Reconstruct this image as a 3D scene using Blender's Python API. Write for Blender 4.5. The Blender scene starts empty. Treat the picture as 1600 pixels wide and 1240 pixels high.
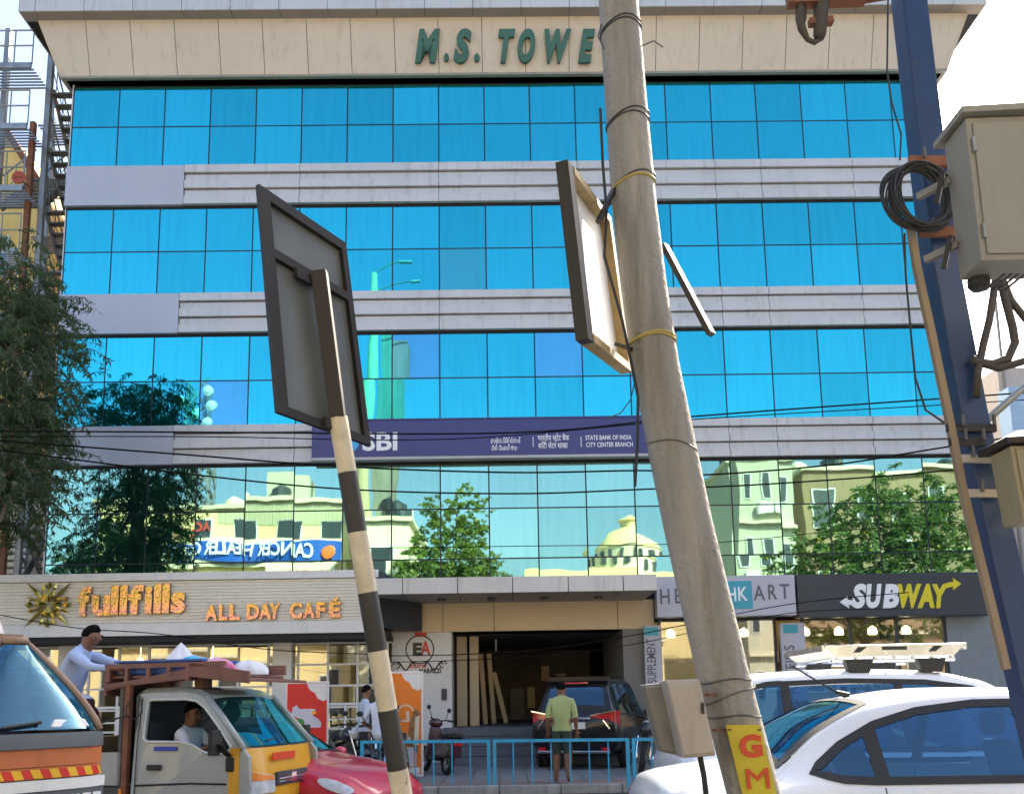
import bpy, bmesh, math, random
from mathutils import Vector, Matrix, Euler
random.seed(7)
R = math.radians
scene = bpy.context.scene
col = scene.collection

# ---------------------------------------------------------------- camera
CAM = Vector((11.093, -21.634, 1.5)); YAW, PIT, ROL = 0.01136, 0.14948, -0.01648
FPX, CX, CY = 1400.0, 800.0, 884.15           # focal length and principal point in photo pixels
fw = Vector((math.sin(YAW)*math.cos(PIT), math.cos(YAW)*math.cos(PIT), math.sin(PIT)))
r0 = Vector((math.cos(YAW), -math.sin(YAW), 0)); u0 = r0.cross(fw)
rt = r0*math.cos(ROL) + u0*math.sin(ROL); up = -r0*math.sin(ROL) + u0*math.cos(ROL)
cd = bpy.data.cameras.new('camera'); cam = bpy.data.objects.new('camera', cd); col.objects.link(cam)
cam.matrix_world = Matrix(((rt.x, up.x, -fw.x, CAM.x), (rt.y, up.y, -fw.y, CAM.y), (rt.z, up.z, -fw.z, CAM.z), (0, 0, 0, 1)))
cd.sensor_fit = 'HORIZONTAL'; cd.sensor_width = 36; cd.lens = 36*FPX/1600
cd.shift_y = (CY-620)/1600; cd.clip_start = 0.05; cd.clip_end = 3000
scene.camera = cam

# ---------------------------------------------------------------- world, sun, exposure
SUN_AZ, SUN_EL = R(37), R(41)                # azimuth from +Y towards +X
w = bpy.data.worlds.new('World'); scene.world = w; w.use_nodes = True
nt = w.node_tree; bg = nt.nodes['Background']
sky = nt.nodes.new('ShaderNodeTexSky'); sky.sky_type = 'NISHITA'; sky.sun_disc = False
sky.sun_elevation = SUN_EL; sky.sun_rotation = SUN_AZ; sky.air_density = 1.0; sky.dust_density = 3.5; sky.ozone_density = 1.5
nt.links.new(sky.outputs[0], bg.inputs[0]); bg.inputs[1].default_value = 0.12
sl = bpy.data.lights.new('sun', 'SUN'); so = bpy.data.objects.new('sun', sl); col.objects.link(so)
sl.energy = 4.6; sl.angle = R(0.53); sl.color = (1.0, 0.90, 0.74)
sd = Vector((math.sin(SUN_AZ)*math.cos(SUN_EL), math.cos(SUN_AZ)*math.cos(SUN_EL), math.sin(SUN_EL)))
so.rotation_euler = sd.to_track_quat('Z', 'Y').to_euler(); so.location = (40, 60, 60)
scene.view_settings.view_transform = 'Standard'; scene.view_settings.look = 'None'
scene.view_settings.gamma = 1.0; scene.view_settings.exposure = 1.85
scene.view_settings.use_curve_mapping = False
scene.cycles.max_bounces = 6; scene.cycles.use_denoising = True

# ---------------------------------------------------------------- where things stand (from the surveyed camera)
def ray(x, y): return fw + rt*((x-CX)/FPX) + up*((CY-y)/FPX)
def D(x, y, d): return CAM + ray(x, y)*d
def onY(x, y, Y): q = ray(x, y); return CAM + q*((Y-CAM.y)/q.y)
def onZ(x, y, z=0.0): q = ray(x, y); return CAM + q*((z-CAM.z)/q.z)

# ---------------------------------------------------------------- materials
MATS = {}
def mat(name, c, rough=0.6, metal=0.0, var=0.12, scale=3.0, bump=0.0, bscale=40.0, spec=0.5, coat=0.0, c2=None, streak=False, emit=0.0, dirt=0.0, alpha=1.0, trans=0.0, mid=0.5):
    if name in MATS: return MATS[name]
    m = bpy.data.materials.new(name); m.use_nodes = True; MATS[name] = m
    n = m.node_tree.nodes; l = m.node_tree.links; b = n['Principled BSDF']
    c = tuple(c)
    if c2 is None: c2 = tuple(max(0, v*(1-var)) for v in c); c1 = tuple(min(1, v*(1+var*0.6)) for v in c)
    else: c1 = c
    tc = n.new('ShaderNodeTexCoord'); mp = n.new('ShaderNodeMapping'); l.new(tc.outputs['Object'], mp.inputs[0])
    if streak: mp.inputs['Scale'].default_value = (1, 1, 0.12)
    nz = n.new('ShaderNodeTexNoise'); nz.inputs['Scale'].default_value = scale; nz.inputs['Detail'].default_value = 6; nz.inputs['Roughness'].default_value = 0.6
    l.new(mp.outputs[0], nz.inputs['Vector'])
    rp = n.new('ShaderNodeValToRGB'); l.new(nz.outputs['Fac'], rp.inputs[0])
    rp.color_ramp.elements[0].position = mid-0.2; rp.color_ramp.elements[1].position = mid+0.2
    rp.color_ramp.elements[0].color = (*c2, 1); rp.color_ramp.elements[1].color = (*c1, 1)
    out = rp.outputs[0]
    if dirt > 0:
        mp2 = n.new('ShaderNodeMapping'); mp2.inputs['Scale'].default_value = (2.5, 2.5, 0.25); l.new(tc.outputs['Object'], mp2.inputs[0])
        n2 = n.new('ShaderNodeTexNoise'); n2.inputs['Scale'].default_value = 2.2; n2.inputs['Detail'].default_value = 8; n2.inputs['Roughness'].default_value = 0.7
        l.new(mp2.outputs[0], n2.inputs['Vector'])
        r2 = n.new('ShaderNodeValToRGB'); r2.color_ramp.elements[0].position = 0.52; r2.color_ramp.elements[1].position = 0.72
        r2.color_ramp.elements[0].color = (0, 0, 0, 1); r2.color_ramp.elements[1].color = (dirt, dirt, dirt, 1)
        l.new(n2.outputs['Fac'], r2.inputs[0])
        mx = n.new('ShaderNodeMix'); mx.data_type = 'RGBA'; l.new(r2.outputs[0], mx.inputs[0]); l.new(out, mx.inputs[6])
        mx.inputs[7].default_value = (c[0]*0.35+0.01, c[1]*0.32+0.008, c[2]*0.27+0.006, 1); out = mx.outputs[2]
    l.new(out, b.inputs['Base Color'])
    b.inputs['Metallic'].default_value = metal; b.inputs['Specular IOR Level'].default_value = spec
    rr = n.new('ShaderNodeMapRange'); rr.inputs[3].default_value = max(0.0, rough-0.08); rr.inputs[4].default_value = min(1, rough+0.1)
    l.new(nz.outputs['Fac'], rr.inputs[0]); l.new(rr.outputs[0], b.inputs['Roughness'])
    if coat: b.inputs['Coat Weight'].default_value = coat; b.inputs['Coat Roughness'].default_value = 0.04
    if emit: l.new(out, b.inputs['Emission Color']); b.inputs['Emission Strength'].default_value = emit
    if alpha < 1: b.inputs['Alpha'].default_value = alpha
    if trans: b.inputs['Transmission Weight'].default_value = trans
    if bump:
        n3 = n.new('ShaderNodeTexNoise'); n3.inputs['Scale'].default_value = bscale; n3.inputs['Detail'].default_value = 4
        l.new(tc.outputs['Object'], n3.inputs['Vector'])
        bp = n.new('ShaderNodeBump'); bp.inputs['Strength'].default_value = bump; bp.inputs['Distance'].default_value = 0.02
        l.new(n3.outputs['Fac'], bp.inputs['Height']); l.new(bp.outputs[0], b.inputs['Normal'])
    return m

def mirror_glass(name, tint, body, refl=0.85, wob=0.05, film=0.0):
    """Coated curtain-wall glass: a tinted mirror coat, wavy from the pane's own bow, over a dark body; dust streaks."""
    m = bpy.data.materials.new(name); m.use_nodes = True; MATS[name] = m
    n = m.node_tree.nodes; l = m.node_tree.links; n.remove(n['Principled BSDF']); o = n['Material Output']
    tc = n.new('ShaderNodeTexCoord'); geo = n.new('ShaderNodeNewGeometry')
    nz = n.new('ShaderNodeTexNoise'); nz.inputs['Scale'].default_value = 0.9; nz.inputs['Detail'].default_value = 1.5
    mp = n.new('ShaderNodeMapping'); mp.inputs['Scale'].default_value = (1.0, 1, 0.55); l.new(geo.outputs['Position'], mp.inputs[0]); l.new(mp.outputs[0], nz.inputs['Vector'])
    bp = n.new('ShaderNodeBump'); bp.inputs['Strength'].default_value = wob; bp.inputs['Distance'].default_value = 0.06; l.new(nz.outputs['Fac'], bp.inputs['Height'])
    st = n.new('ShaderNodeTexNoise'); st.inputs['Scale'].default_value = 1.6; st.inputs['Detail'].default_value = 6
    m2 = n.new('ShaderNodeMapping'); m2.inputs['Scale'].default_value = (5, 1, 0.35); l.new(geo.outputs['Position'], m2.inputs[0]); l.new(m2.outputs[0], st.inputs['Vector'])
    g = n.new('ShaderNodeBsdfGlossy'); g.inputs['Roughness'].default_value = 0.015; l.new(bp.outputs[0], g.inputs['Normal'])
    oi = n.new('ShaderNodeObjectInfo')
    hv = n.new('ShaderNodeHueSaturation'); hv.inputs['Color'].default_value = (*tint, 1)
    mr = n.new('ShaderNodeMapRange'); mr.inputs[3].default_value = 0.86; mr.inputs[4].default_value = 1.10; l.new(oi.outputs['Random'], mr.inputs[0]); l.new(mr.outputs[0], hv.inputs['Value'])
    mv = n.new('ShaderNodeMapRange'); mv.inputs[1].default_value = 0.35; mv.inputs[2].default_value = 0.7; mv.inputs[3].default_value = 0.9; mv.inputs[4].default_value = 1.06; l.new(st.outputs['Fac'], mv.inputs[0])
    mm = n.new('ShaderNodeMix'); mm.data_type = 'RGBA'; mm.blend_type = 'MULTIPLY'; mm.inputs[0].default_value = 1; l.new(hv.outputs[0], mm.inputs[6]); l.new(mv.outputs[0], mm.inputs[7])
    l.new(mm.outputs[2], g.inputs['Color'])
    d = n.new('ShaderNodeBsdfDiffuse'); d.inputs['Color'].default_value = (*body, 1)
    mx = n.new('ShaderNodeMixShader')
    ma = n.new('ShaderNodeMapRange'); ma.inputs[1].default_value = 0.45; ma.inputs[2].default_value = 0.75; ma.inputs[3].default_value = refl; ma.inputs[4].default_value = refl-0.07; l.new(st.outputs['Fac'], ma.inputs[0])
    l.new(ma.outputs[0], mx.inputs[0]); l.new(d.outputs[0], mx.inputs[1]); l.new(g.outputs[0], mx.inputs[2]); l.new(mx.outputs[0], o.inputs[0])
    return m

# ---------------------------------------------------------------- mesh helpers
class MB:
    def __init__(s): s.v = []; s.f = []; s.m = []
    def add(s, vs, fs, mi=0, M=None):
        o = len(s.v)
        for p in vs: s.v.append(tuple(M @ Vector(p)) if M is not None else tuple(p))
        for f in fs: s.f.append(tuple(i+o for i in f)); s.m.append(mi)
        return s
    def box(s, c, d, mi=0, M=None):
        x, y, z = c; a, b, e = d[0]/2, d[1]/2, d[2]/2
        vs = [(x+i*a, y+j*b, z+k*e) for i in (-1, 1) for j in (-1, 1) for k in (-1, 1)]
        return s.add(vs, [(0, 1, 3, 2), (4, 6, 7, 5), (0, 4, 5, 1), (2, 3, 7, 6), (0, 2, 6, 4), (1, 5, 7, 3)], mi, M)
    def bb(s, x0, x1, y0, y1, z0, z1, mi=0, M=None):
        return s.box(((x0+x1)/2, (y0+y1)/2, (z0+z1)/2), (x1-x0, y1-y0, z1-z0), mi, M)
    def hexa(s, a, b, mi=0):
        """two loops of n points -> closed solid"""
        n = len(a); vs = list(a)+list(b)
        fs = [tuple(range(n-1, -1, -1)), tuple(range(n, 2*n))]+[(i, (i+1) % n, n+(i+1) % n, n+i) for i in range(n)]
        return s.add(vs, fs, mi)
    def prism(s, poly, fn, t0, t1, mi=0):
        return s.hexa([fn(u, v, t0) for u, v in poly], [fn(u, v, t1) for u, v in poly], mi)
    def tube(s, path, rad, n=8, mi=0, cap=True):
        P = [Vector(p) for p in path]; k = len(P)
        rads = rad if isinstance(rad, (list, tuple)) else [rad]*k
        vs = []; prev = None
        for i, p in enumerate(P):
            t = (P[min(i+1, k-1)]-P[max(i-1, 0)]).normalized()
            if prev is None:
                a = Vector((0, 0, 1)) if abs(t.z) < 0.9 else Vector((1, 0, 0)); e1 = t.cross(a).normalized()
            else: e1 = (prev - t*prev.dot(t)).normalized()
            prev = e1; e2 = t.cross(e1)
            for j in range(n):
                an = 2*math.pi*j/n; vs.append(tuple(p+(e1*math.cos(an)+e2*math.sin(an))*rads[i]))
        fs = [(i*n+j, i*n+(j+1) % n, (i+1)*n+(j+1) % n, (i+1)*n+j) for i in range(k-1) for j in range(n)]
        if cap: fs += [tuple(range(n-1, -1, -1)), tuple((k-1)*n+j for j in range(n))]
        return s.add(vs, fs, mi)
    def bar(s, a, b, w, h=None, mi=0, upv=(0, 0, 1)):
        """rectangular bar between two points"""
        a = Vector(a); b = Vector(b); h = h or w; t = (b-a).normalized(); uv = Vector(upv)
        if abs(t.dot(uv)) > 0.98: uv = Vector((0, 1, 0))
        e1 = t.cross(uv).normalized()*(w/2); e2 = e1.cross(t).normalized()*(h/2)
        return s.hexa([a-e1-e2, a+e1-e2, a+e1+e2, a-e1+e2], [b-e1-e2, b+e1-e2, b+e1+e2, b-e1+e2], mi)
    def lathe(s, prof, n=16, mi=0, M=None, caps=True):
        vs = [(r*math.cos(2*math.pi*j/n), r*math.sin(2*math.pi*j/n), z) for r, z in prof for j in range(n)]
        k = len(prof); fs = [(i*n+j, i*n+(j+1) % n, (i+1)*n+(j+1) % n, (i+1)*n+j) for i in range(k-1) for j in range(n)]
        if caps: fs += [tuple(range(n-1, -1, -1)), tuple((k-1)*n+j for j in range(n))]
        return s.add(vs, fs, mi, M)
    def ball(s, c, r, n=10, mi=0, M=None):
        r = r if isinstance(r, (tuple, list)) else (r, r, r); vs = [(c[0], c[1], c[2]-r[2])]; h = n//2
        for i in range(1, h):
            th = math.pi*i/h - math.pi/2
            for j in range(n): a = 2*math.pi*j/n; vs.append((c[0]+r[0]*math.cos(th)*math.cos(a), c[1]+r[1]*math.cos(th)*math.sin(a), c[2]+r[2]*math.sin(th)))
        vs.append((c[0], c[1], c[2]+r[2])); fs = [(0, 1+(j+1) % n, 1+j) for j in range(n)]
        for i in range(h-2): fs += [(1+i*n+j, 1+i*n+(j+1) % n, 1+(i+1)*n+(j+1) % n, 1+(i+1)*n+j) for j in range(n)]
        t = len(vs)-1; fs += [(t, 1+(h-2)*n+j, 1+(h-2)*n+(j+1) % n) for j in range(n)]
        return s.add(vs, fs, mi, M)
    def grid(s, fn, nu, nv, mi=0, closed_u=False):
        vs = [fn(i/(nu if closed_u else nu-1) if nu > 1 else 0, j/(nv-1)) for i in range(nu) for j in range(nv)]
        fs = [(i*nv+j, ((i+1) % nu)*nv+j, ((i+1) % nu)*nv+j+1, i*nv+j+1) for i in range(nu if closed_u else nu-1) for j in range(nv-1)]
        return s.add(vs, fs, mi)
    def mesh(s, name, mats=None, smooth=False):
        me = bpy.data.meshes.new(name); me.from_pydata(s.v, [], s.f)
        for m in (mats if isinstance(mats, (list, tuple)) else [mats]):
            if m: me.materials.append(m)
        for p, i in zip(me.polygons, s.m): p.material_index = i
        if smooth:
            for p in me.polygons: p.use_smooth = True
        me.update()
        return me
    def build(s, name, mats, parent=None, smooth=False, bevel=0.0, fix=True, auto=None, world=False):
        me = s.mesh(name, mats, smooth)
        if fix:
            b = bmesh.new(); b.from_mesh(me); bmesh.ops.recalc_face_normals(b, faces=b.faces[:]); b.to_mesh(me); b.free()
        if auto: me.set_sharp_from_angle(angle=R(auto))
        return link(name, me, parent, bevel, world=world)

def wmat(o):
    return (wmat(o.parent) @ o.matrix_parent_inverse if o.parent else Matrix()) @ o.matrix_basis
def link(name, me, parent=None, bevel=0.0, M=None, world=False):
    o = bpy.data.objects.new(name, me); col.objects.link(o)
    if parent is not None:
        o.parent = parent
        if world: o.matrix_parent_inverse = wmat(parent).inverted()
    if M is not None: o.matrix_basis = M
    if bevel:
        bv = o.modifiers.new('edge', 'BEVEL'); bv.width = bevel; bv.segments = 2; bv.limit_method = 'ANGLE'; bv.angle_limit = R(35)
    return o
def tag(o, label, cat, group=None, kind=None):
    o['label'] = label; o['category'] = cat
    if group: o['group'] = group
    if kind: o['kind'] = kind
    return o
def thing(name, label, cat, loc=(0, 0, 0), rz=0.0, group=None):
    o = bpy.data.objects.new(name, None); col.objects.link(o); o.location = loc; o.rotation_euler = (0, 0, rz); o.empty_display_size = 0.2
    return tag(o, label, cat, group)
def struct(o): o['kind'] = 'structure'; return o
def stuff(o): o['kind'] = 'stuff'; return o

FONT = None
def text_mesh(txt, size=1.0, depth=0.01, shear=0.0, bold=0.0, space=1.0, align='LEFT', bev=0.0, sx=1.0, width=None, line=1.0, res=3):
    cu = bpy.data.curves.new('t', 'FONT'); cu.body = txt; cu.size = size; cu.extrude = depth; cu.shear = shear; cu.offset = bold
    cu.space_character = space; cu.align_x = align; cu.bevel_depth = bev; cu.bevel_resolution = 1; cu.resolution_u = res; cu.space_line = line
    o = bpy.data.objects.new('t', cu); col.objects.link(o)
    bpy.context.view_layer.update()
    me = bpy.data.meshes.new_from_object(o.evaluated_get(bpy.context.evaluated_depsgraph_get()))
    bpy.data.objects.remove(o); bpy.data.curves.remove(cu)
    xs = [v.co.x for v in me.vertices] or [0, 1]
    k = sx if width is None else width/max(1e-6, max(xs)-min(xs))
    x0 = min(xs) if align == 'LEFT' else (min(xs)+max(xs))/2 if align == 'CENTER' else max(xs)
    for v in me.vertices: v.co.x = (v.co.x-x0)*k
    me.update(); return me
def text_obj(name, me, m, parent, M, world=True):
    me.materials.clear(); me.materials.append(m)
    for p in me.polygons: p.material_index = 0
    return link(name, me, parent, M=M, world=world)
def face_frame(origin, xdir=(1, 0, 0), zdir=(0, 0, 1)):
    """matrix for flat text: local x along xdir, local y up zdir, local z out of the face"""
    x = Vector(xdir).normalized(); z = Vector(zdir); z = (z-x*z.dot(x)).normalized(); n = x.cross(z)
    return Matrix(((x.x, z.x, n.x, origin[0]), (x.y, z.y, n.y, origin[1]), (x.z, z.z, n.z, origin[2]), (0, 0, 0, 1)))
# ================================================================ ground
m_asph = mat('asphalt', (0.07, 0.07, 0.072), 0.85, var=0.35, scale=1.2, bump=0.5, bscale=90)
m_paver = mat('grey_paver', (0.21, 0.21, 0.215), 0.8, var=0.3, scale=0.9, bump=0.3, bscale=30, dirt=0.5)
m_kerb = mat('kerb_concrete', (0.33, 0.32, 0.3), 0.85, var=0.25, scale=4, bump=0.3, dirt=0.5)
b = MB()
for i in range(24):
    for j in range(24):
        pass
b.add([(-900, -900, 0), (900, -900, 0), (900, 900, 0), (-900, 900, 0)], [(0, 1, 2, 3)])
road = struct(b.build('road', m_asph))
b = MB()
FY = -6.55                                     # front edge of the forecourt
b.bb(-30, 60, FY, 30, 0.0, 0.10); forecourt = struct(b.build('forecourt', m_kerb))
b = MB()
b.box((0, 0, 0), (.988, .156, .15)); kme = b.mesh('kerb_stone', [m_kerb])
for k in range(40): link('kerb_stone', kme, forecourt, bevel=.015, M=Matrix.Translation((-8.5+k, FY-.082+random.uniform(-.006, .006), .075+random.uniform(-.004, .004))) @ Euler((0, 0, random.gauss(0, .003))).to_matrix().to_4x4())
# pavers: the ones nearest the camera are pieces of their own, the rest one sheet of blocks
pv = MB(); pv.box((0, 0, 0), (0.486, 0.486, 0.03)); pvme = pv.mesh('paver', [m_paver])
m_paver2 = mat('red_paver', (0.26, 0.17, 0.15), 0.8, var=0.3, scale=1.2, bump=0.3, bscale=30, dirt=0.5)
pv2 = pv.mesh('paver', [m_paver2])
rest = MB(); n = 0
for j in range(14):
    for i in range(-4, 56):
        x = i*0.5+0.25; y = FY+0.25+j*0.5; z = 0.108+random.uniform(0, 0.004)
        if 4 < i < 40 and j < 8 and n < 296:
            n += 1; link('paver', pv2 if j < 2 else pvme, forecourt, M=Matrix.Translation((x, y, z)) @ Euler((random.uniform(-.004, .004), random.uniform(-.004, .004), 0)).to_matrix().to_4x4())
        else: rest.box((x, y, z), (0.486, 0.486, 0.03))
rest.build('paving_blocks', m_paver, forecourt)['kind'] = 'stuff'
# lane line and far-side pavement (behind the camera)
m_white = mat('road_paint', (0.75, 0.74, 0.7), 0.7, var=0.3, scale=6)
b = MB()
for k in range(-6, 12): b.add([(k*6, -10.0, 0.004), (k*6+3, -10.0, 0.004), (k*6+3, -9.88, 0.004), (k*6, -9.88, 0.004)], [(0, 1, 2, 3)])
b.build('lane_marking', m_white, road)
b = MB(); b.bb(-60, 90, -40, -27, 0.0, 0.14); struct(b.build('far_pavement', m_kerb))

# ================================================================ the glass office tower
PW = 1.2; NP = 19; BW = PW*NP                  # nineteen panes wide
T1, B1, T2, B2, T3, B3, T4, M4, Q4 = 17.69, 15.38, 14.22, 11.86, 10.74, 8.39, 7.34, 6.20, 4.95
m_clad = mat('grey_cladding', (0.57, 0.565, 0.57), 0.42, metal=0.15, var=0.07, scale=0.9, dirt=0.42)
m_clad2 = mat('blue_grey_cladding', (0.46, 0.47, 0.53), 0.4, metal=0.15, var=0.05, scale=0.5, dirt=0.08)
m_fascia = mat('beige_cladding', (0.62, 0.53, 0.43), 0.45, metal=0.05, var=0.06, scale=0.7, dirt=0.3)
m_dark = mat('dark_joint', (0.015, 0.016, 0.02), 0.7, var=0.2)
m_mull = mat('dark_mullion', (0.01, 0.02, 0.03), 0.4, var=0.2)
m_glass = mirror_glass('blue_mirror_glass', (0.05, 0.61, 0.69), (0.0, 0.06, 0.09), 0.90, 0.07)
m_glass_v = mirror_glass('violet_mirror_glass', (0.13, 0.52, 0.74), (0.02, 0.06, 0.14), 0.84, 0.05)
m_glass_t = mirror_glass('teal_mirror_glass', (0.10, 0.52, 0.56), (0.0, 0.10, 0.10), 0.80, 0.05)
m_glass_g = mirror_glass('green_mirror_glass', (0.36, 0.64, 0.52), (0.0, 0.05, 0.05), 0.88, 0.065)
tower = thing('office_tower', 'five storey office block of blue mirror glass with grey bands and beige parapet', 'building')
b = MB(); b.bb(-0.02, BW+0.02, 0.06, 16, 4.6, 17.95); b.bb(-0.02, 7.6, 0.9, 16, 0.1, 4.58); b.bb(14.9, BW+0.02, 4.0, 16, 0.1, 4.58); b.bb(7.62, 14.88, 10, 16, 0.1, 4.58)
b.build('wall', m_dark, tower)
def panes(zb, zt, row):
    pm = {}
    h = zt-zb
    for mm in (m_glass, m_glass_v, m_glass_t, m_glass_g):
        q = MB(); q.box((0, 0, 0), (PW-0.035, 0.024, h-0.035)); pm[mm.name] = q.mesh('glass_pane', [mm])
    for i in range(NP):
        mm = m_glass
        if (row, i) in ((5, 3), (4, 7), (4, 10)): mm = m_glass_v
        if (row, i) == (3, 8): mm = m_glass_t
        if row >= 6: mm = m_glass_g
        a = 0.0026
        link('glass_pane', pm[mm.name], tower, M=Matrix.Translation(((i+0.5)*PW, -0.012, (zb+zt)/2)) @ Euler((random.gauss(0, a), 0, random.gauss(0, a))).to_matrix().to_4x4())
ZM = 4.0
for row, (za, zb_) in enumerate((((T1+B1)/2, T1), (B1, (T1+B1)/2), ((T2+B2)/2, T2), (B2, (T2+B2)/2), ((T3+B3)/2, T3), (B3, (T3+B3)/2), (M4, T4), (Q4, M4), (Q4-0.62, Q4))):
    panes(za, zb_, row)
# mullions: slim caps a little proud of the glass
for zt, zb_ in ((T1, B1), (T2, B2), (T3, B3), (T4, Q4-0.6)):
    q = MB(); q.box((0, 0, 0), (0.03, 0.06, zt-zb_-0.01)); me = q.mesh('mullion', [m_mull])
    for i in range(NP+1): link('mullion', me, tower, M=Matrix.Translation((i*PW, 0.005, (zt+zb_)/2)))
q = MB(); q.box((0, 0, 0), (BW-0.01, 0.056, 0.026)); me = q.mesh('transom', [m_mull])
for z in ((T1+B1)/2, (T2+B2)/2, (T3+B3)/2, M4, Q4): link('transom', me, tower, M=Matrix.Translation((BW/2, 0.005, z)))
# corner return, lit edge on the right
q = MB(); q.bb(BW+0.02, BW+0.05, -0.02, 16, 4.6, 17.9); q.build('corner_cladding', m_clad, tower)
q = MB(); q.bb(-0.05, -0.02, -0.02, 16, 0.1, 17.9); q.build('corner_cladding', m_clad, tower)
# spandrel bands: a plain sheet at the left, then stepped strips in lengths
JX = [2.52*PW, 5*PW, 8*PW, 11*PW, 14*PW, 15*PW, 17*PW, BW+0.03]
for zt, zb_ in ((B1, T2), (B2, T3), (B3, T4)):
    H = zt-zb_
    q = MB(); q.bb(-0.03, JX[0]-0.012, -0.13, 0.05, zb_+0.06, zt-0.004); q.build('cladding_panel', m_clad2, tower, bevel=0.006)
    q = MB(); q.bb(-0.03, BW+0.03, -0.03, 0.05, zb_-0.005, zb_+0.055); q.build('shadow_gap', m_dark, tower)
    for a, c in zip(JX[:-1], JX[1:]):
        z0 = zb_+0.06; hh = zt-0.004-z0
        for (f0, f1, y) in ((0, .20, -.16), (.20, .385, -.085), (.40, .60, -.16), (.60, .785, -.085), (.80, 1.0, -.16)):
            q = MB(); q.bb(a+0.006, c-0.006, y+random.uniform(-.004, .004), 0.05, z0+hh*f0+0.004, z0+hh*f1-0.004); q.build('cladding_strip', m_clad, tower, bevel=0.006)
        q = MB(); q.bb(a+0.004, c-0.004, -0.05, 0.045, z0, zt-0.006); q.build('band_backing', m_dark, tower)
# parapet: soffit, outward leaning beige panels, ledge, upper grey band
pb, pt, pu = 0.27, 0.72, 1.02; zf0, zf1, zu0, zu1 = 17.84, 19.16, 19.10, 21.2
q = MB(); q.bb(-0.16, BW+0.16, -0.16, 16.1, 17.78, 17.94); q.build('soffit', m_dark, tower)
q = MB(); q.hexa([(-pb+.03, -pb+.03, zf0), (BW+pb-.03, -pb+.03, zf0), (BW+pb-.03, 16.3, zf0), (-pb+.03, 16.3, zf0)], [(-pt+.03, -pt+.03, zf1), (BW+pt-.03, -pt+.03, zf1), (BW+pt-.03, 16.7, zf1), (-pt+.03, 16.7, zf1)])
q.build('parapet_core', m_dark, tower)
nF = 20; 
for i in range(nF+1):
    f0, f1 = (i-0.55)/nF, (i+0.45)/nF; f0 = max(0, f0); f1 = min(1, f1)
    def P(f, e):
        a = -(pb if e == 0 else pt)
        return a if f <= 0 else BW-a if f >= 1 else f*BW
    q = MB(); g = 0.008
    lo = [(P(f0, 0)+g, -pb, zf0), (P(f1, 0)-g, -pb, zf0), (P(f1, 1)-g, -pt, zf1), (P(f0, 1)+g, -pt, zf1)]
    q.hexa(lo, [(x, y+0.025, z) for x, y, z in lo]); q.build('fascia_panel', m_fascia, tower)
q = MB(); q.bb(-pb, BW+pb, -pb+.002, 0.3, zf0-0.06, zf0-0.004); q.build('drip_edge', mat('olive_trim', (0.30, 0.29, 0.24), 0.5), tower)
q = MB(); q.bb(-pu+.02, BW+pu-.02, -pu+.02, 17, zu0+0.03, zu1-0.02); q.build('parapet_core', m_dark, tower)
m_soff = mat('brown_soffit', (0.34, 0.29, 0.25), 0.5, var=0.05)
for i in range(nF+1):
    f0, f1 = max(0, (i-0.68)/nF), min(1, (i+0.32)/nF); g = 0.007
    x0, x1 = -pu+f0*(BW+2*pu), -pu+f1*(BW+2*pu)
    q = MB(); q.bb(x0+g, x1-g, -pu-.005, -pu+.03, zu0, zu1); q.build('band_panel', m_clad, tower, bevel=0.006)
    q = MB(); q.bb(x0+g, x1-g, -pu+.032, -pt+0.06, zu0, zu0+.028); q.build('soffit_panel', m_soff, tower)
for s, X in ((-1, -pt), (1, BW+pt)):
    q = MB(); a, c = (-pb, -pt) if s < 0 else (BW+pb, BW+pt)
    q.hexa([(a, -pb+.03, zf0), (c, -pt+.03, zf1), (c, 16.7, zf1), (a, 16.3, zf0)], [(a+s*.02, -pb+.03, zf0), (c+s*.02, -pt+.03, zf1), (c+s*.02, 16.7, zf1), (a+s*.02, 16.3, zf0)]); q.build('side_fascia', m_fascia, tower)
    q = MB(); X2 = -pu if s < 0 else BW+pu; q.bb(min(X2, X2+s*.02), max(X2, X2+s*.02), -pu, 17, zu0, zu1); q.build('side_band', m_clad, tower)
# green letters on the parapet
m_green = mat('green_letter', (0.028, 0.13, 0.105), 0.45, var=0.25, scale=2)
msign = thing('building_sign', 'dark green italic raised letters along the beige parapet', 'sign', (12.0, -0.6, 18.1))
lean = Vector((0, -(pt-pb), zf1-zf0)).normalized()
for ch, x, wpx in (('M', 645, 42), ('.', 690, 8), ('S', 705, 30), ('.', 737, 9), ('T', 775, 28), ('O', 805, 29), ('W', 847, 44), ('E', 899, 28), ('R', 938, 30)):
    big = ch != '.'
    o = onY(x+4, 97 if big else 96, -0.36)
    me = text_mesh(ch, 1.02 if big else 1.1, 0.045, 0.26 if big else 0.1, 0.045 if big else .02, bev=0.012, width=wpx/63.0, res=4)
    n_out = Vector((1, 0, 0)).cross(lean)
    text_obj('letter', me, m_green, msign, face_frame(o+n_out*0.07, (1, 0, 0), lean))
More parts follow.
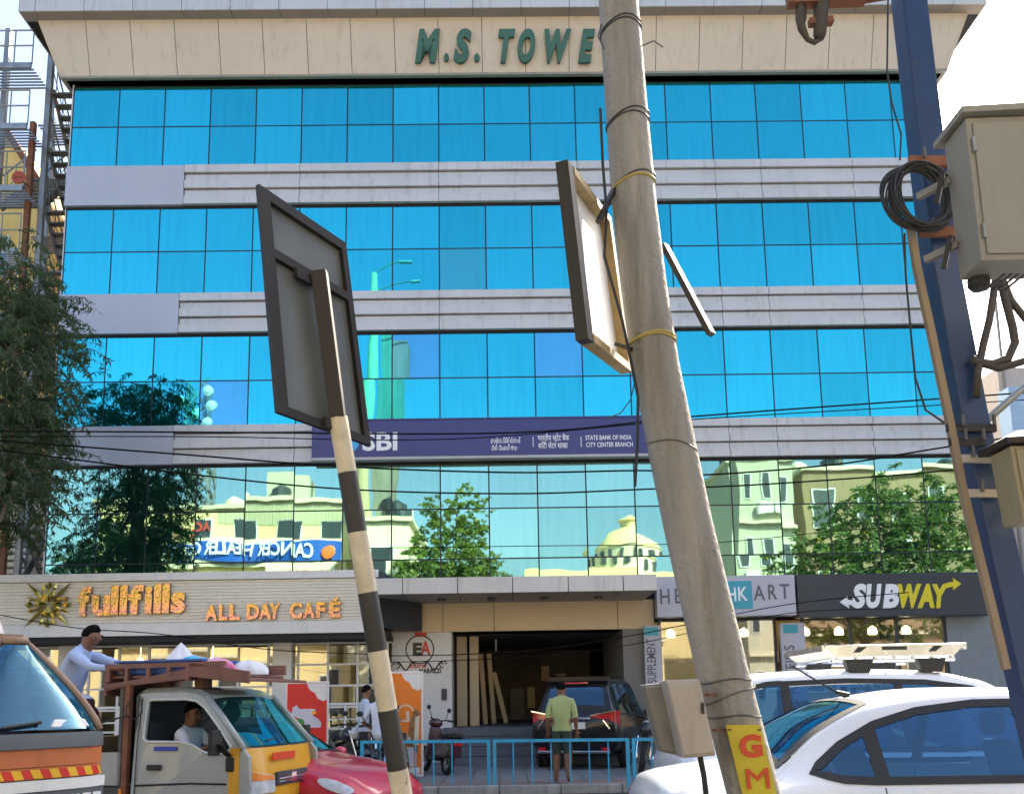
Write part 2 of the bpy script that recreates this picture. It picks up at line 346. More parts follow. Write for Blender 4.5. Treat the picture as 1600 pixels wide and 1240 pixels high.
# ================================================================ signs and shop fronts on the ground floor
m_cream = mat('cream_panel', (0.62, 0.50, 0.33), 0.5, var=0.07, scale=1.0, dirt=0.1)
m_wpaint = mat('white_paint', (0.74, 0.74, 0.73), 0.5, var=0.05, scale=2.0, dirt=0.2)
m_rib = mat('ribbed_white_sheet', (0.74, 0.71, 0.64), 0.45, metal=0.1, var=0.06, scale=1, dirt=0.15)
m_navy = mat('navy_sign_face', (0.045, 0.05, 0.19), 0.35, var=0.05, scale=1)
m_lwhite = mat('white_letter', (0.85, 0.86, 0.88), 0.4, var=0.03)
m_sky = mat('light_blue_logo', (0.05, 0.42, 0.80), 0.4, var=0.03)
m_gold = mat('gold_mirror_letter', (0.40, 0.34, 0.02), 0.10, metal=1.0, c2=(0.70, 0.26, 0.36), scale=2.6, bump=1.0, bscale=11, mid=.46)  # pink noise patches paint in the pink reflections seen in the gold
m_golds = mat('gold_mirror', (0.75, 0.55, 0.12), 0.14, metal=1.0, var=0.3, scale=8, bump=0.5, bscale=9)
m_greyp = mat('grey_sign_face', (0.48, 0.48, 0.55), 0.45, var=0.04, scale=1, dirt=0.1)
m_teal = mat('teal_square', (0.03, 0.34, 0.46), 0.4, var=0.04)
m_char = mat('charcoal_sign_face', (0.035, 0.042, 0.055), 0.4, var=0.1, scale=1)
m_yel = mat('yellow_letter', (0.72, 0.60, 0.02), 0.4, var=0.05)
m_ltext = mat('dark_grey_letter', (0.11, 0.11, 0.14), 0.5, var=0.05)
def avz(*pts): return sum(p.z for p in pts)/len(pts)

# ---- bank sign
Y = -0.40
x0, x1 = onY(487, 690, Y).x, onY(1058, 690, Y).x
zt, zb_ = B3-0.03, T4+0.10
sb = thing('bank_sign', 'long navy blue bank sign board fixed on the lowest grey band', 'sign', ((x0+x1)/2, Y, zb_))
q = MB(); q.bb(x0, x1, Y, -0.17, zb_, zt); q.build('board', m_navy, sb, bevel=0.01, world=True)
q = MB(); q.bb(x0-.01, x1+.01, Y-0.012, -0.17, zb_-0.07, zb_-0.004); q.build('lower_trim', mat('pale_trim', (0.45, 0.45, 0.47), 0.5), sb, world=True)
q = MB(); q.bb(x0-.01, x1+.01, Y-0.008, -0.17, zt+0.003, zt+0.04); q.build('upper_trim', m_navy, sb, world=True)
F = lambda px, py: face_frame(onY(px, py, Y-0.004))
text_obj('lettering', text_mesh('SBI', 0.62, 0.01, 0, 0.018, width=53/62.0), m_lwhite, sb, F(566, 703))
lg = MB(); lc = onY(543, 690, Y-0.006)
ring = [(lc.x+0.28*math.cos(a), lc.z+0.28*math.sin(a)) for a in [R(-82+i*344/40) for i in range(41)]]
inn = [(lc.x+0.05, lc.z-0.275), (lc.x+0.025, lc.z-0.06)]
lg.prism([(lc.x+0.02, lc.z-0.28)]+ring[1:-1]+[(lc.x-0.02, lc.z-0.28), (lc.x-0.022, lc.z-0.08), (lc.x-0.05, lc.z+0.0), (lc.x, lc.z+0.06), (lc.x+0.05, lc.z+0.0), (lc.x+0.022, lc.z-0.08)], lambda u, v, t: (u, t, v), Y-0.012, Y-0.002)
lg.build('logo', m_sky, sb, world=True)
for tx, px, py, sz, wd in (('భారతీయ స్టేట్ బ్యాంక్', 767, 692, .17, 45), ('సిటీ సెంటర్ శాఖ', 768, 703, .17, 39), ('भारतीय स्टेट बैंक', 840, 688, .19, 48), ('सिटी सेंटर शाखा', 841, 700, .19, 45),
                       ('STATE BANK OF INDIA', 915, 687, .16, 70), ('CITY CENTER BRANCH', 916, 698, .16, 71)):
    text_obj('lettering', text_mesh(tx, sz, 0.003, 0, 0.002, width=wd/62.0), m_lwhite, sb, F(px, py))
for px in (833, 908):
    q = MB(); p = onY(px, 690, Y); q.bb(p.x-.008, p.x+.008, Y-.008, Y-.001, p.z-.13, p.z+.13); q.build('divider', m_lwhite, sb, world=True)

# ---- cafe sign box with ribbed front
Y = -1.7
xr = onY(588, 930, Y).x; xl = -6.5
za, zb2, zc, zd = avz(onY(300, 894, Y)), avz(onY(300, 906, Y)), avz(onY(300, 972, Y)), avz(onY(300, 991, Y))
cs = thing('cafe_sign', 'wide cafe sign box with ribbed white front and gold letters', 'sign', ((xl+xr)/2, Y, zd))
q = MB(); q.bb(xl, xr+0.05, Y-0.06, -0.05, zb2, za); q.build('top_band', m_wpaint, cs, bevel=0.01, world=True)
q = MB(); nr = 13
prof = []
for k in range(nr):
    z0 = zc+(zb2-zc)*k/nr; h = (zb2-zc)/nr
    prof += [(0.0, z0+h*0.08), (-0.022, z0+h*0.22), (-0.022, z0+h*0.80), (0.0, z0+h*0.94)]
q.add([(x, Y+0.02+y, z) for x in (xl, 2.4, 2.402, xr) for y, z in prof], [(s*len(prof)+i, (s+1)*len(prof)+i, (s+1)*len(prof)+i+1, s*len(prof)+i+1) for s in (0, 2) for i in range(len(prof)-1)])
q.build('ribbed_panel', m_rib, cs, world=True)
q = MB(); q.bb(xl, xr, Y+0.03, -0.05, zd, zb2-0.003); q.build('box_body', m_rib, cs, world=True)
q = MB(); q.bb(xl, xr+0.02, Y-0.03, Y+0.028, zd-0.01, zc); q.build('bottom_band', m_wpaint, cs, bevel=0.01, world=True)
q = MB(); q.hexa([(xr+0.06, Y, zd+.1), (xr+0.06, -0.06, zd+.1), (xr+0.06, -0.06, za+.02), (xr+0.06, Y, za-.02)], [(xr+0.9, -0.5, zd+.1), (xr+0.9, -0.06, zd+.1), (xr+0.9, -0.06, za-.30), (xr+0.9, -.5, za-.30)]); q.build('side_wedge', m_char, cs, world=True)
F = lambda px, py, dy=0.0: face_frame(onY(px, py, Y-0.03-dy), (1, 0, 0))
X = 122
for ch, px, wpx in zip('fullfills', (121, 143, 173, 187, 200, 226, 240, 253, 267), (19, 27, 11, 11, 22, 11, 11, 11, 21)):
    text_obj('letter', text_mesh(ch, 0.86, 0.03, 0, 0.035, bev=0.006, width=wpx*1.02/66), m_gold, cs, F(px, 960-0.035*(px-120), 0.03))
for ch, px, wpx in (('A', 320, 19), ('L', 342, 13), ('L', 358, 16), ('D', 385, 19), ('A', 404, 19), ('Y', 420, 17), ('C', 452, 19), ('A', 473, 18), ('F', 494, 14), ('É', 514, 17)):
    text_obj('letter', text_mesh(ch, 0.46, 0.025, 0, 0.02, bev=0.005, width=wpx/66), m_gold, cs, F(px, 968-0.027*(px-320), 0.03))
em = MB(); ec = onY(75, 944, Y-0.07); MX = Matrix.Translation(ec)
def gem(a, r0_, r1_, wd):
    u = Vector((math.cos(a), 0, math.sin(a))); n = Vector((-math.sin(a), 0, math.cos(a)))
    for s in (-1, 1):
        em.add([u*r0_, u*(r0_+r1_)/2+n*wd*s, u*r1_, u*(r0_+r1_)/2+Vector((0, -0.05, 0))], [(0, 1, 3), (1, 2, 3)], 0, MX)
for k in range(4): gem(R(45+90*k), 0.03, 0.72, 0.055)
for k in range(4): gem(R(90*k), 0.02, 0.34, 0.09); gem(R(90*k), 0.32, 0.52, 0.09)
for k in range(8): gem(R(22.5+45*k), 0.10, 0.36, 0.06)
for k in range(4):
    for s in (-1, 1): a = R(90*k+s*19); gem(a, 0.3, 0.5, 0.05)
em.build('emblem', m_golds, cs, world=True, fix=False)

# ---- clear shop glass
def shop_glass(name, tint=(0.75, 0.8, 0.78)):
    m = bpy.data.materials.new(name); m.use_nodes = True; n = m.node_tree.nodes; l = m.node_tree.links; n.remove(n['Principled BSDF'])
    t = n.new('ShaderNodeBsdfTransparent'); t.inputs[0].default_value = (*tint, 1); g = n.new('ShaderNodeBsdfGlossy'); g.inputs['Roughness'].default_value = 0.02; g.inputs[0].default_value = (0.9, 0.92, 0.9, 1)
    fr = n.new('ShaderNodeFresnel'); fr.inputs[0].default_value = 1.7
    a = n.new('ShaderNodeMath'); a.operation = 'ADD'; a.inputs[1].default_value = 0.16; l.new(fr.outputs[0], a.inputs[0])
    mx = n.new('ShaderNodeMixShader'); l.new(a.outputs[0], mx.inputs[0]); l.new(t.outputs[0], mx.inputs[1]); l.new(g.outputs[0], mx.inputs[2]); l.new(mx.outputs[0], n['Material Output'].inputs[0])
    return m
m_shop = shop_glass('shop_window_glass', (0.62, 0.66, 0.62))
m_warm = mat('warm_interior', (0.55, 0.42, 0.20), 0.7, var=0.25, scale=2.0)
m_wood = mat('brown_wood', (0.16, 0.085, 0.045), 0.55, var=0.3, scale=5, streak=True)
m_lampw = mat('warm_lamp', (1.0, 0.72, 0.35), 0.5, var=0.02, emit=6.0)

# ---- cafe front: white grid of window bars, a pier, warm room behind
Yc = -0.55; PZ = 0.45
cf = thing('cafe_shopfront', 'cafe window wall with white square grid bars under the ribbed sign', 'shop', (3.5, Yc, 0.1))
xA, xB = -5.5, onY(612, 1050, Yc).x
zT = zd-0.12
q = MB(); q.bb(xA, xB, Yc-0.10, 0.85, 0.1, PZ); q.build('plinth', m_kerb, cf, world=True)
q = MB(); q.bb(xA, xB, -1.65, 0.0, zT-0.02, zd-0.002); q.build('soffit', m_dark, cf, world=True)
nxx = 20; nzz = 5; dx = (xB-0.1-xA)/nxx; dz = (zT-0.04-PZ)/nzz
pg = MB(); pg.box((0, 0, 0), (dx-0.045, 0.01, dz-0.045)); pgm = pg.mesh('window_pane', [m_shop])
for i in range(nxx):
    for j in range(nzz): link('window_pane', pgm, cf, M=Matrix.Translation((xA+(i+.5)*dx, Yc, PZ+(j+.5)*dz)) @ Euler((random.gauss(0, .004), 0, random.gauss(0, .004))).to_matrix().to_4x4(), world=True)
q = MB(); q.box((0, 0, 0), (0.05, 0.06, zT-PZ)); vb = q.mesh('window_bar', [m_wpaint])
q = MB(); q.box((0, 0, 0), (xB-xA, 0.045, 0.045)); hb = q.mesh('window_bar', [m_wpaint])
for i in range(nxx+1): link('window_bar', vb, cf, M=Matrix.Translation((xA+i*dx, Yc, (zT+PZ)/2)), world=True)
for j in range(nzz+1): link('window_bar', hb, cf, M=Matrix.Translation(((xA+xB)/2, Yc, PZ+j*dz)), world=True)
p = onY(443, 1030, Yc-0.06); q = MB(); q.bb(p.x-0.22, p.x+0.22, Yc-0.2, Yc-.03, 1.3, zT); q.build('pier', m_wpaint, cf, world=True, bevel=0.01)
p = onY(110, 1030, Yc-0.06); q = MB(); q.bb(p.x-0.22, p.x+0.22, Yc-0.2, Yc-.03, 0.4, zT); q.build('pier', m_wpaint, cf, world=True, bevel=0.01)
q = MB(); q.add([(xA, 0.84, PZ), (xB, 0.84, PZ), (xB, 0.84, zT), (xA, 0.84, zT)], [(0, 1, 2, 3)]); q.build('room_wall', m_warm, cf, world=True)
q = MB()
for k in range(26):
    X = random.uniform(xA+.2, xB-.3); zz = random.choice((0.9, 1.5, 2.1, 2.6)); hh = random.uniform(.15, .5); q.bb(X, X+random.uniform(.12, .5), 0.5, 0.8, zz, zz+hh, random.randrange(4))
q.build('shelf_goods', [m_wood, mat('shelf_green', (0.08, 0.14, 0.05), 0.6), mat('shelf_dark', (0.03, 0.02, 0.02), 0.6), mat('shelf_red', (0.4, 0.06, 0.05), 0.6)], cf, world=True)
for k in range(7):
    q = MB(); q.ball((xA+0.8+k*1.75, 0.25, zT-0.35), 0.09, 8); q.tube([(xA+0.8+k*1.75, 0.25, zT-0.28), (xA+0.8+k*1.75, 0.25, zT)], 0.008, 5); q.build('pendant_lamp', m_lampw, cf, world=True, smooth=True)  # pendants added to light the cafe room, no such lamps known there
# climbing plant painted on / beside the pier
# ---- white railing in front of the cafe
Yr = -2.2; rl = thing('white_railing', 'white tube railing before the cafe windows behind the red poster', 'railing', (4.5, Yr, 0.1))
xa, xb = onY(150, 1120, Yr).x, onY(575, 1120, Yr).x
zr = avz(onY(480, 1100, Yr))
q = MB(); q.bar((xa, Yr, zr), (xb, Yr, zr), 0.05); q.build('top_rail', m_wpaint, rl, world=True)
for k in range(2): q = MB(); q.bar((xa, Yr, zr-0.32-0.35*k), (xb, Yr, zr-0.32-.35*k), 0.035); q.build('rail', m_wpaint, rl, world=True)
for k in range(13):
    X = xa+(xb-xa)*k/12; q = MB(); q.bar((X, Yr, 0.1), (X, Yr, zr-0.03), 0.045); q.build('post', m_wpaint, rl, world=True)

# ---- entrance portal
ep = thing('entrance_portal', 'cream panelled entrance portal with grey canopy and dark open hall', 'building entrance', (11.0, -0.3, 0.1))
Yk = -2.3
xk0, xk1 = onY(586, 915, Yk).x, onY(1027, 915, Yk).x; zk1, zk0 = avz(onY(806, 900, Yk)), avz(onY(806, 925, Yk))
edges = [xk0]+[onY(v, 915, Yk).x for v in (629, 715, 801, 888, 974)]+[xk1]
for a, c in zip(edges[:-1], edges[1:]):
    q = MB(); q.bb(a+.008, c-.008, Yk, Yk+.03, zk0, zk1); q.build('canopy_panel', m_clad, ep, bevel=0.006, world=True)
    q = MB(); q.bb(a+.008, c-.008, Yk+.033, -0.1, zk0+.002, zk0+.03); q.build('soffit_panel', mat('soffit_beige', (0.42, 0.37, 0.31), 0.5, var=0.05), ep, world=True)
q = MB(); q.bb(xk0+.01, xk1-.01, Yk+.035, -0.06, zk0+.034, zk1-.01); q.build('canopy_core', m_dark, ep, world=True)
for px in (690, 768, 850, 935):
    p = onY(px, 930, -1.3); q = MB(); q.lathe([(0.07, 0), (0.10, 0.0), (0.10, 0.06), (0.07, 0.06)], 12, M=Matrix.Translation((p.x, -1.3, zk0-.05))); q.build('downlight', m_char, ep, world=True)
Yw = -0.32; zw1 = zk0+0.02; zw0 = avz(onY(800, 985, Yw)); 
ej = [onY(v, 960, Yw).x for v in (596, 610, 692, 772, 965, 1022)]
for a, c in zip(ej[:-1], ej[1:]):
    q = MB(); q.bb(a+.007, c-.007, Yw, Yw+.04, zw0, zw1); q.build('wall_panel', m_cream, ep, bevel=0.005, world=True)
q = MB(); q.bb(ej[0], ej[-1], Yw+.045, 0.05, zw0+.01, zk1-.05); q.build('panel_core', m_dark, ep, world=True)
wx0, wx1 = onY(612, 1050, Yw).x, onY(706, 1050, Yw).x; ZP = 0.92
m_graf = mat('white_wall_with_print', (0.70, 0.70, 0.70), 0.6, c2=(0.55, 0.55, 0.56), scale=14, mid=0.38)
q = MB(); q.bb(wx0, wx1, Yw+.02, 0.5, 0.1, zw0-.004); q.build('white_wall', m_graf, ep, world=True)
m_red = mat('red_print', (0.62, 0.05, 0.03), 0.5); m_blk = mat('black_print', (0.03, 0.03, 0.03), 0.5)
F = lambda px, py: face_frame(onY(px, py, Yw+.014))
text_obj('logo_letter', text_mesh('E', 0.38, 0.003, 0, 0.02, width=.22), m_blk, ep, F(645, 1022))
text_obj('logo_letter', text_mesh('A', 0.44, 0.003, 0, 0.015, width=.24), m_red, ep, F(657, 1022))
text_obj('lettering', text_mesh('MARAZZI', 0.15, 0.002, 0, 0.006, width=.52), m_blk, ep, F(655, 1051))
text_obj('lettering', text_mesh('Euro', 0.17, 0.002, 0.2, 0.004, width=.4), m_red, ep, F(640, 1043))
c0 = onY(656, 1014, Yw+.012); q = MB(); q.tube([(c0.x+.33*math.cos(a), Yw+.012, c0.z+.33*math.sin(a)) for a in [2*math.pi*i/28 for i in range(29)]], 0.014, 4, cap=False)
for s in (-1, 1):
    q.tube([(c0.x+s*(0.1+.45*t), Yw+.012, c0.z-.40+.09*math.sin(t*9)) for t in [i/14 for i in range(15)]], 0.016, 4)
    q.tube([(c0.x+s*(0.55+.08*math.cos(a)), Yw+.012, c0.z-.36+.08*math.sin(a)) for a in [i*0.6 for i in range(9)]], 0.014, 4)
q.build('emblem', m_blk, ep, world=True)
q = MB(); c1 = c0+Vector((0.02, 0, .30)); q.prism([(c1.x-.13, c1.z), (c1.x+.13, c1.z), (c1.x+.16, c1.z+.17), (c1.x+.07, c1.z+.09), (c1.x, c1.z+.2), (c1.x-.07, c1.z+.09), (c1.x-.16, c1.z+.17)], lambda u, v, t: (u, t, v), Yw+.006, Yw+.016); q.build('crown', m_red, ep, world=True)
p = onY(694, 1084, Yw); q = MB(); q.bb(p.x-.06, p.x+.06, Yw-.03, Yw+.02, p.z-.13, p.z+.13); q.build('meter_box', m_char, ep, world=True)
p = onY(620, 970, Yw-.03); q = MB(); q.bb(p.x-.07, p.x+.07, Yw-.06, Yw, p.z-.07, p.z+.07); q.build('fire_bell', mat('bell_red', (0.3, 0.03, 0.02), 0.5), ep, world=True)
rx = onY(975, 1050, Yw).x; rx2 = onY(1006, 1050, Yw).x
m_pier = mat('grey_pier', (0.20, 0.195, 0.19), 0.6, var=0.1, dirt=0.2)
q = MB(); q.bb(rx, rx2+.1, Yw+.02, 4.0, 0.1, zw0-.004); q.build('pier', m_pier, ep, world=True)
# steps and raised hall floor
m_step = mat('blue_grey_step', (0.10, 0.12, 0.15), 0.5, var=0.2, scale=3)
for k in range(4):
    q = MB(); q.bb(wx1-.2, rx2+.6, -1.7+0.34*k, 0.6, 0.1+k*0.205+.002, 0.1+(k+1)*0.205); q.build('step', m_step, ep, bevel=0.01, world=True)
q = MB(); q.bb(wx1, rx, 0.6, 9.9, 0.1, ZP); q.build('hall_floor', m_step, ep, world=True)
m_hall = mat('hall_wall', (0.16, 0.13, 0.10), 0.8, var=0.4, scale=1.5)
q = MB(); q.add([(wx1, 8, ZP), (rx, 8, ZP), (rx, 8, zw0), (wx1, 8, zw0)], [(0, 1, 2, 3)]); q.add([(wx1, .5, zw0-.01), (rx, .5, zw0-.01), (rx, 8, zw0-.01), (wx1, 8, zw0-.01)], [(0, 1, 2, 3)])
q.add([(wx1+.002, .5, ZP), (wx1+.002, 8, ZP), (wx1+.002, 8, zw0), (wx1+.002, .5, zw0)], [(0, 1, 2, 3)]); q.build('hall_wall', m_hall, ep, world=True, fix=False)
for px, wpx in ((722, 16), (741, 14)):
    p = onY(px, 1050, 1.0); q = MB(); q.bb(p.x-wpx/126, p.x+wpx/126, 0.9+.002*px/100, 1.3, ZP, zw0-.03); q.build('hall_pillar', m_cream, ep, world=True)
for (ax, ay, bx, by, YY) in ((751, 1020, 759, 1120, 2.5), (764, 1020, 772, 1120, 3.0), (772, 1050, 791, 1118, 3.2)):
    q = MB(); a = onY(ax, ay, YY); c = onY(bx, by, YY); c.z = ZP; q.bar(a, c, 0.12); q.build('leaning_plank', m_cream, ep, world=True)
for (a, c_, y0_, y1_) in ((797, 819, 1075, 1123), (846, 858, 1040, 1063), (868, 884, 1052, 1056), (824, 836, 1073, 1105)):
    A = onY(a, y0_, 7.8); C = onY(c_, y1_, 7.8); q = MB(); q.bb(A.x, C.x, 7.7, 7.9, max(C.z, ZP), A.z); q.build('hall_fitting', m_char if a == 797 else m_cream, ep, world=True)
q = MB(); p = onY(775, 1008, 2.5); q.bar(p+Vector((0, 0, -.15)), p+Vector((0, 0, .2)), 0.05); q.build('tube_lamp', mat('tube_white', (0.7, 0.75, 0.75), 0.4), ep, world=True)

# ---- shop fronts at the right
def shop_front(label, pxa, pxb, Yq, lamps):
    s = thing('glazed_shop', label, 'shop', (onY((pxa+pxb)/2, 1050, Yq).x, Yq, 0.1))
    a, c = onY(pxa, 1050, Yq).x, onY(pxb, 1050, Yq).x; top = 3.62; k = max(2, round((c-a)/1.25)); d = (c-a)/k
    for i in range(k):
        q = MB(); q.box((0, 0, 0), (d-.05, .012, top-.45)); link('window_pane', q.mesh('window_pane', [m_shop]), s, M=Matrix.Translation((a+(i+.5)*d, Yq, (top+.45)/2)) @ Euler((0, 0, random.gauss(0, .01))).to_matrix().to_4x4(), world=True)
    for i in range(k+1): q = MB(); q.bb(a+i*d-.03, a+i*d+.03, Yq-.04, Yq+.04, .45, top); q.build('window_post', m_char, s, world=True)
    q = MB(); q.bb(a, c, Yq-.05, Yq+.05, top, top+.1); q.build('head_rail', m_char, s, world=True)
    q = MB(); q.bb(a, c, Yq-.06, Yq+.1, 0.1, .45); q.build('plinth', m_kerb, s, world=True)
    q = MB(); q.add([(a, 3.4, .2), (c, 3.4, .2), (c, 3.4, top), (a, 3.4, top)], [(0, 1, 2, 3)]); q.add([(a, Yq, .3), (c, Yq, .3), (c, 3.4, .3), (a, 3.4, .3)], [(0, 1, 2, 3)]); q.build('room_wall', m_warm, s, world=True, fix=False)
    q = MB()
    for j in range(3):
        q.bb(a+.1, c-.1, 2.9, 3.3, 0.9+j*.75, .95+j*.75, 0)
        for i in range(int((c-a)/.28)): h = random.uniform(.15, .45); q.bb(a+.2+i*.28, a+.38+i*.28, 2.95, 3.2, .95+j*.75, .95+j*.75+h, random.randrange(1, 4))
    q.build('shelves', [m_wood, m_char, m_wpaint, mat('shelf_green', (0.08, 0.14, 0.05), 0.6)], s, world=True)
    for i in range(lamps):
        X = a+(i+.5)*(c-a)/lamps; q = MB(); q.lathe([(.02, .18), (.10, .12), (.12, 0), (.10, -.04)], 12, M=Matrix.Translation((X, 0.8, 3.05))); q.build('pendant_lamp', m_lampw, s, world=True, smooth=True)
        q = MB(); q.tube([(X, .8, 3.2), (X, .8, top)], .008, 5); q.build('lamp_cord', m_char, s, world=True)
    return s
shop_front('supplement shop window between the two vertical lettered signs', 1033, 1214, -0.25, 3)
shop_front('sandwich shop window under the charcoal sign', 1258, 1480, -0.26, 4)
q = MB(); a, c = onY(1484, 1050, -.3).x, onY(1560, 1050, -.3).x; q.bb(a, BW+.6, -.34, 2, .1, 4.4); o = q.build('end_pier', mat('blue_grey_wall', (0.22, 0.25, 0.27), 0.6, var=0.1, dirt=0.2), tower, world=True)

def sign_board(name, label, pts, Yq, m, th=0.35):
    z1 = (pts[1]); 
    a, c = onY(pts[0], 930, Yq).x, onY(pts[1], 930, Yq).x; zt, zb_ = onY((pts[0]+pts[1])/2, pts[2], Yq).z, onY((pts[0]+pts[1])/2, pts[3], Yq).z
    s = thing(name, label, 'sign', ((a+c)/2, Yq, zb_)); q = MB(); q.bb(a, c, Yq, Yq+th, zb_, zt); q.build('board', m, s, bevel=.01, world=True)
    q = MB(); q.bb(a+.1, c-.1, Yq+th*.9, -.05, zb_+.2, zt-.1); q.build('bracket', m_char, s, world=True)
    return s, a, c, zb_, zt
Yh = -0.95
hs, a, c, zb_, zt = sign_board('shop_sign', 'pale grey shop sign with a teal square, behind the concrete pole', (1026, 1243, 899, 962), Yh, m_greyp)
F = lambda px, py: face_frame(onY(px, py, Yh-.004))
for ch, px, wd in (('H', 1032, 14), ('E', 1055, 11), ('A', 1074, 16), ('L', 1098, 10), ('T', 1115, 13)): text_obj('letter', text_mesh(ch, .50, .004, 0, .004, width=wd/64), m_ltext, hs, F(px, 943-.05*(px-1032)))
pa = onY(1132, 951, Yh); pb_ = onY(1174, 907, Yh); q = MB(); q.bb(pa.x, pb_.x, Yh-.012, Yh-.002, pa.z, pb_.z); q.build('teal_square', m_teal, hs, world=True)
for ch, px, wd in (('H', 1137, 13), ('K', 1154, 14)): text_obj('letter', text_mesh(ch, .46, .004, 0, .006, width=wd/64), m_lwhite, hs, face_frame(onY(px, 938.5-.05*(px-1137), Yh-.016)))
for ch, px, wd in (('A', 1178, 17), ('R', 1201, 13), ('T', 1219, 15)): text_obj('letter', text_mesh(ch, .50, .004, 0, .004, width=wd/64), m_ltext, hs, F(px, 937-.05*(px-1178)))
Ys = -0.75
ss, a, c, zb_, zt = sign_board('shop_sign', 'charcoal shop sign with white and yellow italic letters and arrows', (1246, 1548, 895, 962), Ys, m_char)
F = lambda px, py: face_frame(onY(px, py, Ys-.004))
for ch, px, wd, mm in (('S', 1331, 24, m_lwhite), ('U', 1354, 25, m_lwhite), ('B', 1379, 26, m_lwhite), ('W', 1405, 36, m_yel), ('A', 1433, 26, m_yel), ('Y', 1459, 25, m_yel)):
    text_obj('letter', text_mesh(ch, .72, .012, .25, .04, width=wd/64), mm, ss, F(px, 947))
def arrow(px, py, s, mm):
    p = onY(px, py, Ys); q = MB()
    q.prism([(p.x, p.z+.05), (p.x+s*.20, p.z+.09), (p.x+s*.18, p.z+.17), (p.x+s*.38, p.z+.03), (p.x+s*.16, p.z-.12), (p.x+s*.18, p.z-.03), (p.x, p.z-.07)], lambda u, v, t: (u, t, v), Ys-.02, Ys-.002); q.build('arrow', mm, ss, world=True)
arrow(1477, 914, 1, m_yel); arrow(1337, 942, -1, m_lwhite)
for lab, txt, pxa, pxb, ya, yb, px, py, wd in (('narrow vertical SUPPLEMENT sign at the right of the dark hall', 'SUPPLEMENT', 1004, 1030, 976, 1070, 1026, 1066, 66), ('narrow vertical PROTEINS sign left of the sandwich shop', 'PROTEINS', 1216, 1254, 972, 1095, 1246, 1093, 82)):
    Yv = -0.55; sg, a, c, zb_, zt = sign_board('vertical_sign', lab, (pxa, pxb, ya, yb), Yv, m_greyp, .12)
    M = face_frame(onY(px, py, Yv-.004), (0, 0, 1), (-1, 0, 0))
    text_obj('lettering', text_mesh(txt, .30 if pxa < 1100 else .34, .004, 0, .004, width=wd/64), m_ltext, sg, M)
    pm = onY((pxa+pxb)/2, ya+10, Yv); q = MB(); q.bb(pm.x-.17, pm.x+.17, Yv-.01, Yv-.002, pm.z-.1, pm.z+.1); q.build('teal_square', m_teal, sg, world=True)
# ================================================================ left neighbour, fire escape, trees, far side of the street
m_steel = mat('galvanised_steel', (0.30, 0.32, 0.33), 0.45, metal=0.6, var=0.25, scale=4)
m_dsteel = mat('dark_steel', (0.20, 0.20, 0.19), 0.55, metal=0.4, var=0.3, scale=4)
m_rust = mat('rusty_steel', (0.22, 0.085, 0.045), 0.75, var=0.4, scale=5, bump=0.2)
m_ywall = mat('yellow_wall', (0.80, 0.58, 0.20), 0.8, var=0.1, scale=0.8, dirt=0.2)
m_cwall = mat('cream_wall', (0.66, 0.60, 0.44), 0.8, var=0.1, scale=0.6, dirt=0.3)
nb = thing('neighbour_building', 'yellow rendered building behind the fire escape at the left', 'building', (-7, 9, 0))
q = MB(); q.prism([(-16, 0), (-3.2, 0), (-3.2, 17.4), (-5.2, 20.6), (-16, 21.5)], lambda u, v, t: (u, t, v), 5, 16); q.build('wall', m_ywall, nb, world=True)
q = MB(); q.bar((-3.1, 5, 17.5), (-5.2, 5, 20.75), .2); q.build('roof_edge', m_rust, nb, world=True)
q = MB(); q.bb(-16, -4.6, 4.5, 4.98, 16.1, 16.5); q.build('sunshade', m_cwall, nb, world=True)
for z in (1.6, 5.1, 8.6, 12.1, 14.9):
    for x in (-5.6, -8.2):
        q = MB(); q.bb(x, x+1.3, 4.93, 5.02, z, z+1.4); o = q.build('window', m_wpaint, nb, world=True); q = MB(); q.bb(x+.08, x+1.22, 4.915, 4.928, z+.08, z+1.32); q.build('pane', m_glass_t, o, world=True)
q = MB(); q.bb(-3.1, -0.9, 3.8, 6, 0, 8.7); q.build('stair_core', m_cwall, nb, world=True)

fe = thing('fire_escape', 'grey steel fire escape stair up the left side of the tower', 'staircase', (-1.4, 2, 0.1))
ZL = [0.9+1.75*k for k in range(11)]           # landing levels, every half storey
XR0, XR1, XL0, XL1 = -1.12, -0.28, -2.3, -1.25; YN, YF = 1.0, 2.5
for x, y, m in ((XR0-.06, YN-.06, m_steel), (XL0-.1, YN-.06, m_steel), (XR0-.06, YF+1.0, m_steel), (XL0-.1, YF+1.0, m_steel)):
    q = MB(); q.bar((x, y, 0.1), (x, y, 20.2), 0.14); q.build('column', m, fe, world=True)
q = MB(); q.bar((XR0-.30, YN-.3, 0.1), (XR0-.30, YN-.3, 17.2), 0.13); q.build('rusty_column', m_rust, fe, world=True)
def flight(x0, x1, ya, za, yb, zb_, mm):
    n = 8
    for x in (x0, x1):
        q = MB(); q.bar((x, ya, za), (x, yb, zb_), 0.04, 0.2, upv=(0, 0, 1)); q.build('stringer', mm, fe, world=True)
        q = MB(); q.tube([(x, ya, za+.95), (x, yb, zb_+.95)], 0.025, 6); q.tube([(x, ya, za+.5), (x, yb, zb_+.5)], 0.014, 5)
        for k in range(4): t = (k+.5)/4; y = ya+(yb-ya)*t; z = za+(zb_-za)*t; q.tube([(x, y, z), (x, y, z+.95)], 0.014, 5)
        q.build('handrail', m_steel, fe, world=True)
    for k in range(n):
        t = (k+.5)/n; q = MB(); q.box(((x0+x1)/2, ya+(yb-ya)*t, za+(zb_-za)*t), (x1-x0-.04, .22, .04)); q.build('tread', m_dsteel, fe, world=True)
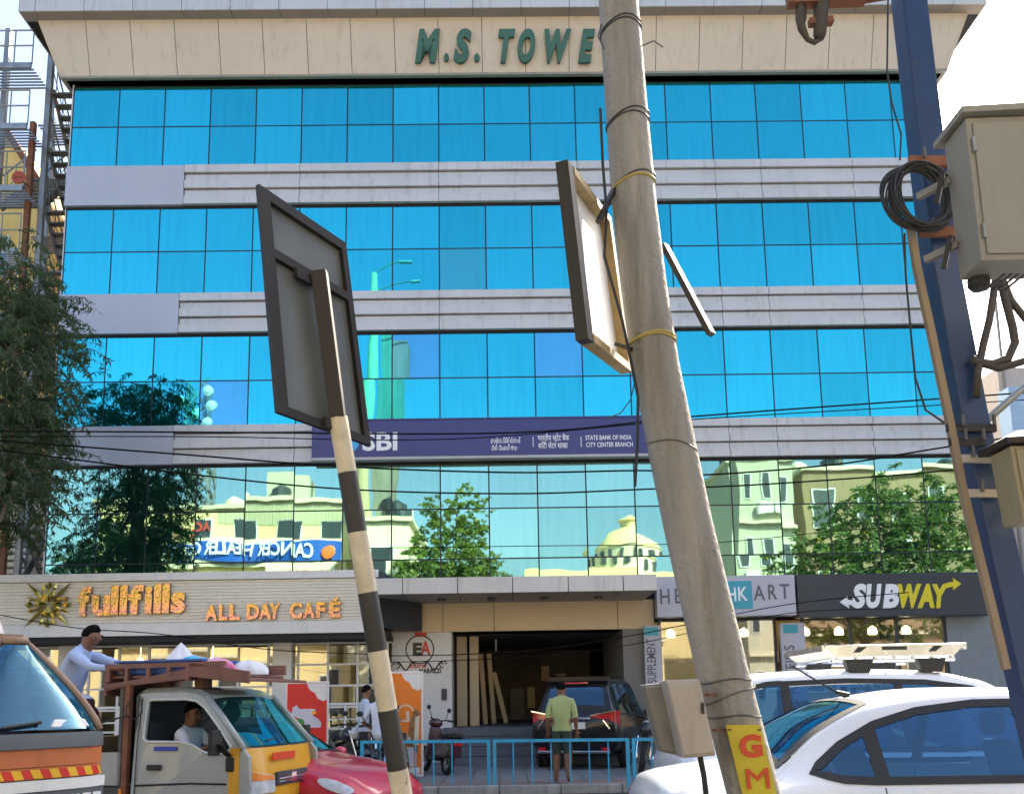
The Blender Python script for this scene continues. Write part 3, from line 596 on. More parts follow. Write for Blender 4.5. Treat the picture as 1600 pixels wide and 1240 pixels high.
for k in range(10):
    if k % 2 == 0: flight(XL0, XL1, YN, ZL[k], YF, ZL[k+1], m_dsteel)
    else: flight(XR0, XR1, YF, ZL[k], YN, ZL[k+1], m_steel)
for k in range(10):
    flight(XR0, XR1, YF, ZL[k]-.0, YN, ZL[k+1], m_steel) if k % 2 == 0 else None
for k in range(1, 11):
    y0, y1 = (YN-1.0, YN) if True else (YF, YF+1)
    q = MB(); [q.bb(XL0-.8, XR0-.1, YN-.95+.12*j, YN-.95+.12*j+.035, ZL[k]-.035, ZL[k]) for j in range(8)]; q.build('landing_grating', m_steel, fe, world=True)
    q = MB(); q.bb(XL0-.8, XR0-.06, YN-1.06, YN-1.0, ZL[k]-.14, ZL[k]+.02); q.build('landing_beam', m_steel, fe, world=True)
    q = MB(); [q.bb(XL0, XR1, YF+.13*j, YF+.13*j+.05, ZL[k]-.035, ZL[k]) for j in range(8)]; q.build('landing_grating', m_dsteel, fe, world=True)
    q = MB()
    for h in (1.0, .55): q.tube([(XL0-.8, YN-1.0, ZL[k]+h), (XR0-.06, YN-1.0, ZL[k]+h)], .022, 6)
    for t in range(5): x = XL0-.8+(XR0-.06-XL0+.8)*t/4; q.tube([(x, YN-1.0, ZL[k]), (x, YN-1.0, ZL[k]+1)], .018, 5)
    q.build('guard_rail', m_steel, fe, world=True)
rs = thing('round_sign', 'round dull red disc sign among the leaves by the fire escape', 'sign', onY(30, 278, -0.6))
q = MB(); q.lathe([(0.17, 0), (0.175, .02), (0.17, .04)], 20, M=Matrix.Translation(onY(30, 278, -0.6)) @ Matrix.Rotation(R(90), 4, 'X')); q.build('disc', mat('dull_red', (0.36, 0.06, 0.03), 0.6), rs, world=True)
q = MB(); p = onY(30, 278, -0.6); q.bar(p+Vector((-.1, -.045, 0)), p+Vector((.1, -.045, 0)), .02, .03); q.bar(p+Vector((0, .03, 0)), p+Vector((0, .8, .1)), .03); q.build('bracket', m_rust, rs, world=True)

# ---- trees: tapered trunk, limbs, thousands of leaf faces hung from twigs
m_bark = mat('grey_bark', (0.17, 0.13, 0.10), 0.9, var=0.4, scale=6, bump=0.5, bscale=14)
def leafmat(name, c, c2):
    m = mat(name, c, 0.55, c2=c2, scale=1.3); n = m.node_tree.nodes; l = m.node_tree.links; b = n['Principled BSDF']
    t = n.new('ShaderNodeBsdfTranslucent'); t.inputs[0].default_value = (c[0]*1.5, c[1]*1.5, c[2]*.8, 1)
    mx = n.new('ShaderNodeMixShader'); mx.inputs[0].default_value = 0.35; l.new(b.outputs[0], mx.inputs[1]); l.new(t.outputs[0], mx.inputs[2]); l.new(mx.outputs[0], n['Material Output'].inputs[0]); return m
m_leafd = leafmat('dark_drooping_leaf', (0.08, 0.135, 0.05), (0.035, 0.065, 0.03))
m_leafm = leafmat('mid_green_leaf', (0.11, 0.165, 0.035), (0.05, 0.09, 0.022))
m_leafy = leafmat('yellow_green_leaf', (0.20, 0.25, 0.04), (0.09, 0.14, 0.03))
m_flower = leafmat('yellow_flower', (0.5, 0.42, 0.02), (0.35, 0.32, 0.02))
def tree(label, base, trunk_h, crown, leaf, seed, ntwig=260, per=26, droop=0.8, lw=0.018, ll=0.14, tr=0.17, flower=0, group=None, lean=(0, 0)):
    """crown: list of (centre offset, radii) lobes"""
    rnd = random.Random(seed); t = thing('tree', label, 'tree', base, group=group); B = Vector(base)
    tb = MB(); top = B+Vector((lean[0], lean[1], trunk_h)); pts = [B+(top-B)*k/6+Vector((rnd.gauss(0, .06), rnd.gauss(0, .06), 0))*(1 if 0 < k < 6 else 0) for k in range(7)]
    tb.tube(pts, [tr*(1.15-.6*k/6) for k in range(7)], 9)
    lf = MB(); tw = MB()
    for (c, r) in crown:
        C = B+Vector(c); a = pts[rnd.randint(3, 6)]; mid = (a+C)/2+Vector((rnd.gauss(0, .2), rnd.gauss(0, .2), .25)); tb.tube([a, mid, C], [tr*.5, tr*.32, tr*.12], 7)
        n = int(ntwig*r[0]*r[1]*r[2]/sum(k[1][0]*k[1][1]*k[1][2] for k in crown))
        sub = [C+Vector((rnd.gauss(0, .45)*r[0], rnd.gauss(0, .45)*r[1], rnd.gauss(0, .45)*r[2])) for _ in range(max(3, n//18))]
        for s_ in sub: tb.tube([C, (C+s_)/2+Vector((0, 0, .1)), s_], [tr*.14, tr*.09, .012], 5)
        for i in range(n):
            while True:
                d = Vector((rnd.uniform(-1, 1), rnd.uniform(-1, 1), rnd.uniform(-1, 1)))
                if .25 < d.length < 1: break
            d = d*(0.75+.35*rnd.random()); p = C+Vector((d.x*r[0], d.y*r[1], d.z*r[2]))
            out = Vector((d.x, d.y, 0)).normalized() if Vector((d.x, d.y, 0)).length > .05 else Vector((1, 0, 0))
            L = rnd.uniform(.35, .8); path = [p]; v = (out*rnd.uniform(.4, 1)+Vector((rnd.gauss(0, .4), rnd.gauss(0, .4), rnd.uniform(-.2, .5)))).normalized()
            for k in range(4): v = (v+Vector((0, 0, -droop*.35))).normalized(); path.append(path[-1]+v*L/4)
            tw.tube(path, .006, 3, cap=False)
            for k in range(per):
                s_ = rnd.random()*3.999; k0 = int(s_); q0 = path[k0].lerp(path[k0+1], s_-k0)
                ld = (Vector((rnd.gauss(0, .6), rnd.gauss(0, .6), rnd.gauss(0, .5)-droop))).normalized()
                sd_ = ld.cross(Vector((rnd.gauss(0, 1), rnd.gauss(0, 1), rnd.gauss(0, 1)))).normalized(); le = ll*rnd.uniform(.6, 1.25); wd = lw*rnd.uniform(.7, 1.3)
                nn = ld.cross(sd_)*wd*.5
                lf.add([q0, q0+ld*le*.45+sd_*wd+nn, q0+ld*le, q0+ld*le*.45-sd_*wd+nn], [(0, 1, 2, 3)], 1 if rnd.random() < flower else 0)
    tb.build('trunk', m_bark, t, smooth=True, world=True, fix=False)
    cr = lf.build('crown', [leaf, m_flower], t, world=True, fix=False); tw.build('twigs', m_bark, cr, world=True, fix=False)
    return t
tb_ = onY(-88, 1050, -4.2); tb_.z = 0.1
tree('dark drooping tree at the left edge before the fire escape', tb_, 8.2,
     [((.75, .2, 8.6), (1.2, 1.3, 1.5)), ((-.3, .4, 9.6), (1.4, 1.4, 1.4)), ((1.0, .5, 7.3), (.9, 1.2, 1.1)), ((.3, .8, 6.9), (1.4, 1.5, 1.4)), ((.9, .3, 5.7), (1.0, 1.2, .9)), ((-.5, .5, 5.6), (1.3, 1.5, 1.0)), ((.9, 1.2, 9.6), (1.0, 1.0, 1.0)), ((.7, 0, 10.3), (.9, 1.0, .9)), ((1.35, .7, 6.3), (.55, .8, .55))],
     m_leafd, 11, ntwig=1350, per=24, lw=.016, ll=.17)
# ================================================================ the far side of the street (seen only in the glass)
def V(px, py, Y): 
    """where a thing standing at depth Y behind the camera must be for its mirror image to show at px, py"""
    p = onY(px, py, -Y); return Vector((p.x, Y, p.z))
g = 'trees across the street seen reflected in the glass'
tp = V(705, 890, -27); tree('leafy light green tree reflected under the bank sign', (tp.x, -27, 0.14), 7, [((0, 0, 9.0), (2.6, 2.2, 2.4)), ((-1.2, .3, 7.2), (2.2, 2.0, 2.0)), ((1.3, .2, 7.0), (2.4, 2.0, 2.2)), ((.3, 0, 11.6), (1.7, 1.5, 1.9)), ((-.6, 0, 5.6), (2.4, 2, 1.6))], m_leafy, 5, ntwig=900, per=30, lw=.06, ll=.22, droop=.3, tr=.25, group=g)
tp = V(1360, 890, -17); tree('tall feathery green tree reflected at the right end of the glass', (tp.x, -17, 0.1), 7, [((0, 0, 8.2), (2.6, 2.0, 2.4)), ((-2.2, .3, 6.8), (2.2, 1.8, 2.0)), ((2.2, .2, 7.2), (2.4, 1.8, 2.4)), ((1.6, 0, 10.0), (2.0, 1.5, 1.8)), ((-1.6, 0, 4.8), (2.0, 1.6, 1.4)), ((1.8, 0, 5.0), (2.2, 1.6, 1.6)), ((3.6, 0, 9.0), (1.8, 1.5, 2))], m_leafm, 6, ntwig=1000, per=30, lw=.04, ll=.24, droop=.5, tr=.25, flower=.02, group=g)
tp = V(180, 860, -19); tree('dark spreading tree reflected behind the cafe corner', (tp.x, -19.5, 0.1), 7, [((0, 0, 8.0), (2.0, 1.6, 2.4)), ((1.5, 0, 9.0), (1.6, 1.4, 1.6)), ((-1.5, 0, 7), (1.8, 1.4, 2)), ((.8, 0, 5.5), (1.6, 1.4, 1.5))], m_leafd, 8, ntwig=700, per=28, lw=.035, ll=.2, droop=.6, group=g)

m_fy = mat('sunlit_cream_render', (0.78, 0.62, 0.32), 0.8, var=0.08, scale=.4, dirt=.3)
m_fw = mat('sunlit_white_render', (0.80, 0.72, 0.52), 0.8, var=0.06, scale=.4, dirt=.25)
m_fg = mat('grey_green_render', (0.48, 0.46, 0.36), 0.8, var=0.08, scale=.4, dirt=.25)
def far_building(label, x0, x1, Yf, h, m, floors, cols, name='far_building', roof=True, depth=9, winm=None, parapet=.5):
    t = thing(name, label, 'building', ((x0+x1)/2, Yf, 0)); q = MB(); q.bb(x0, x1, Yf-depth, Yf, 0, h); q.build('wall', m, t, world=True)
    if roof: q = MB(); q.bb(x0-.2, x1+.2, Yf-depth-.2, Yf+.25, h, h+.25); q.build('roof_edge', m_cwall, t, world=True)
    fh = h/floors; cw = (x1-x0)/cols
    for f in range(1, floors): q = MB(); q.bb(x0-.05, x1+.05, Yf, Yf+.35, fh*f-.12, fh*f+.06); q.build('ledge', m_cwall, t, world=True)
    rn = random.Random(int(abs(x0)*10)+floors)
    for k in range(cols+2): xx = rn.uniform(x0+.5, x1-1); zz = fh*rn.randint(0, floors-1)+fh*.12; q = MB(); q.bb(xx, xx+.8, Yf+.02, Yf+.4, zz, zz+.5); q.build('air_conditioner', m_wpaint, t, world=True)
    for k in range(3): xx = rn.uniform(x0+.6, x1-.6); q = MB(); q.lathe([(.55, 0), (.6, .2), (.6, 1.1), (.2, 1.35)], 12, M=Matrix.Translation((xx, Yf-rn.uniform(1.5, 4), h+.25))); q.build('water_tank', m_char if k else m_fw, t, world=True)
    for f in range(floors):
        for c in range(cols):
            a = x0+cw*(c+rn.uniform(.18, .32)); z = fh*(f+.32)
            q = MB(); q.bb(a, a+cw*.46, Yf-.02, Yf+.06, z, z+fh*.44); o = q.build('window', m_wpaint, t, world=True)
            q = MB(); q.bb(a+.07, a+cw*.46-.07, Yf+.064, Yf+.075, z+.07, z+fh*.44-.07); q.build('pane', winm or m_char, o, world=True)
    return t
# clinic with banner
Yb = -33
a, c = V(225, 860, Yb), V(535, 860, Yb); zt = V(380, 785, Yb).z
cb = far_building('pale corrugated building with the blue clinic banner reflected in the glass', a.x-3, c.x+.6, Yb, zt, m_fy, 3, 6)
q = MB()
for k in range(60): X = c.x-7.5+k*.13; q.bb(X, X+.07, Yb+.02, Yb+.06, V(0, 825, Yb).z, zt-.1)
q.build('corrugated_sheet', m_fg, cb, world=True)
q = MB(); X = V(430, 760, Yb).x; q.bb(X-1.2, X+1.2, Yb-6, Yb-3, zt, zt+2.6); q.build('roof_room', m_fg, cb, world=True)
bn = thing('clinic_banner', 'blue and white clinic banner reflected in the glass above the cafe sign', 'banner', (a.x, Yb, 8))
pz1, pz0 = V(520, 847, Yb).z, V(520, 878, Yb).z; Ybn = Yb+0.5
m_bblue = mat('banner_blue', (0.01, 0.08, 0.42), 0.5, var=.05)
q = MB(); q.grid(lambda u, v: (a.x+(c.x-a.x)*u, Ybn+.12*math.sin(u*17), pz0+(pz1-pz0)*v+.14*math.sin(u*9)), 60, 5); q.build('cloth', m_bblue, bn, world=True, fix=False)
q = MB(); q.bb(a.x, c.x, Ybn-.3, Ybn-.16, pz0-.35, pz1+.25); q.build('backing', m_fw, bn, world=True)
# seen from the front (+Y side) the text runs towards -X
xt = c.x-1.6
text_obj('lettering', text_mesh('CANCER HEALER CENTER', 1.15, .02, 0, .02, width=(c.x-a.x)-2.2), m_lwhite, bn, face_frame((xt, Ybn+.2, pz0+.35), (-1, 0, 0)))
q = MB(); q.ball((c.x-.75, Ybn+.16, (pz0+pz1)/2), (.42, .05, .42), 10); q.build('logo', mat('banner_orange', (0.75, 0.16, 0.03), .5), bn, world=True)
rb_ = thing('to_let_board', 'small white and red board reflected under the clinic banner', 'sign', (c.x-2, Ybn, pz0-1))
q = MB(); q.bb(c.x-4.6, c.x-.1, Ybn-.1, Ybn, pz0-1.25, pz0-.38); q.build('board', m_fw, rb_, world=True)
text_obj('lettering', text_mesh('LEASE / RENT', .55, .02, 0, .02, width=3.8), m_red, rb_, face_frame((c.x-.5, Ybn+.03, pz0-1.05), (-1, 0, 0)))
text_obj('lettering', text_mesh('ACUCOR', .8, .02, .15, 0, width=3.2), m_red, cb, face_frame((V(265, 833, Yb).x+2.6, Yb+.2, V(265, 833, Yb).z), (-1, 0, 0)))
# tall white service tower with lamp arms
Yt = -31; A = V(556, 880, Yt).x; C = V(622, 880, Yt).x; zt = V(590, 425, Yt).z
st_ = thing('white_mast', 'tall pale concrete mast with lamp arms reflected left of centre', 'mast', ((A+C)/2, Yt, 0))
q = MB(); q.tube([((A+C)/2-.6, Yt, 0), ((A+C)/2-.5, Yt, zt)], [.55, .28], 14); q.build('shaft', mat('dull_mast_paint', (0.42, 0.36, 0.22), .8, var=.15), st_, smooth=True, world=True)
q = MB(); q.bb((A+C)/2-.1, C, Yt-2, Yt-.9, 0, V(590, 520, Yt).z); q.build('service_block', mat('dull_grey_sheet', (0.22, 0.22, 0.19), .8, var=.3, streak=True), st_, world=True)
for k, (zz, L) in enumerate(((0, 2.2), (-1.2, 2.8), (-2.4, 3.2), (-3.8, 4.2))):
    q = MB(); b0 = Vector(((A+C)/2-.5, Yt, zt+zz)); q.tube([b0, b0+Vector((L*.5, 0, .6)), b0+Vector((L, 0, .9))], .05, 6); q.box(b0+Vector((L+.2, 0, .85)), (.7, .25, .12)); q.build('lamp_arm', m_steel, st_, world=True)
# water tank house and small block at its foot
o = far_building('low white block with two dark windows reflected below the bank sign', V(566, 880, -30).x, V(640, 880, -30).x, -30, V(600, 815, -30).z, m_fw, 2, 1)
# domed hall
Yd = -55; A, C = V(925, 880, Yd).x, V(1075, 880, Yd).x; zb_ = V(1000, 868, Yd).z; zt = V(1000, 838, Yd).z; X = V(990, 850, Yd).x; rr = (C-A)/2*.78
dh = thing('domed_hall', 'cream hall with a shallow ribbed dome reflected right of centre', 'building', (X, Yd, 0))
q = MB(); q.bb(A-6, C+3, Yd-20, Yd-2, 0, zb_-.6); q.build('wall', m_fy, dh, world=True)
q = MB(); q.lathe([(rr, 0), (rr, 1.6)], 32, M=Matrix.Translation((X, Yd-rr-2, zb_-.6))); q.build('drum', m_fw, dh, world=True)
q = MB(); q.lathe([(rr*1.04, 1.6), (rr*.92, 2.2), (rr*.66, 3.0), (rr*.34, 3.5), (.9, 3.7), (.9, 4.2), (1.1, 4.3), (.25, 4.8)], 32, M=Matrix.Translation((X, Yd-rr-2, zb_-.6))); q.build('dome', m_fy, dh, world=True, smooth=True, auto=40)
for k in range(16): an = 2*math.pi*k/16; q = MB(); q.box((X+rr*1.005*math.cos(an), Yd-rr-2+rr*1.005*math.sin(an), zb_+.25), (.35, .35, .9)); q.build('window', m_char, dh, world=True)
# white block with slit windows, and a big dull one behind the right tree
far_building('grey white block with slit windows reflected right of the concrete pole', V(1152, 880, -34).x, V(1245, 880, -34).x, -34, V(1190, 722, -34).z, m_fg, 4, 3)
far_building('brown flat roofed block reflected behind the right tree', V(1262, 880, -37).x, V(1560, 880, -37).x, -37, V(1350, 735, -37).z, mat('brown_render', (0.25, 0.17, 0.10), .8, var=.15, scale=.4), 3, 5)
far_building('long low cream shop row along the far pavement', -28, -2.5, -36, 7.0, m_fy, 2, 9)
far_building('cream shop row with dark windows facing the dark hall', 4.6, 21.5, -38, 5.2, m_fy, 2, 7)
# telecom lattice tower
Yl = -50; X = V(312, 800, Yl).x; zt = V(312, 606, Yl).z
lt = thing('lattice_tower', 'lattice telecom tower with round dishes reflected beside the dark tree', 'tower', (X, Yl, 0))
q = MB(); nseg = 14
for sx in (-1, 1):
    for sy in (-1, 1): q.bar((X+sx*1.3, Yl+sy*1.3, 0), (X+sx*.75, Yl+sy*.75, zt), .2)
for k in range(nseg):
    z0, z1 = zt*k/nseg, zt*(k+1)/nseg; r0_ = 1.3-.55*k/nseg; r1_ = 1.3-.55*(k+1)/nseg
    for (ax, ay, bx, by) in ((-1, 1, 1, 1), (-1, -1, 1, -1), (1, -1, 1, 1), (-1, -1, -1, 1)):
        q.bar((X+ax*r0_, Yl+ay*r0_, z0), (X+bx*r1_, Yl+by*r1_, z1), .12); q.bar((X+bx*r0_, Yl+by*r0_, z0), (X+ax*r1_, Yl+ay*r1_, z1), .12)
q.build('lattice', m_steel, lt, world=True)
for k, (dx_, dz_) in enumerate(((1.2, -1.0), (1.5, -2.2), (.2, -2.6), (-1.2, -1.6), (1.3, -3.6))):
    q = MB(); q.lathe([(.42, 0), (.43, .2), (.15, .35)], 16, M=Matrix.Translation((X+dx_, Yl+1.2, zt+dz_)) @ Matrix.Rotation(R(-90), 4, 'X')); q.build('dish', m_fw, lt, world=True)
# right background: low hall with blue roof beyond the poles
rb = thing('side_building', 'low grey building with pale blue roof strip beyond the right poles', 'building', (31, 2, 0))
q = MB(); q.bb(25.2, 48, 2.5, 16, 0, onY(1560, 522, 2.5).z-1.0); q.build('wall', mat('taupe_wall', (0.45, 0.40, 0.36), .8, var=.08, dirt=.2), rb, world=True)
za_ = onY(1560, 612, 2.3).z; q = MB(); q.bb(25.1, 48, 1.9, 2.46, za_-1.8, za_); q.build('blue_canopy', mat('pale_blue_sheet', (0.30, 0.45, 0.62), .5, var=.1), rb, world=True)
for k in range(12): q = MB(); q.bb(25.3+k*1.9, 25.36+k*1.9, 2.44, 2.5, 3, za_+3); q.build('joint_strip', m_pier, rb, world=True)
# ================================================================ vehicles
def car_glass(name, tint, body, refl, clear=.6):
    """tinted glazing: lets the cabin show, with a mirror-like coat that grows at grazing angles"""
    m = bpy.data.materials.new(name); m.use_nodes = True; n = m.node_tree.nodes; l = m.node_tree.links; n.remove(n['Principled BSDF'])
    g = n.new('ShaderNodeBsdfGlossy'); g.inputs['Roughness'].default_value = 0.02; g.inputs[0].default_value = (*tint, 1); d = n.new('ShaderNodeBsdfDiffuse'); d.inputs[0].default_value = (*body, 1)
    tr_ = n.new('ShaderNodeBsdfTransparent'); tr_.inputs[0].default_value = (tint[0]*.8, tint[1]*.85, tint[2]*.9, 1); m0 = n.new('ShaderNodeMixShader'); m0.inputs[0].default_value = clear; l.new(d.outputs[0], m0.inputs[1]); l.new(tr_.outputs[0], m0.inputs[2])
    lw_ = n.new('ShaderNodeLayerWeight'); lw_.inputs[0].default_value = .35; a = n.new('ShaderNodeMapRange'); a.inputs[3].default_value = refl; a.inputs[4].default_value = min(1, refl+.5); l.new(lw_.outputs['Facing'], a.inputs[0])
    mx = n.new('ShaderNodeMixShader'); l.new(a.outputs[0], mx.inputs[0]); l.new(m0.outputs[0], mx.inputs[1]); l.new(g.outputs[0], mx.inputs[2]); l.new(mx.outputs[0], n['Material Output'].inputs[0]); return m
m_cg = car_glass('tinted_car_glass', (0.40, 0.66, 0.88), (0.008, 0.025, 0.05), .13, .85)
m_cgt = car_glass('teal_car_glass', (0.22, 0.70, 0.78), (0.01, 0.10, 0.12), .40)
m_seat = mat('grey_seat_cloth', (0.07, 0.07, 0.075), .8, var=.2)
m_rub = mat('black_rubber', (0.018, 0.018, 0.018), .6, var=.2)
m_tyre = mat('tyre_rubber', (0.025, 0.025, 0.025), .85, var=.3, scale=12, bump=.2)
m_rim = mat('alloy_rim', (0.45, 0.46, 0.47), .3, metal=.9, var=.1)
m_chrome = mat('chrome', (0.75, 0.76, 0.78), .12, metal=1, var=.03)
m_wcar = mat('white_car_paint', (0.76, 0.78, 0.82), .32, var=.03, scale=2, coat=.7)
m_rcar = mat('red_car_paint', (0.55, 0.012, 0.055), .35, var=.08, scale=2, coat=.8)
m_bcar = mat('black_car_paint', (0.008, 0.009, 0.012), .35, var=.2, scale=2, coat=.5, spec=.3)
m_tail = mat('red_lamp', (0.50, 0.012, 0.02), .15, var=.15, coat=.8)
m_lens = mat('clear_lamp', (0.55, 0.58, 0.62), .2, var=.25, scale=14, coat=.8)
m_amber = mat('amber_lamp', (0.75, 0.22, 0.02), .2, var=.1)
m_plate = mat('number_plate', (0.70, 0.70, 0.68), .5, var=.04)

def pchip(xs, ys, x):
    n = len(xs)
    if x <= xs[0]: return ys[0]
    if x >= xs[-1]: return ys[-1]
    h = [xs[i+1]-xs[i] for i in range(n-1)]; d = [(ys[i+1]-ys[i])/h[i] for i in range(n-1)]
    def sl(i):
        if i == 0: return d[0]
        if i == n-1: return d[-1]
        if d[i-1]*d[i] <= 0: return 0.0
        w1, w2 = 2*h[i]+h[i-1], h[i]+2*h[i-1]; return (w1+w2)/(w1/d[i-1]+w2/d[i])
    k = max(i for i in range(n-1) if xs[i] <= x); t = (x-xs[k])/h[k]
    return (2*t**3-3*t*t+1)*ys[k]+(t**3-2*t*t+t)*h[k]*sl(k)+(-2*t**3+3*t*t)*ys[k+1]+(t**3-t*t)*h[k]*sl(k+1)
class Shell:
    def __init__(s, st): s.x = [a[0] for a in st]; s.c = [[a[k] for a in st] for k in range(1, 8)]
    def par(s, x): return [pchip(s.x, c, x) for c in s.c]
    def section(s, x):
        zb, zl, zt, wb, wm, wl, wt = s.par(x); zr = max(zt-.055, zl+.006); cr = .03
        return [(0, zt+cr), (wt*.35, zt+cr*.9), (wt*.68, zt+cr*.5), (wt*.88, zt-.003), (wt*.97, (zt+zr)/2), (wt, zr), ((wt*2+wl)/3, (zr*2+zl)/3), ((wt+wl*2)/3, (zr+zl*2)/3), (wl, zl), (wl+(wm-wl)*.6, zl-(zl-zb)*.08), (wm, zl-(zl-zb)*.25), (wm, zl-(zl-zb)*.5), (wm-(wm-wb)*.35, zb+(zl-zb)*.18), (wb, zb+.04), (wb*.93, zb), (0, zb)]
    def sidey(s, x, z):
        S = s.section(x)
        for (y0, z0), (y1, z1) in zip(S[3:-2], S[4:-1]):
            if z1 <= z <= z0: return y0+(y1-y0)*((z0-z)/max(1e-6, z0-z1))
        return S[3][0] if z > S[3][1] else S[-2][0]
    def topz(s, x, y):
        S = s.section(x); y = abs(y)
        for (y0, z0), (y1, z1) in zip(S[:8], S[1:9]):
            if y0 <= y <= y1: return z0+(z1-z0)*((y-y0)/max(1e-6, y1-y0))
        return S[8][1]
    def body(s, n=150, holes=(), screens=()):
        """loft, leaving out the faces behind side windows (x,z polygons) and screens (x,y polygons)"""
        b = MB(); L = s.x[-1]-s.x[0]; xs = [s.x[0]+L*((.5-.5*math.cos(math.pi*i/(n-1)))*.35+i/(n-1)*.65) for i in range(n)]
        rows = []
        for x in xs:
            S = s.section(x); S2 = S[:5]
            for k in range(10): t_ = k/10; S2.append((S[5][0]+(S[8][0]-S[5][0])*t_, S[5][1]+(S[8][1]-S[5][1])*t_))
            S2 += S[8:]; S2 = [S2[0]]+[((p[0]+q_[0])/2, (p[1]+q_[1])/2) for p, q_ in zip(S2[:3], S2[1:4])]+S2[1:] if False else S2
            rows.append([(x, y, z) for y, z in S2]+[(x, -y, z) for y, z in S2[-2:0:-1]])
        k = len(rows[0]); fs = []
        for i in range(n-1):
            for j in range(k):
                id4 = (i*k+j, i*k+(j+1) % k, (i+1)*k+(j+1) % k, (i+1)*k+j); P4 = [rows[i][j], rows[i][(j+1) % k], rows[i+1][(j+1) % k], rows[i+1][j]]
                c = [sum(p[m_] for p in P4)/4 for m_ in range(3)]
                if any(inside(h, c[0], c[2]) for h in holes) and abs(c[1]) > .3 and 4 < (j if j < k/2 else k-j) < 17: continue
                if any(inside(h, c[0], c[1]) for h in screens) and c[2] > s.par(c[0])[1]: continue
                fs.append(id4)
        b.add([p for r_ in rows for p in r_], fs); b.f += [tuple(range(k-1, -1, -1)), tuple((n-1)*k+j for j in range(k))]; b.m += [0, 0]
        return b
def inside(poly, x, y):
    r_ = False; n = len(poly)
    for i in range(n):
        (x0, y0), (x1, y1) = poly[i], poly[(i+1) % n]
        if (y0 > y) != (y1 > y) and x < (x1-x0)*(y-y0)/(y1-y0)+x0: r_ = not r_
    return r_
def ring(poly, d_out, d_in, fn, step=.06):
    """flat seal that follows a window outline"""
    A = []; 
    for (u0, v0), (u1, v1) in zip(poly, poly[1:]+poly[:1]):
        m_ = max(1, int(math.hypot(u1-u0, v1-v0)/step)); A += [(u0+(u1-u0)*k/m_, v0+(v1-v0)*k/m_) for k in range(m_)]
    n = len(A); area = sum(A[i][0]*A[(i+1) % n][1]-A[(i+1) % n][0]*A[i][1] for i in range(n)); sg = 1 if area > 0 else -1; O = []; I = []
    for i in range(n):
        tx, ty = A[(i+1) % n][0]-A[i-1][0], A[(i+1) % n][1]-A[i-1][1]; L = math.hypot(tx, ty) or 1; nx, ny = ty/L*sg, -tx/L*sg
        O.append((A[i][0]+nx*d_out, A[i][1]+ny*d_out)); I.append((A[i][0]-nx*d_in, A[i][1]-ny*d_in))
    b = MB(); b.add([fn(*p) for p in O]+[fn(*p) for p in I], [(i, (i+1) % n, n+(i+1) % n, n+i) for i in range(n)]); return b
def patch(poly, fn, step=.07):
    bm = bmesh.new(); vs = [bm.verts.new((u, v, 0)) for u, v in poly]; bm.faces.new(vs)
    us = [p[0] for p in poly]; vv = [p[1] for p in poly]
    for ax, (lo, hi) in ((0, (min(us), max(us))), (1, (min(vv), max(vv)))):
        k = lo+step
        while k < hi:
            co = (k, 0, 0) if ax == 0 else (0, k, 0); no = (1, 0, 0) if ax == 0 else (0, 1, 0)
            bmesh.ops.bisect_plane(bm, geom=bm.verts[:]+bm.edges[:]+bm.faces[:], plane_co=co, plane_no=no); k += step
    for v in bm.verts: v.co = fn(v.co.x, v.co.y)
    bm.verts.index_update(); b = MB(); b.add([tuple(v.co) for v in bm.verts], [tuple(v.index for v in f.verts) for f in bm.faces]); bm.free(); return b
def grow(poly, d):
    cx_ = sum(p[0] for p in poly)/len(poly); cy_ = sum(p[1] for p in poly)/len(poly); out = []
    for u, v in poly: L = math.hypot(u-cx_, v-cy_) or 1; out.append((u+(u-cx_)/L*d, v+(v-cy_)/L*d))
    return out
def side_patch(S, poly, side, off): return patch(poly, lambda u, v: (u, side*(S.sidey(u, v)+off), v+off*.3))
def top_patch(S, poly, off): return patch(poly, lambda u, v: (u, v, S.topz(u, v)+off))
def wheel(parent, x, y, r, wd=.2):
    s = 1 if y > 0 else -1
    M = Matrix.Translation((x, y, r)) @ Matrix.Rotation(R(90), 4, 'X')
    b = MB(); b.lathe([(r*.62, -wd/2), (r*.9, -wd/2), (r, -wd*.32), (r, wd*.32), (r*.9, wd/2), (r*.62, wd/2)], 28, M=M, caps=False); wo = b.build('wheel', m_tyre, parent, smooth=True, auto=40)
    b = MB(); b.lathe([(r*.64, -wd*.36), (r*.64, wd*.36)], 24, M=M, caps=False); b.lathe([(.001, -wd*.2*s*-1), (r*.2, -wd*.25*s*-1), (r*.64, -wd*.12*s*-1)], 24, M=M, caps=False)
    for k in range(5): a = 2*math.pi*k/5; b.bar(M @ Vector((r*.1*math.cos(a), r*.1*math.sin(a), s*-wd*.42)), M @ Vector((r*.62*math.cos(a), r*.62*math.sin(a), s*-wd*.42)), .05, .06)
    b.build('rim', m_rim, wo)
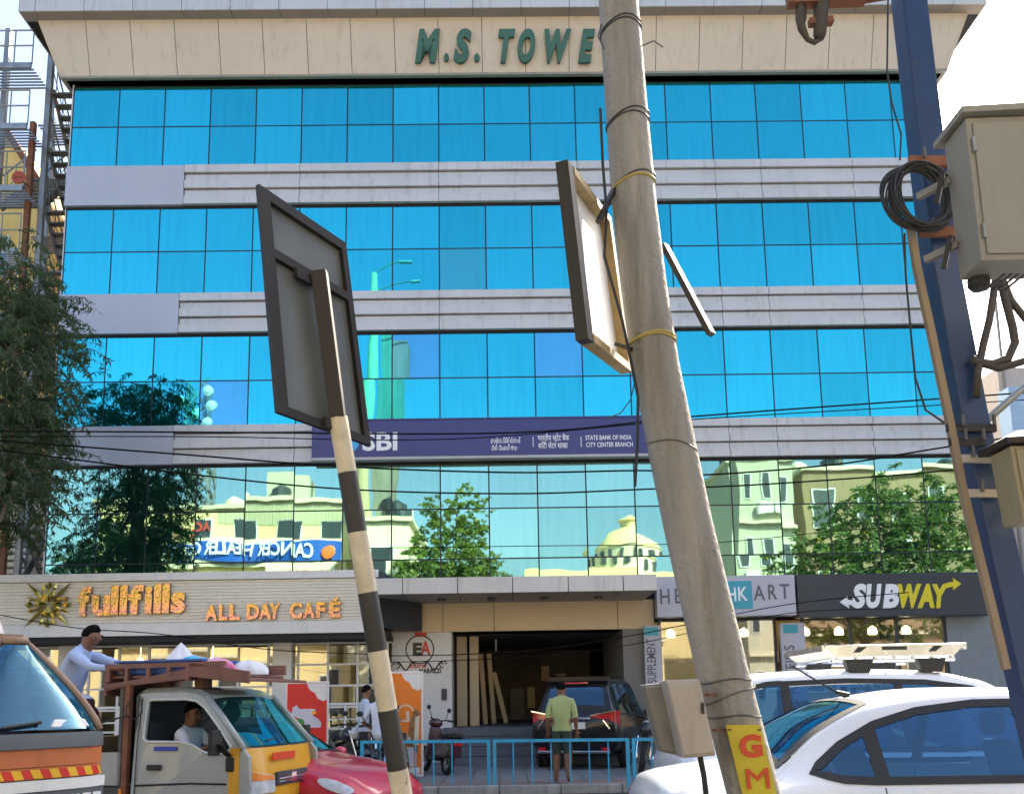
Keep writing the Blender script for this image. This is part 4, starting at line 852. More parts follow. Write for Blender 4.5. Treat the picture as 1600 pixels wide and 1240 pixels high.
def make_car(name, label, cat, paint, st, dlo, pill, wscreen, rscreen, wheels, loc, rz, glass=None, group=None):
    t = thing(name, label, cat, loc, rz, group); S = Shell(st); glass = glass or m_cg
    S.body(holes=[dlo], screens=[q_ for q_ in (wscreen, rscreen) if q_]).build('body', paint, t, smooth=True, auto=50)
    for sd_ in (-1, 1):
        sf = lambda u, v, o_=.006: (u, sd_*(S.sidey(u, v)+o_), v+o_*.3)
        ring(dlo, .022, .022, sf).build('window_trim', m_rub, t, smooth=True, fix=False)
        xs = [min(p[0] for p in dlo)]+pill+[max(p[0] for p in dlo)]
        def cut(a, c):
            bm = bmesh.new(); bm.faces.new([bm.verts.new((u, v, 0)) for u, v in dlo])
            for co, sgn in ((a, -1), (c, 1)): bmesh.ops.bisect_plane(bm, geom=bm.verts[:]+bm.edges[:]+bm.faces[:], plane_co=(co, 0, 0), plane_no=(sgn, 0, 0), clear_outer=True)
            f = bm.faces[:]; r_ = [(v.co.x, v.co.y) for v in f[0].verts] if f else None; bm.free(); return r_
        for x in pill:
            pl = cut(x-.04, x+.04)
            if pl: side_patch(S, pl, sd_, .005).build('pillar', m_rub, t, smooth=True)
        for a, c in zip(xs[:-1], xs[1:]):
            poly = cut(a+.03 if a != xs[0] else a-1, c-.03 if c != xs[-1] else c+1)
            if poly: side_patch(S, poly, sd_, .0).build('window', glass, t, smooth=True)
    for nm, sc in (('windscreen', wscreen), ('rear_screen', rscreen)):
        if sc: ring(sc, .025, .03, lambda u, v: (u, v, S.topz(u, v)+.006)).build('screen_trim', m_rub, t, smooth=True, fix=False); top_patch(S, sc, .001).build(nm, glass, t, smooth=True)
    # cabin
    zf = .45; x0c, x1c = min(p[0] for p in dlo)+.15, max(p[0] for p in dlo)
    b = MB(); b.bb(x0c-.1, x1c+.1, -.68, .68, zf-.2, zf); b.build('cabin_floor', m_rub, t)
    b = MB(); b.bb(x1c-.15, x1c+.1, -.66, .66, zf, .96); b.build('dashboard', m_rub, t)
    nrow = 3 if name == 'parked_suv' else 2
    for r_ in range(nrow):
        sx_ = x0c+.28+(x1c-x0c-.95)*r_/max(1, nrow-1)
        for sy in (-.36, .36):
            b = MB(); b.hexa([(sx_, sy-.23, zf+.2), (sx_+.12, sy-.23, zf+.2), (sx_+.12, sy+.23, zf+.2), (sx_, sy+.23, zf+.2)], [(sx_-.14, sy-.20, zf+.74), (sx_-.04, sy-.20, zf+.74), (sx_-.04, sy+.20, zf+.74), (sx_-.14, sy+.20, zf+.74)]); b.bb(sx_, sx_+.5, sy-.24, sy+.24, zf+.05, zf+.22); b.build('seat', m_seat, t, bevel=.04)
            b = MB(); b.box((sx_-.13, sy, zf+.85), (.08, .24, .16)); b.build('headrest', m_seat, t, bevel=.035)
    for (x, r_) in wheels:
        for sd_ in (-1, 1):
            y = sd_*(S.par(x)[4]-.06); wheel(t, x, y, r_)
            b = MB(); M = Matrix.Translation((x, sd_*(S.par(x)[4]-.012), r_)) @ Matrix.Rotation(R(90), 4, 'X'); b.lathe([(r_*1.02, -.03), (r_*1.16, -.03), (r_*1.16, .03), (r_*1.02, .03)], 24, M=M, caps=False); b.build('wheel_arch', m_rub, t)
    return t, S
def seam(S, t, pts, side, w_=.008, off=.002, m=None, nm='door_seam'):
    b = MB(); P = []
    for (u0, v0), (u1, v1) in zip(pts[:-1], pts[1:]):
        for k in range(9): P.append((u0+(u1-u0)*k/8, v0+(v1-v0)*k/8))
    b.tube([(u, side*(S.sidey(u, v)+off), v) for u, v in P], w_/2, 4); b.build(nm, m or m_rub, t)

# ---- white sedan, nearest, facing right
st_sedan = [(0.00, .50, .80, .88, .55, .70, .68, .60), (.07, .36, .90, .98, .70, .80, .76, .68), (.30, .28, .95, 1.03, .77, .84, .78, .70), (.60, .25, .99, 1.07, .78, .85, .79, .66), (.98, .22, 1.01, 1.32, .80, .86, .80, .60), (1.35, .2, 1.02, 1.46, .80, .86, .80, .57), (1.9, .2, 1.01, 1.515, .8, .86, .8, .56), (2.5, .2, 1.0, 1.505, .8, .86, .8, .56), (2.95, .2, .99, 1.40, .8, .86, .8, .57), (3.5, .2, .98, 1.10, .79, .86, .8, .66), (3.9, .22, .95, 1.02, .78, .84, .78, .68), (4.28, .28, .84, .90, .70, .78, .72, .62), (4.42, .38, .70, .74, .58, .66, .60, .54)]
dlo_sedan = [(.86, 1.075), (1.02, 1.035), (1.2, 1.025), (3.3, 1.02), (3.05, 1.25), (2.7, 1.395), (2.3, 1.445), (1.9, 1.445), (1.55, 1.405), (1.28, 1.33), (1.06, 1.22)]
px_rear = 1018
sedan, S = make_car('parked_car', 'white sedan close by at the lower right, beside the leaning concrete pole', 'car', m_wcar, st_sedan, dlo_sedan, [1.24, 2.15], [(3.46, -.62), (3.46, .62), (2.95, .50), (2.95, -.50)], [(.70, -.60), (.70, .60), (1.28, .48), (1.28, -.48)], [(.85, .31), (3.5, .31)], (11.97, CAM.y+5.05+.86, 0), 0.0, group=None)
for sd_ in (-1, 1):
    seam(S, sedan, [(1.24, .99), (1.22, .60), (1.32, .45)], sd_); seam(S, sedan, [(2.15, .99), (2.15, .42)], sd_)
    b = MB(); b.box((1.45, sd_*(S.sidey(1.45, .90)+.015), .90), (.2, .03, .035)); b.build('door_handle', m_wcar, sedan, bevel=.01)
    b = MB(); b.hexa([(-.01, sd_*.42, .78), (-.01, sd_*.70, .80), (.02, sd_*.70, .90), (.02, sd_*.42, .89)], [(.12, sd_*.42, .78), (.20, sd_*.80, .80), (.20, sd_*.80, .90), (.12, sd_*.42, .89)]); b.build('tail_lamp', m_tail, sedan, bevel=.02)
b = MB(); b.tube([(1.38, 0, 1.50), (1.30, 0, 1.525)], [.022, .014], 8); b.tube([(1.30, 0, 1.525), (1.02, 0, 1.70)], .006, 6); b.build('roof_antenna', m_rub, sedan)
b = MB(); b.box((-.04, 0, .62), (.02, .5, .12)); b.build('number_plate', m_plate, sedan)

# ---- white people carrier with roof carrier, behind the sedan
st_mpv = [(0.00, .42, .92, 1.02, .66, .80, .78, .66), (.10, .34, 1.0, 1.12, .75, .86, .82, .68), (.42, .28, 1.03, 1.60, .80, .88, .84, .60), (.85, .24, 1.03, 1.695, .82, .88, .84, .60), (1.6, .24, 1.02, 1.72, .82, .88, .84, .61), (2.3, .24, 1.01, 1.70, .82, .88, .84, .60), (2.75, .24, 1.0, 1.61, .82, .88, .84, .60), (3.45, .24, .99, 1.14, .81, .87, .83, .68), (3.95, .28, .94, 1.03, .78, .85, .79, .68), (4.25, .36, .78, .85, .64, .74, .70, .60)]
dlo_mpv = [(.30, 1.12), (.36, 1.06), (3.28, 1.03), (2.95, 1.36), (2.62, 1.55), (2.2, 1.61), (1.5, 1.63), (.8, 1.61), (.48, 1.54)]
mpv, S = make_car('parked_car', 'white people carrier with silver roof carrier standing behind the white sedan', 'car', m_wcar, st_mpv, dlo_mpv, [.95, 1.95], [(3.38, -.64), (3.38, .64), (2.72, .54), (2.72, -.54)], [(.08, -.62), (.08, .62), (.42, .52), (.42, -.52)], [(.75, .31), (3.5, .31)], (12.62, CAM.y+7.7+.88, 0), 0.0)
for sd_ in (-1, 1): seam(S, mpv, [(.95, 1.0), (.93, .5)], sd_); seam(S, mpv, [(1.95, 1.0), (1.95, .4)], sd_)
m_alu = mat('bright_aluminium', (0.70, 0.72, 0.74), .25, metal=.9, var=.1, scale=9)
rk = thing('roof_carrier', 'silver roof carrier with dark brackets on the white people carrier', 'roof rack', (13.9, CAM.y+8.5, 1.72))
RX0, RX1 = onY(1284, 1020, CAM.y+8.0).x, onY(1512, 1020, CAM.y+8.0).x; RY0, RY1 = CAM.y+8.0, CAM.y+9.1; RZ0, RZ1 = 1.80, 1.95
for (y, nm) in ((RY0, 'side_panel'), (RY1, 'side_panel')):
    q = MB(); q.hexa([(RX0+.12, y, RZ1-.11), (RX1-.12, y, RZ1-.11), (RX1, y, RZ1), (RX0, y, RZ1)], [(RX0+.12, y+.03, RZ1-.11), (RX1-.12, y+.03, RZ1-.11), (RX1, y+.03, RZ1), (RX0, y+.03, RZ1)]); q.build(nm, m_alu, rk, world=True, bevel=.006)
for k in range(7): x = RX0+.14+(RX1-RX0-.28)*k/6; q = MB(); q.tube([(x, RY0, RZ0+.03), (x, RY1, RZ0+.03)], .014, 8); q.build('slat', m_alu, rk, world=True)
for x in (RX0+.02, RX1-.02): q = MB(); q.bar((x, RY0, RZ1-.03), (x, RY1, RZ1-.03), .03, .05); q.build('end_rail', m_alu, rk, world=True)
for y in (RY0+.05, RY1-.05): q = MB(); q.tube([(RX0+.1, y, RZ0+.015), (RX1-.1, y, RZ0+.015)], .02, 8); q.build('base_rail', m_alu, rk, world=True)
for x in (RX0+.33, RX1-.33):
    for y in (RY0+.04, RY1-.04): q = MB(); q.hexa([(x-.09, y-.05, 1.70), (x+.09, y-.05, 1.70), (x+.09, y+.05, 1.70), (x-.09, y+.05, 1.70)], [(x-.13, y-.05, 1.82), (x+.13, y-.05, 1.82), (x+.13, y+.05, 1.82), (x-.13, y+.05, 1.82)]); q.build('mount', m_rub, rk, world=True, bevel=.01)
q = MB(); xm = (RX0+RX1)/2; q.bb(xm-.11, xm+.11, RY0-.008, RY0-.001, RZ1-.05, RZ1-.02); q.build('badge', m_rub, rk, world=True)
for x in (RX0+.28, RX1-.35):
    q = MB(); q.hexa([(x, RY0-.006, RZ1-.07), (x+.06, RY0-.006, RZ1-.07), (x+.13, RY0-.006, RZ1-.02), (x+.05, RY0-.006, RZ1-.02)], [(x, RY0-.001, RZ1-.07), (x+.06, RY0-.001, RZ1-.07), (x+.13, RY0-.001, RZ1-.02), (x+.05, RY0-.001, RZ1-.02)]); q.build('slot', m_rub, rk, world=True)

# ---- red hatchback half behind the small truck
st_red = [(0.00, .42, .85, .95, .62, .78, .74, .62), (.12, .32, .95, 1.10, .72, .82, .78, .64), (.5, .25, .98, 1.40, .78, .85, .80, .58), (1.1, .2, .97, 1.50, .8, .86, .81, .58), (1.8, .2, .96, 1.50, .8, .86, .81, .58), (2.2, .2, .95, 1.41, .8, .86, .81, .58), (2.85, .2, .93, 1.03, .79, .86, .81, .68), (3.3, .22, .86, .94, .78, .85, .79, .68), (3.7, .26, .74, .83, .72, .81, .76, .66), (3.88, .34, .62, .70, .62, .72, .68, .6), (3.97, .42, .55, .60, .50, .60, .56, .5)]
dlo_red = [(.55, 1.06), (.62, 1.0), (2.62, .985), (2.35, 1.22), (2.05, 1.38), (1.7, 1.43), (1.1, 1.43), (.75, 1.34)]
rp = D(606, 1215, 9.9); RZR = R(-22)
rl_ = Vector((rp.x, rp.y, 0))-Matrix.Rotation(RZR, 3, 'Z') @ Vector((3.97, -.25, 0))
red, S = make_car('hatchback_car', 'bright red hatchback with its bonnet showing behind the small truck', 'car', m_rcar, st_red, dlo_red, [1.25], [(2.80, -.66), (2.80, .66), (2.2, .50), (2.2, -.50)], [(.12, -.58), (.12, .58), (.5, .48), (.5, -.48)], [(.65, .30), (3.15, .30)], rl_, RZR, glass=m_cgt); red.scale = (1, 1, .89)
for sd_ in (-1, 1):
    poly = [(3.64+.21*math.cos(a)*.93+.055*math.sin(a)*.36, .715-.21*math.cos(a)*.36+.055*math.sin(a)*.93) for a in [2*math.pi*i/20 for i in range(20)]]
    side_patch(S, poly, sd_, .024).build('headlamp', m_lens, red, smooth=True)
    b = MB(); b.ball((2.62, sd_*.92, 1.02), (.08, .1, .07), 10); b.build('door_mirror', m_rcar, red, smooth=True)
    seam(S, red, [(2.7, .90), (2.62, .35)], sd_)
b = MB(); b.tube([(2.84, -.5, 1.10), (2.86, .1, 1.115)], .012, 6); b.build('wiper', m_rub, red)
b = MB(); b.box((3.93, 0, .50), (.12, .6, .16)); b.build('grille', m_rub, red, bevel=.02)
top_patch(S, [(3.30, -.64), (3.34, -.64), (3.40, .0), (3.34, .64), (3.30, .64), (3.36, 0)], .003).build('bonnet_crease', m_rcar, red)

# ---- black seven seater parked nose-in at the hall
st_inn = [(0.00, .42, .92, 1.02, .74, .86, .84, .74), (.10, .36, 1.0, 1.16, .80, .90, .87, .76), (.34, .30, 1.05, 1.62, .83, .92, .88, .68), (.62, .26, 1.05, 1.80, .84, .92, .88, .66), (1.4, .25, 1.04, 1.84, .84, .92, .88, .66), (2.3, .25, 1.02, 1.82, .84, .92, .88, .66), (2.85, .25, 1.0, 1.72, .84, .92, .88, .65), (3.6, .25, .98, 1.16, .83, .91, .87, .72), (4.25, .3, .92, 1.03, .79, .88, .82, .70), (4.6, .4, .76, .84, .64, .76, .72, .62)]
dlo_inn = [(.34, 1.20), (.42, 1.10), (3.4, 1.05), (3.0, 1.46), (2.7, 1.68), (2.2, 1.74), (1.3, 1.76), (.7, 1.73), (.46, 1.62)]
ip = D(897, 1180, 18.0); RZI = R(71)
il = Vector((ip.x, ip.y, .115))
suv, S = make_car('parked_suv', 'black seven seater parked nose-in before the dark hall', 'car', m_bcar, st_inn, dlo_inn, [1.15, 2.1], [(3.5, -.66), (3.5, .66), (2.82, .56), (2.82, -.56)], [(.12, -.66), (.12, .66), (.40, .56), (.40, -.56)], [(.85, .33), (3.7, .33)], il, RZI)
for sd_ in (-1, 1):
    b = MB(); b.hexa([(-.015, sd_*.36, 1.04), (-.015, sd_*.50, 1.12), (.02, sd_*.86, 1.16), (.02, sd_*.86, .80), (.0, sd_*.72, .82), (-.015, sd_*.60, 1.0)], [(.1, sd_*.36, 1.04), (.1, sd_*.50, 1.12), (.30, sd_*.91, 1.17), (.18, sd_*.92, .80), (.1, sd_*.72, .82), (.1, sd_*.60, 1.0)]); b.build('tail_lamp', m_tail, suv, bevel=.012)
    b = MB(); b.bar((-.03, sd_*.36, 1.075), (.0, sd_*.88, 1.175), .03, .025); b.bar((-.028, sd_*.62, .985), (.0, sd_*.75, .81), .03, .025); b.build('lamp_trim', m_chrome, suv)
    b = MB(); b.box((-.012, sd_*.66, .42), (.03, .16, .06)); b.build('reflector', m_tail, suv)
    b = MB(); b.ball((2.95, sd_*1.02, 1.10), (.09, .11, .10), 10); b.build('door_mirror', m_bcar, suv, smooth=True)
b = MB(); b.box((-.03, 0, 1.02), (.04, .72, .045)); b.build('chrome_bar', m_chrome, suv, bevel=.01)
b = MB(); b.box((-.03, 0, .36), (.05, 1.5, .05)); b.build('bumper_trim', m_chrome, suv, bevel=.01)
b = MB(); b.box((-.015, 0, .88), (.03, .50, .13)); b.build('number_plate', m_plate, suv)
b = MB(); b.hexa([(.36, -.64, 1.74), (.36, .64, 1.74), (.62, .66, 1.84), (.62, -.66, 1.84)], [(.33, -.64, 1.78), (.33, .64, 1.78), (.62, .66, 1.875), (.62, -.66, 1.875)]); b.build('spoiler', m_bcar, suv, bevel=.01)
b = MB(); b.box((.335, 0, 1.735), (.02, .5, .03)); b.build('brake_lamp', m_tail, suv)
b = MB(); b.tube([(.10, .1, 1.17), (.27, -.42, 1.36)], .01, 5); b.build('wiper', m_rub, suv)

# ---- small grey and yellow pickup truck
m_grey = mat('silver_grey_paint', (0.34, 0.37, 0.37), .4, var=.06, scale=2, coat=.4, dirt=.2)
m_ypaint = mat('yellow_paint', (0.72, 0.36, 0.015), .4, var=.06, scale=2, coat=.4, dirt=.15)
tpz = D(206, 1150, 9.15); RZT = R(-15)
tk = thing('pickup_truck', 'small grey pickup truck with yellow nose, carrying a brown rack on its roof', 'truck', (tpz.x, tpz.y, 0), RZT)
TW = .74                                          # local: x forward, near side y = 0, far side y = 2*TW
outer = [(0, .42), (1.18, .42), (1.30, .50), (1.36, .72), (1.34, 1.0), (1.26, 1.10), (1.02, 1.36), (.80, 1.58), (.68, 1.645), (.5, 1.675), (.06, 1.675), (0, 1.63)]
hole = [(.13, 1.19), (.17, 1.155), (.55, 1.15), (.70, 1.12), (.84, 1.05), (.96, 1.03), (1.10, 1.035), (1.14, 1.10), (.98, 1.30), (.80, 1.49), (.70, 1.555), (.58, 1.575), (.17, 1.575), (.13, 1.55)]
def tumble(z): return .0 if z < 1.05 else (z-1.05)*.13
def holed(outer, hole, y0, th):
    bm = bmesh.new(); es = []
    for lp in (outer, hole):
        vs = [bm.verts.new((u, 0, v)) for u, v in lp]; es += [bm.edges.new((vs[i], vs[(i+1) % len(vs)])) for i in range(len(vs))]
    bmesh.ops.triangle_fill(bm, use_beauty=True, edges=es)
    bmesh.ops.recalc_face_normals(bm, faces=bm.faces[:])
    r_ = bmesh.ops.extrude_face_region(bm, geom=bm.faces[:]); nv = [v for v in r_['geom'] if isinstance(v, bmesh.types.BMVert)]
    for v in nv: v.co.y += th
    bmesh.ops.recalc_face_normals(bm, faces=bm.faces[:])
    for v in bm.verts: v.co.y = y0+(v.co.y if y0 == 0 else -v.co.y)+(tumble(v.co.z) if y0 == 0 else -tumble(v.co.z))
    me = bpy.data.meshes.new('side'); bm.to_mesh(me); bm.free(); return me
for y0 in (0, 2*TW):
    me = holed(outer, hole, y0, .05); me.materials.append(m_grey); link('cab_side', me, tk, bevel=.008)
    s = 1 if y0 == 0 else -1
    b = MB(); P = [(u, y0-s*.006+s*tumble(v), v) for u, v in hole]; b.tube(P+[P[0]], .014, 6, cap=False); b.build('window_frame', mat('pale_trim_paint', (0.62, 0.64, 0.6), .4), tk)
    b = MB(); b.box((.28, y0-s*.012, .90), (.16, .03, .055)); b.build('door_handle', m_rub, tk, bevel=.01)
    b = MB(); b.tube([(.06, y0-s*.004+s*tumble(v), v) for v in (.45, .8, 1.2, 1.6)], .006, 4); b.tube([(.06, y0-s*.004, .72), (.7, y0-s*.004, .745), (1.1, y0-s*.004, .74)], .010, 4); b.build('door_seam', m_rub, tk)
    b = MB(); b.hexa([(1.10, y0-s*.02, 1.02), (1.17, y0-s*.02, 1.02), (1.17, y0-s*.02, 1.0), (1.10, y0-s*.02, 1.0)], [(1.06, y0-s*.20, 1.14), (1.17, y0-s*.20, 1.14), (1.17, y0-s*.20, 1.12), (1.06, y0-s*.20, 1.12)]); b.box((1.08, y0-s*.20, 1.15), (.05, .15, .24)); b.build('door_mirror', m_rub, tk, bevel=.015)
    b = MB(); b.box((1.14, y0-s*.012, .93), (.09, .03, .14)); b.build('mirror_foot', m_rub, tk, bevel=.02)
b = MB(); b.box((.40, -.008, 1.085), (.26, .006, .045)); b.build('blue_sticker', mat('sticker_blue', (0.03, 0.06, 0.42), .5), tk)
yA = tumble(1.66); b = MB()
rows = [(.0, 1.655), (.06, 1.685), (.5, 1.69), (.68, 1.66), (.82, 1.60)]
for (x0_, z0_), (x1_, z1_) in zip(rows[:-1], rows[1:]):
    b.hexa([(x0_, yA-.02, z0_-.03), (x0_, 2*TW-yA+.02, z0_-.03), (x0_, 2*TW-yA-.06, z0_+.012), (x0_, yA+.06, z0_+.012)], [(x1_, yA-.02, z1_-.03), (x1_, 2*TW-yA+.02, z1_-.03), (x1_, 2*TW-yA-.06, z1_+.012), (x1_, yA+.06, z1_+.012)])
b.build('roof', m_grey, tk)
b = MB(); b.bb(-.0, .03, .05, 2*TW-.05, .45, 1.62); b.build('cab_back', m_char, tk)
# nose: rounded yellow panel
def nose(u, v):
    y = 2*TW*u; e = abs(2*u-1); z = .44+.64*v; x = 1.40+.03*math.sin(v*3)-.05*v-.16*e**4; return (x, y, z)
b = MB(); b.grid(nose, 25, 9); b.build('nose_panel', m_ypaint, tk, smooth=True)
b = MB(); b.hexa([(1.12, 0, .42), (1.24, -.006, .42), (1.24, -.006, 1.09), (1.12, -.006, 1.09)], [(1.12, .03, .42), (1.24, .03, .42), (1.24, .03, 1.09), (1.12, .03, 1.09)]); b.build('nose_side', m_ypaint, tk)
b = MB(); b.grid(lambda u, v: (lambda p: (p[0]*(1-v)+1.24*v, p[1], 1.08+.03*v))(nose(u, 1)), 25, 3); b.build('cowl', m_char, tk)
def wsc(u, v):
    z = 1.10+.52*v; ya = tumble(z)+.05; y = ya+(2*TW-2*ya)*u; e = abs(2*u-1); return (1.27-.47*v-.03*v*(1-v)+.05*(1-e*e)*(1-v)-.03*e**3, y, z)
b = MB(); b.grid(wsc, 17, 9); b.build('windscreen', m_cgt, tk, smooth=True)
for s, y0 in ((1, 0.0), (-1, 2*TW)):
    b = MB(); b.tube([(1.27, y0+s*.02, 1.08), (1.02, y0+s*(tumble(1.36)+.02), 1.36), (.80, y0+s*(tumble(1.58)+.02), 1.595)], .035, 8); b.build('pillar', m_grey, tk, smooth=True)
    ua = (lambda f: f) if s > 0 else (lambda f: 1-f)
    def lamp(u0, u1, v0, v1, off): 
        bb_ = MB(); bb_.grid(lambda u, v: (lambda p: (p[0]+off, p[1], p[2]))(nose(ua(u0+(u1-u0)*u), v0+(v1-v0)*v+(.10*(.5-u)*(v)))), 7, 5); return bb_
    o = lamp(.05, .27, .30, .60, .012).build('headlamp', m_lens, tk, smooth=True, fix=False); lamp(.06, .26, .50, .59, .018).build('indicator', m_amber, o, smooth=True, fix=False)
b = MB(); b.box((1.415, TW, .76), (.03, .66, .14)); b.build('grille', m_char, tk, bevel=.01)
b = MB(); b.box((1.434, TW, .76), (.01, .6, .012)); b.box((1.434, TW, .73), (.01, .6, .012)); b.box((1.436, TW, .76), (.012, .1, .1)); b.build('grille_trim', m_chrome, tk)
b = MB(); b.box((1.40, TW-.15, .985), (.012, .46, .075)); b.build('red_sticker', mat('sticker_orange_red', (0.75, 0.07, 0.02), .5), tk)
b = MB(); b.tube([(1.27, TW-.3, 1.14), (1.22, TW+.25, 1.17)], .012, 5); b.build('wiper', m_rub, tk)
b = MB(); b.box((1.40, TW, .48), (.08, 1.3, .12)); b.build('bumper', m_rub, tk, bevel=.02)
b = MB(); b.bb(.05, 1.2, .06, 2*TW-.06, .44, .5); b.bb(.08, .55, .1, 2*TW-.1, .5, .86); b.bb(.06, .16, .1, 2*TW-.1, .8, 1.35); b.build('seat', m_char, tk)
b = MB(); b.bb(1.0, 1.2, .06, 2*TW-.06, .8, 1.07); b.build('dashboard', m_rub, tk)
b = MB(); M = Matrix.Translation((.93, .42, 1.10)) @ Matrix.Rotation(R(62), 4, 'Y'); b.tube([M @ Vector((.18*math.cos(a), .18*math.sin(a), 0)) for a in [2*math.pi*i/20 for i in range(21)]], .014, 6, cap=False); b.build('steering_wheel', m_rub, tk)
# load bed
b = MB(); b.bb(-2.3, -.12, .0, 2*TW, .62, .70); b.build('bed_floor', m_char, tk)
for y in (0, 2*TW-.03): b = MB(); b.bb(-2.3, -.12, y, y+.03, .72, 1.05); b.build('bed_side', m_grey, tk)
b = MB(); b.bb(-.16, -.12, .0, 2*TW, .72, 1.7); b.build('headboard', m_char, tk)
for y in (.03, 2*TW-.03): b = MB(); b.bar((-.08, y, .62), (-.08, y, 1.74), .06); b.build('rack_post', m_rust, tk)
for x in (.75, -1.6):
    for y in (.08, 2*TW-.08): wheel(tk, x, y, .27, .15)
b = MB(); b.tube([(.0, -.03, 1.60), (-.02, -.08, 1.5), (.0, -.1, 1.42), (.08, -.08, 1.38), (.12, -.02, 1.45), (.10, -.01, 1.58)], .008, 5, cap=False); b.tube([(0, -.1, 1.42), (-.5, -.12, 1.30)], .010, 5); b.build('wire_loop', m_rub, tk)
b = MB(); b.box((-.1, -.01, .66), (.03, .02, .06)); b.build('side_marker', m_amber, tk)

# brown rack / upturned table frame carried on the roof
m_brown = mat('brown_painted_wood', (0.20, 0.085, 0.065), .55, var=.25, scale=6, streak=True)
rkt = thing('brown_rack', 'brown wooden rack frame lying across the roof of the small truck', 'rack', (tpz.x, tpz.y, 1.72), RZT)
b = MB(); b.bb(-.38, 1.02, .02, .06, 1.90, 1.95); o = b.build('top_rail', m_brown, rkt); o.location.z = -1.72
def RK(nm, f, m=m_brown, bevel=.006): b = MB(); f(b); o = b.build(nm, m, rkt, bevel=bevel); o.location.z = -1.72; return o
RK('lower_rail', lambda b: b.bar((-.38, .04, 1.72), (.60, .04, 1.80), .05, .05)); RK('slope_rail', lambda b: b.bar((-.38, .05, 1.70), (.68, .05, 1.87), .05, .06))
for x in (-.34, -.12, .14, .38, .6): RK('upright', lambda b: b.bar((x, .04, 1.76), (x, .04, 1.92), .045))
RK('far_rail', lambda b: b.bb(-.38, 1.0, 1.30, 1.34, 1.84, 1.95)); RK('end_board', lambda b: b.bb(-.40, -.36, .04, 1.34, 1.62, 1.94))
RK('front_board', lambda b: b.hexa([(.62, .02, 1.80), (1.30, .02, 1.72), (1.30, .02, 1.84), (.62, .02, 1.95)], [(.62, .06, 1.80), (1.30, .06, 1.72), (1.30, .06, 1.84), (.62, .06, 1.95)]))
RK('deck', lambda b: b.bb(-.34, 1.0, .08, 1.28, 1.80, 1.83)); RK('deck_slope', lambda b: b.hexa([(.64, .08, 1.80), (1.28, .08, 1.74), (1.28, 1.3, 1.74), (.64, 1.3, 1.80)], [(.64, .08, 1.83), (1.28, .08, 1.77), (1.28, 1.3, 1.77), (.64, 1.3, 1.83)]))
for fx, fy in ((.1, .3), (.1, 1.0), (.5, .3)): RK('foot', lambda b: b.bb(fx, fx+.1, fy, fy+.1, 1.69, 1.80))
Mt = Matrix.Translation((tpz.x, tpz.y, 0)) @ Matrix.Rotation(RZT, 4, 'Z')
def on_rack(x, y, z): return Mt @ Vector((x, y, z))
def cloth_bundle(name, label, x, y, z, sx, sy, sz, m, seed, cat='bundle', peak=0):
    rnd = random.Random(seed); t = thing(name, label, cat, on_rack(x, y, z), RZT); b = MB(); ph = [rnd.uniform(0, 6) for _ in range(4)]
    def f(u, v):
        a = 2*math.pi*u; h = v; k = (1-h**2.2) if not peak else max(.02, (1-h)**.9); w_ = 1+.14*math.sin(3*a+ph[0])+.08*math.sin(7*a+ph[1])+.05*math.sin(11*a+ph[2]+4*h)
        return (sx*k**.5*w_*math.cos(a) if not peak else sx*k*w_*math.cos(a), sy*(k**.5 if not peak else k)*w_*math.sin(a), sz*h)
    b.grid(f, 26, 9, closed_u=True); b.build('cloth', m, t, smooth=True, fix=False)
    if not peak: b = MB(); b.tube([(-sx*.9, 0, sz*.45), (0, 0, sz*1.02), (sx*.9, 0, sz*.45)], .01, 5); b.build('tie', m_wpaint, t)
    return t
q = MB(); bt = thing('blue_crate', 'flat blue crate lying on the brown rack under the cloths', 'crate', on_rack(.15, .55, 1.835), RZT)
q.bb(-.45, .55, -.45, .45, 0, .13); q.build('body', mat('blue_plastic', (0.03, 0.10, 0.38), .5, var=.15), bt, bevel=.02); q = MB(); q.bb(-.47, .57, -.47, .47, .13, .15); q.build('lid', mat('blue_plastic', (0.03, 0.10, 0.38)), bt)
cloth_bundle('cloth_bundle', 'peaked white cloth standing on the load of the rack', .22, .45, 1.985, .16, .14, .20, mat('white_cloth', (0.75, 0.76, 0.80), .8, var=.05), 1, peak=1)
cloth_bundle('cloth_bundle', 'light blue cloth bundle beside the white peaked cloth', .42, .40, 1.985, .12, .12, .05, mat('light_blue_cloth', (0.08, 0.45, 0.70), .8, var=.1), 2)
cloth_bundle('cloth_bundle', 'pink and white cloth bundle on the front of the rack', .74, .30, 1.835, .22, .18, .17, mat('pink_cloth', (0.68, 0.03, 0.22), .8, c2=(0.75, 0.62, 0.72), scale=5), 3)
cloth_bundle('cloth_bundle', 'white folded bundle at the far end of the rack', .80, .85, 1.835, .2, .2, .16, mat('white_cloth', (0.75, 0.76, 0.80)), 4)
# ================================================================ orange three wheeler truck at the lower left
m_orange = mat('orange_paint', (0.52, 0.15, 0.045), .45, var=.08, scale=2, dirt=.25)
m_tan = mat('faded_brown_paint', (0.30, 0.19, 0.13), .5, var=.15, scale=3)
m_slate = mat('slate_plastic', (0.10, 0.115, 0.13), .5, var=.2, scale=3, streak=True)
PA = D(-90, 1180, 5.5); PB = D(170, 1180, 6.35)       # bottom corners of the face
fx = Vector((PB.x-PA.x, PB.y-PA.y, 0)); FW = fx.length; ang = math.atan2(fx.y, fx.x)
ot = thing('cargo_truck', 'orange cargo truck front with red and yellow chevron strip at the lower left', 'truck', (PA.x, PA.y, 0), ang)
